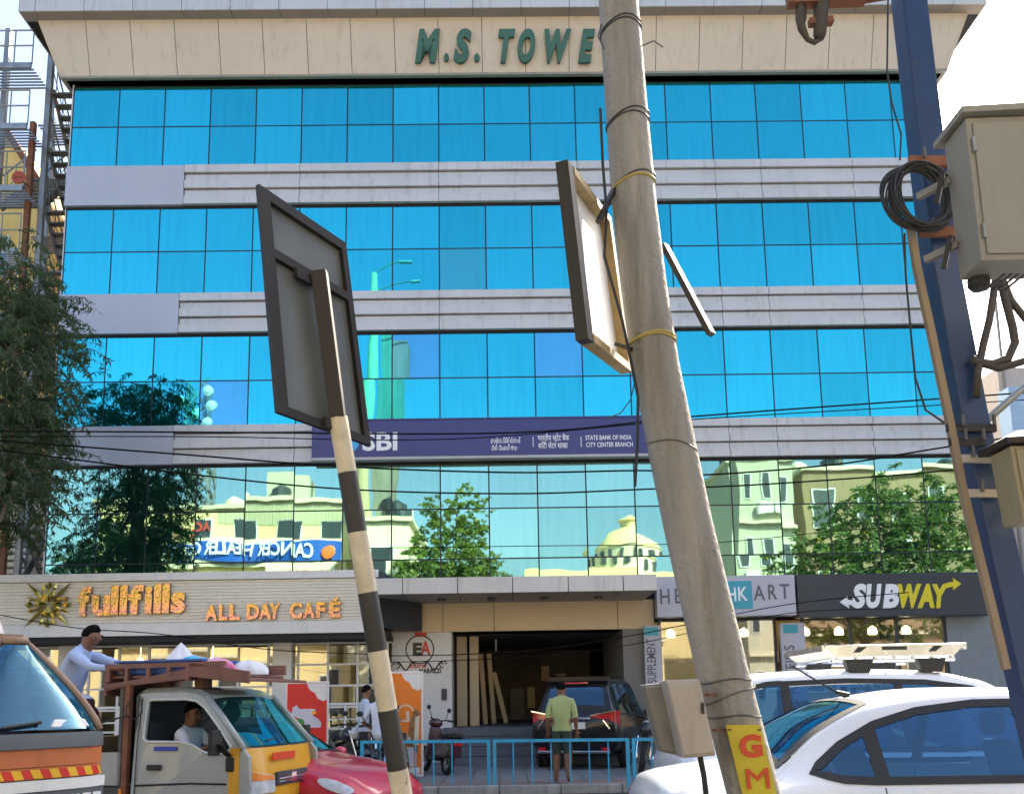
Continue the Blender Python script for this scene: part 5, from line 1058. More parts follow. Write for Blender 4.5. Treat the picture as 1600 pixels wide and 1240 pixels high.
# local: x across the face, y into the vehicle, z up
def fc(x, z, off=0.0): return (x, max(0, (z-1.32))*.35-off+.10*((x/FW-.5)*2)**4, z)
zb0 = 1.34; W0 = FW
def strip(nm, z0, z1, m, off=0.0, x0=0.0, x1=None, n=14):
    x1 = FW if x1 is None else x1; b = MB()
    b.grid(lambda u, v: fc(x0+(x1-x0)*u, z0+(z1-z0)*v, off), n, 3); b.grid(lambda u, v: (lambda p: (p[0], p[1]+.06, p[2]))(fc(x0+(x1-x0)*(1-u), z0+(z1-z0)*v, off)), n, 3)
    return b.build(nm, m, ot, smooth=True, fix=False)
strip('front_panel', 1.12, 1.235, m_orange); strip('belt_panel', 1.24, zb0, m_slate, .02); strip('bumper', .965, 1.035, m_wpaint, .06); strip('lower_bumper', .55, .96, m_slate, .05); strip('nose_base', 1.04, 1.115, m_orange)
cw = .062; k = 0
m_cy = mat('chevron_yellow', (0.78, 0.45, 0.02), .45); m_cr = mat('chevron_red', (0.62, 0.03, 0.02), .45)
while k*cw < FW-.02:
    x0 = k*cw; b = MB(); z0, z1 = 1.045, 1.105
    P = [fc(x0, z0, .012), fc(min(FW, x0+cw), z0, .012), fc(min(FW, x0+cw)-.03, z1, .012), fc(x0-.03, z1, .012)]; b.add(P, [(0, 1, 2, 3)]); b.build('chevron', m_cy if k % 2 else m_cr, ot, fix=False); k += 1
for i, ch in enumerate('TS12UF1'):
    text_obj('plate_letter', text_mesh(ch, .115, .003, 0, .006, width=.055), m_lwhite, ot, Matrix.Translation(Vector(fc(FW*.42+i*.085, .845, .06))) @ Matrix.Rotation(R(90), 4, 'X'), world=False)
# tapered windscreen: right edge leans in towards the top
def ws(u, v, off=0.0):
    z = zb0+.01+v*.62; xr = FW-.03-.44*v**1.4; xl = .03+.44*v**1.4; x = xl+(xr-xl)*u; return (x, (z-zb0)*.42-off+.10*abs(2*u-1)**4, z)
b = MB(); b.grid(lambda u, v: ws(u, v*.93+.02), 15, 9); b.build('windscreen', car_glass('blue_teal_screen', (0.35, 0.62, 0.75), (0.01, 0.05, 0.09), .15, .8), ot, smooth=True, fix=False)
for s in (0, 1):
    b = MB(); b.tube([Vector(ws(s, k/8))+Vector((.01 if s else -.01, 0, 0)) for k in range(9)], .028, 8); b.build('pillar', m_tan, ot, smooth=True)
b = MB(); b.tube([ws(u/12, 1.0) for u in range(13)], .028, 8); b.build('roof_edge', m_tan, ot, smooth=True)
b = MB(); b.hexa([ws(0, 1), ws(1, 1), (FW-.35, 1.5, 2.0), (.35, 1.5, 2.0)], [Vector(ws(0, 1))+Vector((0, 0, .05)), Vector(ws(1, 1))+Vector((0, 0, .05)), (FW-.35, 1.5, 2.06), (.35, 1.5, 2.06)]); b.build('roof', m_tan, ot)
for s in (0, 1):
    x = FW-.03 if s else 0.03; b = MB(); b.hexa([(x, .10, .5), (x, 1.5, .5), (x, 1.5, zb0), (x, .12, zb0)], [(x-.03 if s else x+.03, .10, .5), (x-.03 if s else x+.03, 1.5, .5), (x-.03 if s else x+.03, 1.5, zb0), (x-.03 if s else x+.03, .12, zb0)]); b.build('cab_side', m_orange, ot)
    xt = FW-.56 if s else .56; b = MB(); b.hexa([(x, .14, zb0), (x, 1.5, zb0), (xt-.0, 1.5, 1.98), (xt, .40, 1.98)], [(x-.03 if s else x+.03, .14, zb0), (x-.03 if s else x+.03, 1.5, zb0), (xt-.04 if s else xt+.04, 1.5, 1.98), (xt-.04 if s else xt+.04, .40, 1.98)]); b.build('side_glass', m_cg, ot)
b = MB(); b.bb(.05, FW-.05, 1.52, 1.56, .5, 2.0); b.build('cab_back', m_char, ot)
for sx_ in (.30, FW-.55):
    b = MB(); b.hexa([(sx_, .75, .9), (sx_+.4, .75, .9), (sx_+.4, .9, .9), (sx_, .9, .9)], [(sx_+.04, .95, 1.72), (sx_+.36, .95, 1.72), (sx_+.36, 1.05, 1.72), (sx_+.04, 1.05, 1.72)]); b.build('seat', mat('maroon_seat', (.12, .03, .03), .6, var=.2), ot, bevel=.04)
b = MB(); M = Matrix.Translation((FW-.5, .45, 1.36)) @ Matrix.Rotation(R(-55), 4, 'X'); b.tube([M @ Vector((.2*math.cos(a), .2*math.sin(a), 0)) for a in [2*math.pi*i/20 for i in range(21)]], .016, 6, cap=False); b.build('steering_wheel', m_rub, ot)
b = MB(); b.bb(.1, FW-.1, .16, .5, 1.0, 1.33); b.build('dashboard', m_rub, ot)
b = MB(); b.tube([ws(.30, .05, .02), ws(.55, .10, .03)], .012, 5); b.build('wiper', m_rub, ot)
b = MB(); b.hexa([ws(.62, .04, -.06), ws(.92, .04, -.06), ws(.90, .13, -.05), ws(.66, .13, -.05)], [Vector(ws(.62, .04, -.06))+Vector((0, -.07, 0)), Vector(ws(.92, .04, -.06))+Vector((0, -.07, 0)), Vector(ws(.90, .13, -.05))+Vector((0, -.06, 0)), Vector(ws(.66, .13, -.05))+Vector((0, -.06, 0))]); b.build('paper', m_wpaint, ot, bevel=.01)
OI = (Matrix.Translation((PA.x, PA.y, 0)) @ Matrix.Rotation(ang, 4, 'Z')).inverted()
hp_ = [OI @ D(x, y, 6.3) for x, y in ((-120, 995), (37, 997), (20, 962), (-4, 938), (-120, 905))]
b = MB(); b.hexa([(p.x, .55, p.z) for p in hp_], [(p.x, 1.6, p.z) for p in hp_]); b.build('white_hood', m_wpaint, ot, bevel=.05)
for x in (.12, FW-.12): wheel(ot, x, .9, .29, .14)
for o in [c for c in ot.children if c.name.startswith('wheel')][-2:]: o.rotation_euler = (0, 0, R(0))

# ================================================================ blue steel barriers
m_bluef = mat('blue_barrier_paint', (0.03, 0.38, 0.62), .45, var=.15, scale=5, dirt=.3)
def barrier(label, A, B, h):
    t = thing('crowd_barrier', label, 'barrier', ((A.x+B.x)/2, (A.y+B.y)/2, 0), group='blue steel barriers along the kerb')
    n = max(3, round((B-A).length/.31)); z0 = A.z
    for P in (A, B): q = MB(); q.bar((P.x, P.y, z0), (P.x, P.y, z0+h), .055); q.build('post', m_bluef, t, world=True)
    for z, r_ in ((h-.02, .05), (.10, .032)): q = MB(); q.bar((A.x, A.y, z0+z), (B.x, B.y, z0+z), r_, r_); q.build('rail', m_bluef, t, world=True)
    for k in range(1, n): P = A.lerp(B, k/n); q = MB(); q.tube([(P.x, P.y, z0+.1), (P.x, P.y, z0+h-.04)], .013, 6); q.build('bar', m_bluef, t, world=True)
def bp(px, py, d): p = D(px, py, d); return Vector((p.x, p.y, 0.0))
f0, f1, f2, f3 = bp(566, 1160, 15.4), bp(768, 1160, 15.0), bp(985, 1160, 14.7), bp(1190, 1160, 14.4)
barrier('blue steel barrier nearest the leaning sign pole', f0, f1-(f1-f0).normalized()*.05, .87)
barrier('blue steel barrier in front of the man in green', f1+(f1-f0).normalized()*.05, f2-(f2-f1).normalized()*.05, .87)
barrier('blue steel barrier half hidden by the grey boxes', f2+(f2-f1).normalized()*.05, f3, .87)

# ================================================================ poster stands
def standee(label, pxa, pxb, pya, pyb, d, m, kind):
    a, c = D(pxa, pyb, d), D(pxb, pyb, d); top = D(pxa, pya, d).z; z0 = .115; w_ = c.x-a.x; h = top-z0
    t = thing('poster_stand', label, 'poster stand', (a.x, a.y, z0), 0)
    q = MB(); q.bb(-.03, w_+.03, 0, .03, 0.0, h); q.build('frame', m_wpaint, t, bevel=.006)
    q = MB(); q.bb(.01, w_-.01, -.006, -.001, .06, h-.04); q.build('poster', m, t)
    q = MB(); q.prism([(w_*.50, h-.045), (w_-.012, h-.045), (w_-.012, h-.34), (w_*.9, h-.37), (w_*.76, h-.32), (w_*.70, h-.22), (w_*.58, h-.17), (w_*.52, h-.1)], lambda u, v, t_: (u, t_, v), -.010, -.007); q.build('white_corner', m_wpaint, t)
    q = MB(); q.bar((w_*.3, .03, .02), (w_*.3, .4, .02), .04); q.bar((w_*.7, .03, .02), (w_*.7, .4, .02), .04); q.bar((w_*.5, .03, h*.8), (w_*.5, .4, .03), .03); q.build('prop', m_char, t)
    return t, w_, h
m_pred = mat('red_poster', (0.70, 0.025, 0.02), .5, var=.05); m_por = mat('orange_poster', (0.80, 0.20, 0.015), .5, var=.08)
m_cho = mat('brown_print', (0.16, 0.06, 0.03), .5, c2=(.32, .16, .06), scale=6); m_lav = mat('pale_lilac_print', (0.62, 0.62, 0.72), .5); m_grn = mat('green_print', (0.06, 0.28, 0.05), .5); m_crm = mat('cream_print', (0.7, 0.6, 0.45), .5)
def blob(t, nm, pts, m, y=-.011): q = MB(); q.prism(pts, lambda u, v, t_: (u, t_, v), y-.003, y); q.build(nm, m, t)
def ell(cx, cz, rx, rz, n=16): return [(cx+rx*math.cos(2*math.pi*i/n), cz+rz*math.sin(2*math.pi*i/n)) for i in range(n)]
t, w_, h = standee('red poster stand with white corner in front of the cafe', 446, 510, 1064, 1190, 16.6, m_pred, 0)
blob(t, 'print_cloud', [(w_*.12, h*.66), (w_*.16, h*.74), (w_*.25, h*.76), (w_*.32, h*.72), (w_*.70, h*.72), (w_*.74, h*.68), (w_*.66, h*.65), (w_*.78, h*.62), (w_*.86, h*.58), (w_*.85, h*.53), (w_*.46, h*.53), (w_*.44, h*.60)], m_lav)
blob(t, 'print_sun', ell(w_*.68, h*.68, .045, .045), m_gold, -.015)
blob(t, 'print_leaf', ell(w_*.32, h*.585, .10, .07), m_grn, -.015); blob(t, 'print_fruit', ell(w_*.36, h*.50, .13, .09), mat('tomato_print', (0.55, 0.10, 0.03), .5), -.016)
blob(t, 'print_roll', [(w_*.18, h*.30), (w_*.28, h*.44), (w_*.46, h*.45), (w_*.62, h*.34), (w_*.86, h*.22), (w_*.84, h*.12), (w_*.60, h*.16), (w_*.42, h*.28), (w_*.30, h*.26)], m_cho, -.018)
q = MB(); q.bb(w_*.55, w_*.97, -.012, -.008, h*.375, h*.383); q.build('print_line', m_lav, t)
text_obj('lettering', text_mesh('T', .24, .002, 0, .01, width=.13), m_lwhite, t, Matrix.Translation((w_*.80, -.012, h*.24)) @ Matrix.Rotation(R(90), 4, 'X'), world=False)
t, w_, h = standee('orange poster stand with a brown drink beside the white wall', 596, 659, 1048, 1180, 17.0, m_por, 1)
blob(t, 'print_ring', [p for p in ell(w_*.60, h*.60, .17, .17)], m_crm, -.012); blob(t, 'print_disc', ell(w_*.60, h*.60, .14, .14), m_por, -.016)
text_obj('lettering', text_mesh('J', .20, .002, 0, .012, width=.10), m_crm, t, Matrix.Translation((w_*.56, -.022, h*.545)) @ Matrix.Rotation(R(90), 4, 'X'), world=False)
blob(t, 'print_glass', [(w_*.62, h*.30), (w_*.90, h*.22), (w_*.96, h*.60), (w_*.86, h*.64), (w_*.74, h*.60)], m_cho, -.013)
blob(t, 'print_cream', [(w_*.80, h*.30), (w_*.92, h*.30), (w_*.95, h*.58), (w_*.84, h*.56)], m_crm, -.017); blob(t, 'print_cream', ell(w_*.55, h*.36, .14, .07), m_crm, -.018)
blob(t, 'print_card', [(w_*.45, h*.10), (w_*.80, h*.10), (w_*.80, h*.28), (w_*.45, h*.28)], m_lav, -.014)
blob(t, 'print_base', [(w_*.05, .07), (w_*.95, .07), (w_*.95, h*.09), (w_*.05, h*.09)], m_wpaint, -.012)

# ================================================================ motorbikes
m_bike = mat('black_bike_paint', (0.015, 0.016, 0.02), .3, var=.2, coat=.7)
m_eng = mat('engine_alloy', (0.22, 0.22, 0.22), .45, metal=.7, var=.25, scale=10)
def motorbike(label, loc, rz, scooter=False, paint=None, lean=R(9), steer=.25):
    t = thing('motorbike', label, 'motorbike', loc, rz, 'two wheelers parked in the forecourt'); t.rotation_euler = (lean, 0, rz); paint = paint or m_bike
    r_ = .24 if scooter else .30; wb = 1.22 if scooter else 1.28
    for x in (0, wb):
        M = Matrix.Translation((x, 0, r_)) @ Matrix.Rotation(R(90), 4, 'X'); b = MB(); b.lathe([(r_*.74, -.045), (r_*.93, -.05), (r_, 0), (r_*.93, .05), (r_*.74, .045)], 24, M=M, caps=False); wo = b.build('wheel', m_tyre, t, smooth=True)
        b = MB(); b.lathe([(r_*.70, -.03), (r_*.77, -.03), (r_*.77, .03), (r_*.70, .03), (r_*.70, -.03)], 24, M=M, caps=False); b.lathe([(.05, -.06), (.05, .06)], 10, M=M)
        for k in range(6): a = math.pi*k/3; b.bar(M @ Vector((0, 0, 0)), M @ Vector((r_*.72*math.cos(a), r_*.72*math.sin(a), 0)), .02, .03)
        b.build('rim', m_rim, wo)
    H = (wb-.30, 0, .98); 
    if not scooter:
        for s in (-1, 1): b = MB(); b.tube([(wb, s*.08, r_), (wb-.22, s*.08, .80), (wb-.28, s*.08, .92)], .022, 8); b.build('fork', m_chrome, t)
        b = MB(); b.tube([(wb-.30, 0, .85), (.55, 0, .74), (.25, 0, .66), (-.05, 0, .62)], .03, 8); b.tube([(wb-.32, 0, .78), (wb-.42, 0, .40), (.55, 0, .26), (.25, 0, .34), (.3, 0, .66)], .026, 8); b.build('frame', m_rub, t)
        b = MB(); b.ball((.66, 0, .82), (.27, .15, .14), 14); b.build('fuel_tank', paint, t, smooth=True)
        b = MB(); b.hexa([(-.22, -.11, .74), (.44, -.11, .72), (.44, .11, .72), (-.22, .11, .74)], [(-.28, -.09, .84), (.44, -.08, .80), (.44, .08, .80), (-.28, .09, .84)]); b.build('seat', m_rub, t, bevel=.03)
        b = MB(); b.box((.60, 0, .42), (.34, .24, .22)); 
        for k in range(5): b.box((.66, 0, .54+.028*k), (.22, .22, .014))
        b.build('engine', m_eng, t, bevel=.01)
        b = MB(); b.tube([(.75, -.1, .5), (.85, -.14, .34), (.6, -.15, .22), (.1, -.16, .24), (-.32, -.17, .34)], [.02, .022, .024, .05, .05], 10); b.build('exhaust', m_chrome, t, smooth=True)
        for s in (-1, 1): b = MB(); b.tube([(.02, s*.12, .30), (.10, s*.12, .70)], .028, 8); b.build('shock_absorber', m_chrome, t)
        b = MB(); b.ball((wb-.16, 0, .86), (.09, .12, .12), 12); b.build('headlamp', m_lens, t, smooth=True)
        b = MB(); b.hexa([(-.34, -.08, .70), (-.1, -.09, .68), (-.1, .09, .68), (-.34, .08, .70)], [(-.40, -.05, .82), (-.1, -.09, .78), (-.1, .09, .78), (-.40, .05, .82)]); b.build('tail', paint, t, bevel=.02)
    else:
        b = MB(); b.hexa([(-.30, -.16, .34), (.42, -.18, .30), (.42, .18, .30), (-.30, .16, .34)], [(-.36, -.10, .70), (.40, -.13, .70), (.40, .13, .70), (-.36, .10, .70)]); b.build('rear_body', paint, t, bevel=.05)
        b = MB(); b.hexa([(-.34, -.12, .70), (.44, -.14, .70), (.44, .14, .70), (-.34, .12, .70)], [(-.36, -.10, .80), (.42, -.11, .77), (.42, .11, .77), (-.36, .10, .80)]); b.build('seat', m_rub, t, bevel=.03)
        b = MB(); b.bb(.40, .86, -.14, .14, .24, .32); b.build('footboard', m_rub, t, bevel=.02)
        b = MB(); b.hexa([(.84, -.19, .26), (.98, -.14, .26), (.98, .14, .26), (.84, .19, .26)], [(.86, -.14, .90), (1.0, -.10, .90), (1.0, .10, .90), (.86, .14, .90)]); b.build('leg_shield', paint, t, bevel=.04)
        b = MB(); b.tube([(wb, 0, r_), (wb-.18, 0, .70), (wb-.28, 0, .95)], .035, 8); b.build('fork', m_rub, t)
        b = MB(); b.ball((wb-.26, 0, .98), (.12, .15, .10), 12); b.build('handlebar_cowl', paint, t, smooth=True); b = MB(); b.ball((wb-.15, 0, .97), (.04, .09, .06), 10); b.build('headlamp', m_lens, t, smooth=True)
        b = MB(); b.box((-.37, 0, .60), (.04, .16, .08)); b.build('tail_lamp', m_tail, t, bevel=.01)
    st = Matrix.Translation(H) @ Matrix.Rotation(steer, 4, 'Z')
    b = MB(); b.tube([st @ Vector(p) for p in ((-.16, -.36, .08), (-.04, -.22, .08), (.02, 0, .03), (-.04, .22, .08), (-.16, .36, .08))], .014, 8); b.build('handlebar', m_rub, t)
    for s in (-1, 1):
        b = MB(); b.tube([st @ Vector((-.16, s*.36, .08)), st @ Vector((-.07, s*.25, .08))], .022, 8); b.build('grip', m_rub, t)
        b = MB(); b.tube([st @ Vector((-.05, s*.22, .08)), st @ Vector((-.02, s*.30, .26))], .008, 6); M = st @ Matrix.Translation((-.02, s*.32, .29)); b.ball((0, 0, 0), (.02, .065, .05), 10, M=M); b.build('mirror', m_rub, t, smooth=True)
    for x, z in ((wb, .02), (0, .02)):
        M = Matrix.Translation((x, 0, r_)); b = MB(); b.grid(lambda u, v: (x+(r_+.035)*math.cos(R(35+110*u)), -.06+.12*v, r_+(r_+.035)*math.sin(R(35+110*u))), 12, 3); b.build('mudguard', paint if x else m_rub, t, smooth=True, fix=False)
    b = MB(); b.bar((.35, -.1, .28), (.30, -.28, .06), .02); b.build('side_stand', m_rub, t)
    return t
def gpos(px, d): p = D(px, 1180, d); return (p.x, p.y, .12)
motorbike('black motorbike right of the red poster stand', gpos(537, 17.4), R(-62))
motorbike('black motorbike between the two poster stands', gpos(572, 17.6), R(-75), steer=-.3)
motorbike('dark motorbike parked half behind the leaning sign pole', gpos(632, 16.6), R(-100), steer=.3)
motorbike('dark maroon scooter with wing mirror by the white wall', gpos(697, 17.3), R(115), scooter=True, paint=mat('maroon_paint', (0.06, 0.012, 0.02), .3, coat=.7), steer=.5)
motorbike('black motorbike beside the seven seater tail lamp', gpos(1000, 16.6), R(80), steer=-.4)
# ================================================================ poles, boards, boxes and cables close to the camera
m_brn = mat('dark_brown_angle_iron', (0.020, 0.016, 0.015), .6, var=.3, scale=20)
m_back = mat('grey_sheet_back', (0.15, 0.165, 0.17), .5, metal=.2, var=.25, scale=2.2, dirt=.5)
m_bandw = mat('yellowed_white_paint', (0.60, 0.52, 0.38), .6, var=.2, scale=9, dirt=.5)
m_bandb = mat('black_band_paint', (0.03, 0.026, 0.024), .55, var=.3, scale=9)
def quadboard(tl, tr, br, bl, d0, d1):
    """board corners from the survey; returns in-plane mapping and unit normal towards the camera"""
    P = [D(*tl, d0), D(*tr, d1), D(*br, d1), D(*bl, d0)]
    def at(u, v, off=0.0): return (P[3]*(1-u)+P[2]*u)*(1-v)+(P[0]*(1-u)+P[1]*u)*v+n*off
    n = (P[1]-P[0]).cross(P[3]-P[0]).normalized()
    if n.dot(CAM-P[0]) < 0: n = -n
    return at, n, P
def slab(at, u0, u1, v0, v1, o0, o1): b = MB(); b.hexa([at(u0, v0, o0), at(u1, v0, o0), at(u1, v1, o0), at(u0, v1, o0)], [at(u0, v0, o1), at(u1, v0, o1), at(u1, v1, o1), at(u0, v1, o1)]); return b
at, n, P = quadboard((400, 290), (536, 382), (575, 697), (430, 645), 3.6, 3.90)
pb_ = D(650, 1400, 3.78)
gp = onZ(636, 1300, 0); base1 = D(690, 1520, 3.8); base1.z = 0
sg1 = thing('road_sign', 'road sign seen from behind on a black and white banded pole', 'sign', base1)
slab(at, .012, .988, .008, .992, -.012, -.006).build('sheet', m_back, sg1, world=True)
fr = .075
for nm, a in (('frame_bar', (0, fr*1.5, 0, 1)), ('frame_bar', (1-fr*.8, 1, 0, 1)), ('frame_bar', (fr*1.5, 1-fr*.8, 0, .04)), ('frame_bar', (fr*1.5, 1-fr*.8, .955, 1)), ('cross_bar', (fr*1.5, 1-fr*.8, .705, .745))):
    slab(at, *a, -.004, .022).build(nm, m_brn, sg1, world=True)
slab(at, .30, .46, .655, .70, .024, .05).build('clamp', m_brn, sg1, world=True); slab(at, .46, .66, .0, .05, .024, .05).build('clamp', m_brn, sg1, world=True)
# post: square box section above, painted round pole below, leaning
ptop, pmid, pbot = D(499, 424, 3.72), D(528, 652, 3.74), D(628, 1240, 3.76)
q = MB(); q.bar(ptop, pmid, .062, .062, upv=(0, 1, 0)); q.build('post_head', m_brn, sg1, world=True, bevel=.004)
ys = [652, 738, 831, 925, 1016, 1108, 1201, 1300, 1400]
def polept(y): 
    x = 528+(628-528)*((y-652)/588)**1.0; return D(x, y, 3.75)
for k, (ya, yb) in enumerate(zip(ys[:-1], ys[1:])):
    q = MB(); q.tube([polept(ya), polept((ya+yb)/2), polept(yb)], [.040+.0006*k]*3, 14); q.build('painted_band', m_bandb if k % 2 else m_bandw, sg1, world=True, smooth=True, auto=40)
pe = polept(1400); pd = (polept(1400)-polept(1300)).normalized(); pg_ = pe+pd*((0-pe.z)/pd.z); base1 = pg_
q = MB(); q.tube([pe, pg_], .044, 14); q.build('painted_band', m_bandb, sg1, world=True, smooth=True, auto=40)

# ---- concrete pole
Yp = CAM.y+4.35
cpts = [(957, -160, 58), (961, -60, 59), (966, 0, 61), (978, 160, 65), (991, 320, 69), (1006, 450, 71), (1024, 570, 73), (1050, 700, 75), (1075, 820, 76), (1103, 940, 78), (1131, 1060, 80), (1178, 1240, 82)]
path = []; rad = []
for x, y, w_ in cpts: p = onY(x, y, Yp); path.append(p); rad.append(w_*(p-CAM).dot(fw)/FPX/2)
dv = (path[-1]-path[-2]).normalized(); pend = path[-1]+dv*((-.0-path[-1].z)/dv.z); path.append(pend); rad.append(rad[-1]*1.05)
m_conc = mat('weathered_concrete', (0.31, 0.29, 0.26), .85, var=.30, scale=7, streak=True, bump=.6, bscale=30, dirt=.85)
def blotch(m, c, sc, stretch, thr):
    n = m.node_tree.nodes; l = m.node_tree.links; b_ = n['Principled BSDF']; src = b_.inputs['Base Color'].links[0].from_socket
    tc = n.new('ShaderNodeTexCoord'); mp = n.new('ShaderNodeMapping'); mp.inputs['Scale'].default_value = stretch; l.new(tc.outputs['Object'], mp.inputs[0]); nz = n.new('ShaderNodeTexNoise'); nz.inputs['Scale'].default_value = sc; nz.inputs['Detail'].default_value = 9; nz.inputs['Roughness'].default_value = .72; l.new(mp.outputs[0], nz.inputs['Vector'])
    rp = n.new('ShaderNodeValToRGB'); rp.color_ramp.elements[0].position = thr; rp.color_ramp.elements[1].position = thr+.06; rp.color_ramp.elements[0].color = (0, 0, 0, 1); rp.color_ramp.elements[1].color = (.85, .85, .85, 1); l.new(nz.outputs['Fac'], rp.inputs[0])
    mx = n.new('ShaderNodeMix'); mx.data_type = 'RGBA'; l.new(rp.outputs[0], mx.inputs[0]); l.new(src, mx.inputs[6]); mx.inputs[7].default_value = (*c, 1); l.new(mx.outputs[2], b_.inputs['Base Color'])
blotch(m_conc, (.07, .045, .03), 5.0, (1, 1, 1.6), .655); blotch(m_conc, (.50, .47, .43), 3.0, (1.5, 1.5, .5), .64)
blotch(m_back, (.12, .11, .10), 4.0, (1, 1, .35), .6); blotch(m_bandw, (.20, .10, .05), 9.0, (1, 1, .6), .62); blotch(m_bandb, (.30, .24, .16), 12.0, (1, 1, .7), .64)
cp = thing('concrete_pole', 'tall weathered concrete utility pole leaning across the right of centre', 'pole', pend)
q = MB()
fine = []; fr_ = []
for (a, c, r0_, r1_) in zip(path[:-1], path[1:], rad[:-1], rad[1:]):
    for k in range(6): fine.append(a.lerp(c, k/6)); fr_.append(r0_+(r1_-r0_)*k/6)
fine.append(path[-1]); fr_.append(rad[-1])
q.tube(fine, fr_, 28); q.build('shaft', m_conc, cp, world=True, smooth=True, auto=60)
def along(y):
    for (a, c) in zip(cpts[:-1], cpts[1:]):
        if a[1] <= y <= c[1]: t = (y-a[1])/(c[1]-a[1]); x = a[0]+(c[0]-a[0])*t; w_ = a[2]+(c[2]-a[2])*t; p = onY(x, y, Yp); return p, w_*(p-CAM).dot(fw)/FPX/2
m_wire = mat('grey_wire', (0.10, 0.095, 0.09), .5, metal=.5, var=.3); m_yrope = mat('yellow_tie', (0.42, 0.32, 0.08), .7)
for y, tilt, m in ((47, .25, m_wire), (52, .18, m_wire), (190, .3, m_wire), (196, .15, m_wire), (288, .35, m_wire), (293, .2, m_yrope), (533, .12, m_yrope), (536, .05, m_yrope), (700, -.2, m_wire), (1063, .08, m_wire), (1085, .35, m_wire), (1118, .02, m_wire)):
    c, r_ = along(y); q = MB(); q.tube([c+Vector((1.03*r_*math.cos(a), 1.03*r_*math.sin(a), tilt*r_*math.cos(a)+.006*math.sin(3*a))) for a in [2*math.pi*i/26 for i in range(27)]], .0042 if m is m_wire else .006, 5, cap=False); q.build('binding_wire', m, cp, world=True)
c, r_ = along(76); q = MB(); q.tube([c+Vector((r_, -.02, .0)), c+Vector((r_+.06, -.03, .02)), c+Vector((r_+.11, -.02, -.01))], .004, 5); q.build('wire_end', m_wire, cp, world=True)
c, r_ = along(50); q = MB(); q.tube([c+Vector((-r_, -.03, .02)), c+Vector((-r_-.02, -.04, -.06)), c+Vector((-r_+.005, -.05, -.14))], .004, 5); q.build('wire_end', m_wire, cp, world=True)
# black service cable down the pole's left side
q = MB(); P_ = []
for x, y in ((938, 170), (942, 260), (948, 330), (944, 400), (972, 500), (985, 560), (997, 620), (996, 690), (992, 760)): P_.append(onY(x, y, Yp-.1))
q.tube(P_, .008, 6); q.build('service_cable', m_rub, cp, world=True)
q = MB(); P_ = [onY(x, y, Yp+.05) for x, y in ((991, 600), (985, 625), (970, 645), (945, 655))]; q.tube(P_, .003, 4); q.build('thin_wire', m_wire, cp, world=True)
# GM plate
plate = thing('yellow_plate', 'yellow plate with two red letters strapped to the concrete pole', 'sign', onY(1165, 1185, Yp-.2))
def gmap(u, v, off): 
    x = 1135+54*u+26*v; y = 1132+108*v; p, r_ = along(min(1239, y)); base = onY(x, y, Yp-r_-.03); return base+Vector((0, -off+.05*(u-.5)**2, 0))
q = MB(); q.grid(lambda u, v: gmap(u, v*1.0, 0), 9, 9); q.grid(lambda u, v: gmap(u, v*1.0, -.004), 9, 9); q.build('plate', mat('yellow_enamel', (0.52, 0.42, 0.012), .45, var=.12, scale=9, dirt=.25), plate, world=True, smooth=True, fix=False)
pv_ = [gmap(.02, .07, .002), gmap(.98, .07, .002)]
q = MB(); q.tube(pv_, .004, 4); q.build('fold', m_brn, plate, world=True)
m_redl = mat('red_enamel_letter', (0.55, 0.05, 0.01), .5, var=.15, scale=20)
dirp = (gmap(.5, 0, 0)-gmap(.5, 1, 0)).normalized(); xd = Vector((1, 0, 0)); xd = (xd-dirp*xd.dot(dirp)*.75).normalized()
for ch, u, v in (('G', .17, .46), ('M', .15, .93)):
    p = gmap(u, v, .012)
    me = text_mesh(ch, .135, .002, 0, .006 if ch == 'G' else 0.0, width=.105); text_obj('letter', me, m_redl, plate, face_frame(p, (1, 0, .04), (-.22, 0, 1)))
# ---- meter boxes beside the pole
m_box = mat('grey_beige_box', (0.40, 0.36, 0.32), .55, var=.12, scale=4, dirt=.35); m_boxd = mat('dull_grey_box', (0.20, 0.19, 0.175), .6, var=.2, scale=4, dirt=.5)
def pxbox(name, label, cat, quad, d0, d1, m, shrink=0.0, open_front=False, lid=True):
    F_ = [D(x, y, d0) for x, y in quad]; nn = Vector((0, 1, 0)); Bk = [p+nn*(d1-d0) for p in F_]
    t = thing(name, label, cat, (F_[2]+F_[3]+Bk[2]+Bk[3])/4)
    q = MB(); q.hexa(F_, Bk); q.build('case', m, t, world=True, bevel=.008)
    if lid:
        c = sum(F_, Vector())/4; q = MB(); q.hexa([c+(p-c)*.93+Vector((0, -.012, 0)) for p in F_], [c+(p-c)*.93+Vector((0, -.0005, 0)) for p in F_]); q.build('door', m, t, world=True, bevel=.005)
        e = c+(F_[1]-c)*.75+(F_[2]-c)*.25; q = MB(); q.box(e*.5+c*.5+Vector((.02, -.018, 0)), (.012, .012, .05)); q.build('latch', m_brn, t, world=True)
    return t
mb1 = pxbox('meter_box', 'pale grey meter box strapped left of the concrete pole', 'box', [(1040, 1062), (1093, 1060), (1119, 1180), (1067, 1184)], 4.05, 4.22, m_box)
mb2 = pxbox('meter_box', 'dull grey open backed box behind the pale meter box', 'box', [(1005, 1069), (1036, 1066), (1064, 1180), (1033, 1174)], 4.2, 4.34, m_boxd)
q = MB(); q.tube([D(1094, 1182, 4.12), D(1100, 1212, 4.12), D(1110, 1300, 4.12), D(1120, 1420, 4.12)], .013, 8); q.build('conduit', m_rub, mb1, world=True)
for y in (1085, 1140): a = D(1100+(y-1062)*.22, y, 4.15); q = MB(); q.bar(a, onY(1115+(y-1062)*.3, y, Yp-.05), .03, .012); q.build('strap', m_rust, mb1, world=True)
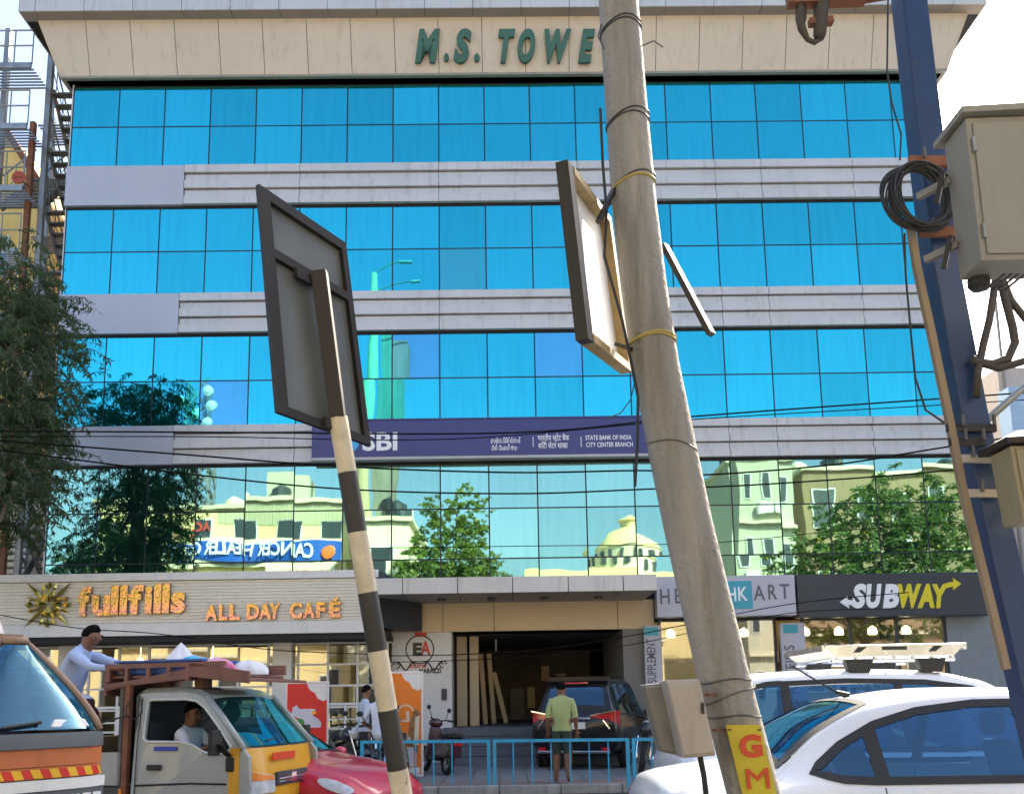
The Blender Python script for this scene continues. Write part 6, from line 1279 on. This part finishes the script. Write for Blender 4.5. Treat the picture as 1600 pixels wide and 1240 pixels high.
# ---- second sign, sunlit back, clamped to the concrete pole
at2, n2, P2 = quadboard((879, 251), (947, 342), (980, 583), (911, 530), 4.1, 4.95)
sg2 = thing('road_sign', 'framed road sign with sunlit white back clamped to the concrete pole', 'sign', (P2[2]+P2[3])/2)
m_sheet2 = mat('white_sheet_back', (0.74, 0.73, 0.70), .6, var=.1, scale=3, dirt=.3)
slab(at2, .02, .98, .015, .985, -.03, -.024).build('sheet', m_sheet2, sg2, world=True)
m_tanfr = mat('tan_painted_frame', (0.42, 0.30, 0.13), .5, var=.2, scale=8)
for nm, a, o0, o1 in (('frame_bar', (0, .11, 0, 1), -.035, .025), ('frame_bar', (.93, 1, 0, 1), -.035, .03), ('frame_bar', (.11, .93, 0, .05), -.035, .03), ('frame_bar', (.11, .93, .955, 1), -.035, .03)):
    slab(at2, *a, o0, o1).build(nm, m_brn if a[0] == 0 else m_tanfr, sg2, world=True)
for (u, v, px, py) in ((.55, .83, 953, 297), (.62, .10, 982, 546)):
    q = MB(); a = at2(u, v, .035); c = onY(px+6, py, Yp-.04); q.bar(a, c, .035, .02); q.build('clamp_arm', m_brn, sg2, world=True)
q = MB(); a, c = onY(1038, 384, Yp+.25), onY(1111, 522, Yp+.05); q.bar(a, c, .045, .03); q.build('loose_strut', m_brn, sg2, world=True)

# ---- blue steel post at the right with cabinets
Yb_ = CAM.y+3.95
bpts = [(1411, -160, 63), (1420, 0, 63), (1436, 140, 62), (1469, 420, 58), (1511, 640, 56), (1558, 860, 58), (1599, 1040, 60), (1645, 1240, 62)]
bpath = [onY(x, y, Yb_) for x, y, w_ in bpts]; dv = (bpath[-1]-bpath[-2]).normalized(); bend = bpath[-1]+dv*(-bpath[-1].z/dv.z); bpath.append(bend)
m_bpost = mat('dark_blue_post_paint', (0.009, 0.036, 0.12), .45, var=.25, scale=5, dirt=.35)
bl = thing('blue_post', 'dark blue steel post leaning at the right edge with coiled cable', 'post', bend)
q = MB()
for k, a in enumerate(bpath): q.add([(a.x-.062, a.y-.062, a.z), (a.x+.062, a.y-.062, a.z), (a.x+.062, a.y+.062, a.z), (a.x-.062, a.y+.062, a.z)], [])
nk = len(bpath); q.f = [(4*k+j, 4*k+(j+1) % 4, 4*k+4+(j+1) % 4, 4*k+4+j) for k in range(nk-1) for j in range(4)]+[(0, 1, 2, 3), (4*nk-4, 4*nk-3, 4*nk-2, 4*nk-1)]; q.m = [0]*len(q.f)
q.build('shaft', m_bpost, bl, world=True, bevel=.008)
q = MB(); P_ = [onY(x, y, Yb_-.10) for x, y in ((1421, 345), (1433, 420), (1457, 530), (1482, 650), (1503, 760), (1530, 870), (1552, 960), (1572, 1045))]
for a, c in zip(P_[:-1], P_[1:]): q.bar(a, c, .030, .03, upv=(0, 1, 0))
q.build('wood_batten', mat('tan_wood', (0.27, 0.20, 0.13), .75, var=.3, scale=6, streak=True, dirt=.3), bl, world=True)
for (x, y, L, m) in ((1440, 252, .22, m_rust), (1455, 362, .26, m_rust), (1500, 668, .22, m_brn), (1504, 690, .16, m_brn), (1516, 716, .18, m_box), (1530, 770, .17, m_box)):
    p = onY(x, y, Yb_-.10); q = MB(); q.bar(p+Vector((-.06, 0, 0)), p+Vector((L-.06, -.0, -.005)), .02, .05 if m is m_rust else .035); q.build('clamp', m, bl, world=True)
    for s in (0.0, L-.08): q = MB(); q.tube([p+Vector((s, -.03, 0)), p+Vector((s, -.03, .05))], .008, 6); q.build('bolt', m_wire, bl, world=True)
cc = thing('cable_coil', 'coil of black cable hanging on the blue post', 'cable', onY(1432, 306, Yb_-.16))
rnd = random.Random(3); o_ = onY(1432, 306, Yb_-.17)
for k in range(22):
    rx = .145+rnd.uniform(-.02, .012) if k > 5 else .15-.012*k; rz_ = .165+rnd.uniform(-.02, .012); dx_ = rnd.uniform(-.005, .05) if k > 5 else -.005+.006*k; dy_ = rnd.uniform(-.03, .03); ph = rnd.uniform(-.15, .15)
    q = MB(); q.tube([o_+Vector((dx_+rx*math.cos(a+ph), dy_+.02*math.sin(a), rz_*math.sin(a))) for a in [2*math.pi*i/36 for i in range(37)]], .0048, 6, cap=False); q.build('cable_turn', m_rub, cc, world=True)
q = MB(); q.tube([onY(x, y, Yb_-.12) for x, y in ((1388, -40), (1386, 110), (1393, 160), (1408, 210), (1406, 250))], .0045, 5); q.build('cable_tail', m_rub, cc, world=True)
q = MB(); q.tube([onY(x, y, Yb_-.12) for x, y in ((1413, 365), (1415, 430), (1424, 530), (1430, 590), (1446, 640), (1475, 660))], .005, 5); q.build('cable_tail', m_rub, cc, world=True)
# cabinets
cab = thing('junction_cabinet', 'grey beige sloped roof cabinet hung beside the blue post', 'cabinet', D(1580, 430, 3.75))
def cabinet(t, fl, d0, d1, m, roofm, dark_under=True):
    F_ = [D(x, y, d0) for x, y in fl]; Bk = [p+Vector((0, d1-d0, 0)) for p in F_]
    q = MB(); q.hexa(F_, Bk); q.build('case', m, t, world=True, bevel=.006)
    up_ = (F_[0]-F_[3]).normalized(); rx = (F_[1]-F_[0]).normalized(); mid_ = (F_[0]+F_[1])/2
    A = [F_[0]-rx*.025-Vector((0, .03, 0))+up_*.005, F_[1]+rx*.05-Vector((0, .05, 0))+up_*.005, Bk[1]+rx*.05+Vector((0, .04, 0))+up_*.005, Bk[0]-rx*.025+Vector((0, .04, 0))+up_*.005]
    rg = [p+up_*.025 for p in A]; q = MB(); q.hexa(A, rg); rz_ = [(rg[0]+rg[1])/2*.4+rg[0]*.6+up_*.05+Vector((0, .1, 0)), (rg[0]+rg[1])/2*.4+rg[1]*.6+up_*.05+Vector((0, .1, 0)), (rg[3]+rg[2])/2*.4+rg[2]*.6+up_*.05, (rg[3]+rg[2])/2*.4+rg[3]*.6+up_*.05]
    q.hexa(rg, rz_); q.build('roof', roofm, t, world=True)
    c = sum(F_, Vector())/4; q = MB(); q.hexa([c+(p-c)*.92+Vector((0, -.010, 0)) for p in F_], [c+(p-c)*.92-Vector((0, .0006, 0)) for p in F_]); q.build('door', m, t, world=True, bevel=.004)
    return F_, Bk, rx, up_
m_cab = mat('cabinet_paint', (0.25, 0.24, 0.21), .5, var=.08, scale=3, dirt=.3); blotch(m_cab, (.13, .075, .04), 6.0, (1, 1, .4), .66); blotch(m_bpost, (.10, .075, .06), 7.0, (1, 1, .5), .62); blotch(m_box, (.16, .12, .09), 7.0, (1, 1, .5), .64)
F_, Bk, rx, up_ = cabinet(cab, [(1508, 184), (1728, 176), (1748, 404), (1534, 407)], 3.70, 3.88, m_cab, m_cab)
for vv in (.2, .8): p = F_[0]*vv+F_[3]*(1-vv)+rx*.018+Vector((0, -.014, 0)); q = MB(); q.tube([p-up_*.03, p+up_*.03], .007, 8); q.build('hinge', m_steel, cab, world=True)
p = (F_[0]+F_[3])/2+rx*.42+Vector((0, -.02, 0)); q = MB(); q.box(p, (.02, .02, .09)); q.build('handle', m_rub, cab, world=True, bevel=.004)
for k in range(4): q = MB(); p = F_[3]+rx*(.16+.03*k)+Vector((0, .12, -.004)); q.bar(p, p+Vector((.0, .16, 0)), .014, .004); q.build('vent_slot', m_rub, cab, world=True)
q = MB(); p = F_[3]+rx*.075+Vector((0, .17, -.0)); q.lathe([(.045, 0), (.045, -.03), (.03, -.05)], 14, M=Matrix.Translation(p)); q.build('cable_gland', m_rub, cab, world=True)
for vv in (.72, .25):
    a = F_[0]*vv+F_[3]*(1-vv)+Vector((0, .16, 0)); q = MB(); q.bar(a+Vector((.0, 0, 0)), a+Vector((-.10, .10, -.02)), .025, .03); q.build('hanger', m_boxd, cab, world=True); q = MB(); q.bar(a+Vector((-.03, .0, .04)), a+Vector((-.06, .02, -.10)), .018, .02); q.build('hanger_plate', m_brn, cab, world=True)
cab2 = thing('junction_cabinet', 'tan cabinet with dark lid below the larger one at the right edge', 'cabinet', D(1600, 810, 3.8))
cabinet(cab2, [(1578, 696), (1740, 690), (1760, 806), (1600, 814)], 3.74, 3.9, mat('tan_box_paint', (0.28, 0.24, 0.15), .55, var=.1, dirt=.3), m_brn)
m_thick = mat('thick_black_cable', (0.05, 0.042, 0.036), .6, var=.2, scale=8)
for lab, pts, r_ in (('short thick cable end hanging under the large cabinet', [(1556, 432), (1552, 462), (1546, 500), (1536, 540), (1528, 580), (1526, 620)], .017), ('thick cable looping from the large cabinet to the blue post', [(1563, 432), (1570, 465), (1582, 510), (1586, 535), (1575, 560), (1550, 568), (1525, 565), (1518, 560)], .019), ('thick cable running off the right edge', [(1566, 436), (1580, 470), (1600, 495), (1640, 540)], .017), ('thick cable sagging to the right edge', [(1530, 566), (1560, 575), (1600, 564), (1660, 540)], .018)):
    t = thing('thick_cable', lab, 'cable', onY(*pts[0], Yb_-.02)); q = MB(); q.tube([onY(x, y, Yb_-.10) for x, y in pts], r_, 10); q.build('sheath', m_thick, t, world=True, smooth=True)
t = thing('diagonal_tube', 'pale metal tube sloping up to the right edge behind the blue post', 'tube', onY(1535, 662, Yb_+.6)); q = MB(); q.tube([onY(1520, 676, Yb_+.6), onY(1610, 596, Yb_+.6), onY(1700, 516, Yb_+.6)], .02, 10); q.build('tube', m_steel, t, world=True, smooth=True)
# cable joint hanging at the top edge
cj = thing('cable_joint', 'hanging cable joint with a looped lead at the top edge', 'cable joint', D(1270, 20, 4.2))
q = MB(); q.tube([D(1284, -60, 4.2), D(1283, 10, 4.2), D(1281, 55, 4.2), D(1280, 62, 4.2)], [.05, .036, .03, .02], 12); q.build('sleeve', m_thick, cj, world=True, smooth=True)
q = MB(); q.tube([D(x, y, 4.2) for x, y in ((1250, -40), (1250, 30), (1253, 45), (1262, 62), (1273, 67), (1283, 60))], [.02, .022, .02, .012, .012, .012], 8); q.build('lead', m_thick, cj, world=True, smooth=True)
q = MB(); q.tube([D(1258, -40, 4.2), D(1257, 30, 4.2), D(1253, 44, 4.2)], .01, 6); q.build('lead', m_thick, cj, world=True)
q = MB(); q.bar(D(1264, 36, 4.2), D(1301, 33, 4.2), .035, .03); q.build('clip', m_rust, cj, world=True)
q = MB(); q.bar(D(1230, -4, 4.2), D(1350, -8, 4.2), .05, .09); q.build('cross_arm', m_rust, cj, world=True)
q = MB(); q.bar(D(1350, -8, 4.2), D(1415, -20, 4.05), .05, .06); q.build('cross_arm', m_rust, cj, world=True)

# ================================================================ overhead wires
m_pl = mat('black_wire', (0.012, 0.012, 0.012), .95, var=.1, spec=0.0)
def wire(label, pts, Y0, Y1=None, r_=.010):
    Y1 = Y0 if Y1 is None else Y1; P_ = []
    for x, y in pts: t_ = (x-pts[0][0])/(pts[-1][0]-pts[0][0]); P_.append(onY(x, y, Y0+(Y1-Y0)*t_))
    F2 = []
    for i in range(len(P_)-1):
        for k in range(8):
            t_ = k/8; p0, p1, p2, p3 = P_[max(i-1, 0)], P_[i], P_[i+1], P_[min(i+2, len(P_)-1)]
            F2.append(.5*((2*p1)+(p2-p0)*t_+(2*p0-5*p1+4*p2-p3)*t_**2+(3*p1-p0-3*p2+p3)*t_**3))
    F2.append(P_[-1]); q = MB(); q.tube(F2, r_, 5); o = q.build('overhead_wire', m_pl, smooth=True)
    return tag(o, label, 'wire', 'overhead wires crossing the facade')
wire('nearly level wire crossing just under the third glass row', [(-200, 672), (300, 675), (800, 676), (1090, 650), (1480, 622), (1800, 600)], -11, r_=.011)
wire('second level wire a little above the bank sign', [(-200, 682), (300, 682), (700, 686), (1085, 655), (1480, 632), (1800, 612)], -11.2, r_=.007)
wire('wire falling from the left edge across the lowest grey band', [(-200, 672), (0, 688), (300, 711), (540, 729), (800, 738), (1010, 735), (1090, 742), (1300, 726), (1480, 698), (1800, 650)], -11.5, r_=.011)
wire('lower wire falling from the left edge into the bottom glass row', [(-200, 684), (0, 703), (300, 741), (540, 764), (800, 771), (1010, 764), (1200, 756), (1480, 735), (1800, 700)], -11.8, r_=.010)
wire('thin wire across the middle of the bottom glass row', [(560, 856), (800, 853), (1100, 848), (1300, 830), (1500, 815)], -9.5, r_=.006)
wire('thin wire crossing the dark hall opening', [(600, 1024), (720, 1022), (860, 1012), (1000, 990), (1230, 944), (1420, 925)], -9.0, r_=.007)
wire('second thin wire crossing the dark hall opening', [(600, 1034), (720, 1031), (860, 1023), (1000, 1004), (1230, 958), (1420, 950)], -9.0, r_=.006)
wire('thin wire sagging under the cafe sign', [(-100, 940), (100, 978), (250, 990), (420, 1014), (600, 1022)], -9.2, r_=.007)
# ================================================================ people
m_skin = mat('brown_skin', (0.20, 0.095, 0.055), .55, var=.12, scale=12)
m_hair = mat('black_hair', (0.008, 0.007, 0.007), .9, var=.3, scale=40, bump=.8, bscale=60, spec=.08)
BONES = [('pelvis', 'spine', 'shirt'), ('spine', 'chest', 'shirt'), ('chest', 'neck', 'shirt'), ('neck', 'jaw', 'skin'), ('jaw', 'skull', 'skin'), ('skull', 'crown', 'skin'), ('jaw', 'nose', 'skin')]
for s in 'lr':
    BONES += [('chest', 'sho_'+s, 'shirt'), ('sho_'+s, 'sle_'+s, 'shirt'), ('sle_'+s, 'elb_'+s, 'sleeve'), ('elb_'+s, 'wri_'+s, 'fore'), ('wri_'+s, 'pal_'+s, 'skin'),
              ('pelvis', 'hip_'+s, 'trous'), ('hip_'+s, 'kne_'+s, 'trous'), ('kne_'+s, 'ank_'+s, 'shin'), ('ank_'+s, 'toe_'+s, 'shoe'), ('ank_'+s, 'heel_'+s, 'shoe')]
    for k in range(5): BONES += [('pal_'+s, 'f%d_%s' % (k, s), 'skin'), ('f%d_%s' % (k, s), 'g%d_%s' % (k, s), 'skin')]
RAD = dict(pelvis=(.145, .105), spine=(.135, .10), chest=(.155, .105), neck=(.052, .055), jaw=(.066, .076), skull=(.086, .098), crown=(.056, .064), nose=(.012, .012), sho=(.068, .062), sle=(.055, .055), elb=(.042, .042), wri=(.028, .026), pal=(.032, .018), hip=(.088, .085), kne=(.058, .058), ank=(.038, .038), toe=(.03, .022), heel=(.03, .03), f=(.0095, .0095), g=(.0075, .0075))
def person(label, J, cols, hair=True, group=None, rad=None, cat='person', hold=None):
    """J: joint positions in world space; cols: material for shirt, sleeve, fore, trous, shin, shoe, skin"""
    J = {k: Vector(v) for k, v in J.items()}
    up_h = (J['skull']-J['neck']).normalized()
    for s in 'lr':
        J.setdefault('sle_'+s, J['sho_'+s].lerp(J['elb_'+s], .55))
        fd = (J['wri_'+s]-J['elb_'+s]).normalized(); J.setdefault('pal_'+s, J['wri_'+s]+fd*.07)
        side = fd.cross(Vector((0, 1, .3))).normalized(); bendv = Vector((0, 0, -1))-fd*fd.z*-1
        for k in range(5):
            if k == 0: a = J['wri_'+s]+fd*.035+side*.04; c = a+fd*.035+side*.012
            else: o = (k-2.5)*.019; L = (.048, .056, .05, .038)[k-1]; a = J['pal_'+s]+fd*.03+side*-o*1.1; c = a+(fd*.7+Vector((0, 0, -.5))).normalized()*L
            J['f%d_%s' % (k, s)] = a; J['g%d_%s' % (k, s)] = c
        kd = (J['kne_'+s]-J['ank_'+s]).normalized()
        J.setdefault('heel_'+s, J['ank_'+s]+Vector((0, 0, -.045)))
    J.setdefault('nose', J['jaw']+(J['face'] if 'face' in J else Vector((0, 1, 0)))*.098+Vector((0, 0, .03)))
    face = J.pop('face', Vector((0, 1, 0)))
    names = list(J); idx = {n: i for i, n in enumerate(names)}
    me = bpy.data.meshes.new('sk'); me.from_pydata([tuple(J[n]) for n in names], [(idx[a], idx[b]) for a, b, _ in BONES], [])
    o = bpy.data.objects.new('sk', me); col.objects.link(o); md = o.modifiers.new('s', 'SKIN'); md.use_smooth_shade = True
    sv = me.skin_vertices[0].data
    for n in names:
        k = n.split('_')[0]; k = 'f' if k[0] == 'f' and k[1:].isdigit() else 'g' if k[0] == 'g' and k[1:].isdigit() else k
        r_ = (rad or {}).get(k, RAD[k]); sv[idx[n]].radius = r_; sv[idx[n]].use_root = (n == 'pelvis')
    sb = o.modifiers.new('u', 'SUBSURF'); sb.levels = 2; sb.render_levels = 2
    bpy.context.view_layer.update()
    out = bpy.data.meshes.new_from_object(o.evaluated_get(bpy.context.evaluated_depsgraph_get())); bpy.data.objects.remove(o)
    bmh = bmesh.new(); bmh.from_mesh(out); bmesh.ops.bisect_plane(bmh, geom=bmh.verts[:]+bmh.edges[:]+bmh.faces[:], plane_co=(0, 0, J['pelvis'].z-.06), plane_no=(0, 0, 1)); bmh.to_mesh(out); bmh.free()
    order = ['shirt', 'sleeve', 'fore', 'trous', 'shin', 'shoe', 'skin']; out.materials.clear()
    for k in order: out.materials.append(cols.get(k, m_skin))
    segs = [(J[a], J[b], order.index(c)) for a, b, c in BONES]
    for p in out.polygons:
        c = p.center; best = 1e9; bi = 0
        for a, b, mi in segs:
            ab = b-a; L = ab.length_squared; t_ = max(0, min(1, (c-a).dot(ab)/L)) if L > 1e-9 else 0; dd = (c-(a+ab*t_)).length_squared
            if dd < best: best = dd; bi = mi
        if bi in (0, 3): bi = 3 if c.z < J['pelvis'].z-.06 else (0 if c.z < J['pelvis'].z+.3 else bi)
        p.material_index = bi; p.use_smooth = True
    base = (min((J['heel_l'], J['heel_r']), key=lambda v: v.z)).copy()
    root = thing('person', label, cat, base, group=group)
    # wrinkles in the cloth
    tex = bpy.data.textures.get('cloth_folds') or bpy.data.textures.new('cloth_folds', 'CLOUDS'); tex.noise_scale = .07
    body = link('body', out, root, world=True); dm = body.modifiers.new('folds', 'DISPLACE'); dm.texture = tex; dm.strength = .022; dm.texture_coords = 'LOCAL'
    if hair:
        H = J['skull']; side = up_h.cross(face).normalized(); b = MB(); vs = []
        def hp(u, v):
            ph = 2*math.pi*u; fr_ = math.cos(ph); th = math.pi*(.01+v*(.66-.18*(1+fr_)/2-.08*max(0, fr_)))
            wob = 1+.03*math.sin(9*ph+5*v)+.025*math.sin(23*ph+9*v)+.02*math.sin(41*ph-13*v)
            return H+Vector((0, 0, .012))+(face*(.090*math.sin(th)*math.cos(ph)*wob-.010)+side*(.079*math.sin(th)*math.sin(ph)*wob)+up_h*(.098*math.cos(th)*wob))
        b.grid(hp, 26, 9, closed_u=True); b.build('hair', m_hair, root, smooth=True, fix=False, world=True)
        b = MB()
        for s_ in (-1, 1): b.ball(tuple(J['jaw']+up_h*.055+side*s_*.033+face*.074), .011, 8)
        b.build('eyes', m_hair, root, smooth=True, world=True)
        for s_ in (-1, 1): b = MB(); b.ball((0, 0, 0), (.012, .022, .032), 8, M=Matrix.Translation(J['jaw']+up_h*.04+side*s_*.078-face*.005)); b.build('ear', cols.get('skin', m_skin), root, smooth=True, world=True)
    return root
def standing(base, h=1.7, face=(0, 1, 0), lean=0.0, feet=.13, over=None):
    f = Vector(face).normalized(); s = Vector((f.y, -f.x, 0)); k = h/1.7; B = Vector(base)
    P = lambda a, b, z: B+f*(a*k)+s*(b*k)+Vector((0, 0, z*k))     # forward, right, up
    J = dict(pelvis=P(0, 0, .93), spine=P(lean*.25, 0, 1.10), chest=P(lean*.6, 0, 1.30), neck=P(lean*.9, 0, 1.45), jaw=P(lean+.02, 0, 1.535), skull=P(lean+.012, 0, 1.60), crown=P(lean+.0, 0, 1.645), face=f)
    for c, sg in (('r', 1), ('l', -1)):
        J.update({'sho_'+c: P(lean*.7, sg*.175, 1.37), 'elb_'+c: P(lean*.5-.03, sg*.235, 1.10), 'wri_'+c: P(lean*.5+.05, sg*.245, .87), 'hip_'+c: P(0, sg*.085, .88), 'kne_'+c: P(.03, sg*.10, .48), 'ank_'+c: P(0, sg*feet*.9, .07), 'toe_'+c: P(.15, sg*feet, .03)})
    for n, v in (over or {}).items(): J[n] = P(*v)
    return J
m_gshirt = mat('pale_green_shirt', (0.36, 0.42, 0.17), .8, var=.15, scale=4); m_dshort = mat('dark_green_shorts', (0.035, 0.05, 0.035), .8, var=.2); m_wshirt = mat('white_shirt', (0.66, 0.69, 0.80), .8, var=.06, scale=4); m_bshirt = mat('pale_blue_shirt', (0.42, 0.52, 0.78), .8, var=.1, scale=5); m_dtrou = mat('dark_trousers', (0.03, 0.028, 0.035), .8, var=.2); m_mtrou = mat('maroon_trousers', (0.06, 0.022, 0.035), .8, var=.2); m_shoe = mat('black_shoe', (0.02, 0.018, 0.016), .5); m_lshirt = mat('light_blue_white_shirt', (0.50, 0.58, 0.68), .8, var=.08)
m_check = mat('checked_shirt', (0.45, 0.46, 0.42), .8, c2=(.06, .08, .06), scale=26, mid=.5)
p = D(879, 1180, 15.25); person('man in a pale green shirt and dark shorts standing behind the blue barrier', standing((p.x, p.y, .12), 1.70, (.12, 1, 0), lean=.07, over={'ank_r': (-.16, .10, .10), 'toe_r': (-.02, .11, .03), 'kne_r': (.0, .09, .48)}),
                            dict(shirt=m_gshirt, sleeve=m_gshirt, fore=m_skin, trous=m_dshort, shin=m_skin, shoe=m_skin), rad=dict(pelvis=(.18, .12), spine=(.175, .12), chest=(.175, .115), sle=(.072, .068), elb=(.055, .055), hip=(.105, .1), kne=(.085, .085)))
p = D(594, 1180, 15.7); person('man in a white shirt with hand on hip beside the striped pole', standing((p.x, p.y, .12), 1.66, (.3, 1, 0), over={'elb_l': (-.06, -.34, 1.10), 'wri_l': (.02, -.19, .97), 'elb_r': (.1, .22, 1.12), 'wri_r': (.25, .12, 1.15)}),
                            dict(shirt=m_wshirt, sleeve=m_wshirt, fore=m_skin, trous=m_dtrou, shin=m_dtrou, shoe=m_shoe), rad=dict(pelvis=(.17, .12), spine=(.165, .115), sle=(.07, .065), elb=(.05, .05)))
p = D(566, 1180, 16.4); person('man in a light blue shirt behind the man in white', standing((p.x, p.y, .12), 1.72, (1, .35, 0), lean=.06), dict(shirt=m_lshirt, sleeve=m_lshirt, fore=m_lshirt, trous=m_dtrou, shin=m_dtrou, shoe=m_shoe), rad=dict(pelvis=(.16, .11)))
# man standing on the load bed, reaching to the rack
bx = thing('cargo_box', 'brown box in the load bed under the climbing man', 'box', Mt @ Vector((-.83, .30, .70)), RZT)
q = MB(); q.bb(-.32, .22, -.25, .3, 0, .50); q.build('carton', mat('cardboard', (0.30, 0.20, 0.11), .8, var=.15), bx, bevel=.01); q = MB(); q.bb(-.33, .23, -.02, .06, .5, .503); q.build('tape', m_tan, bx)
def TL(x, y, z): return Mt @ Vector((x, y, z))
fdir = (TL(1, 0, 0)-TL(0, 0, 0)); Z0 = 1.21
fc_ = Vector((.85, .35, -.1)).normalized()
J = dict(pelvis=TL(-0.94, .30, 1.66), spine=TL(-0.96, .30, 1.84), chest=TL(-0.94, .30, 2.03), neck=TL(-0.88, .30, 2.17), jaw=TL(-0.83, .31, 2.235), skull=TL(-0.84, .31, 2.30), crown=TL(-0.84, .31, 2.345), face=fc_,
         sho_r=TL(-0.88, .14, 2.08), elb_r=TL(-0.60, .06, 1.93), wri_r=TL(-0.31, .07, 1.90), pal_r=TL(-0.25, .06, 1.90), sho_l=TL(-0.94, .47, 2.08), elb_l=TL(-0.62, .56, 1.96), wri_l=TL(-0.32, .60, 1.93),
         hip_r=TL(-0.90, .22, 1.62), kne_r=TL(-0.64, .16, 1.58), ank_r=TL(-0.72, .16, 1.26), toe_r=TL(-0.59, .15, 1.225), hip_l=TL(-0.94, .38, 1.62), kne_l=TL(-0.78, .42, 1.44), ank_l=TL(-1.00, .40, 1.26), toe_l=TL(-0.86, .42, 1.225))
for k_, d_ in (('pelvis', -.10), ('hip_r', -.10), ('hip_l', -.10), ('spine', -.08), ('chest', -.03), ('neck', .02), ('jaw', .04), ('skull', .04), ('crown', .04)): J[k_] = J[k_]+fdir*d_
person('man in a pale blue shirt crouching on the truck bed, gripping the brown rack', J, dict(shirt=m_bshirt, sleeve=m_bshirt, fore=m_bshirt, trous=m_mtrou, shin=m_mtrou, shoe=m_skin), rad=dict(chest=(.178, .125), spine=(.16, .115), pelvis=(.155, .115), sho=(.078, .07), sle=(.068, .062), elb=(.052, .05), wri=(.034, .03)))
def seated(x, y, z, cols, label, hand, turn):
    f = Matrix.Rotation(RZT, 3, 'Z') @ Vector((1, 0, 0)); fc2 = Vector((f.x+turn*.4, f.y-turn, 0)).normalized()
    J = dict(pelvis=TL(x, y, z), spine=TL(x-.03, y, z+.15), chest=TL(x-.02, y, z+.31), neck=TL(x, y, z+.44), jaw=TL(x+.03, y-.01*turn, z+.52), skull=TL(x+.02, y, z+.59), crown=TL(x+.01, y, z+.63), face=fc2,
             sho_r=TL(x, y-.17, z+.37), elb_r=TL(x+.14, y-.20, z+.17), wri_r=TL(*hand), sho_l=TL(x, y+.17, z+.37), elb_l=TL(x+.15, y+.2, z+.17), wri_l=TL(hand[0]-.02, y+.14, hand[2]+.02),
             hip_r=TL(x+.02, y-.09, z-.02), kne_r=TL(x+.40, y-.12, z+.0), ank_r=TL(x+.52, y-.12, z-.30), toe_r=TL(x+.62, y-.12, z-.34), hip_l=TL(x+.02, y+.09, z-.02), kne_l=TL(x+.40, y+.12, z), ank_l=TL(x+.52, y+.12, z-.30), toe_l=TL(x+.62, y+.12, z-.34))
    return person(label, J, cols)
seated(.40, .42, .86, dict(shirt=m_wshirt, sleeve=m_wshirt, fore=m_skin, trous=m_dtrou, shin=m_dtrou, shoe=m_shoe), 'driver in a white shirt at the open window of the small truck', (.84, .30, 1.12), .35)
seated(.50, 1.0, .86, dict(shirt=m_check, sleeve=m_check, fore=m_skin, trous=m_dtrou, shin=m_dtrou, shoe=m_shoe), 'passenger in a checked shirt beside the driver of the small truck', (.84, .90, 1.05), .2)
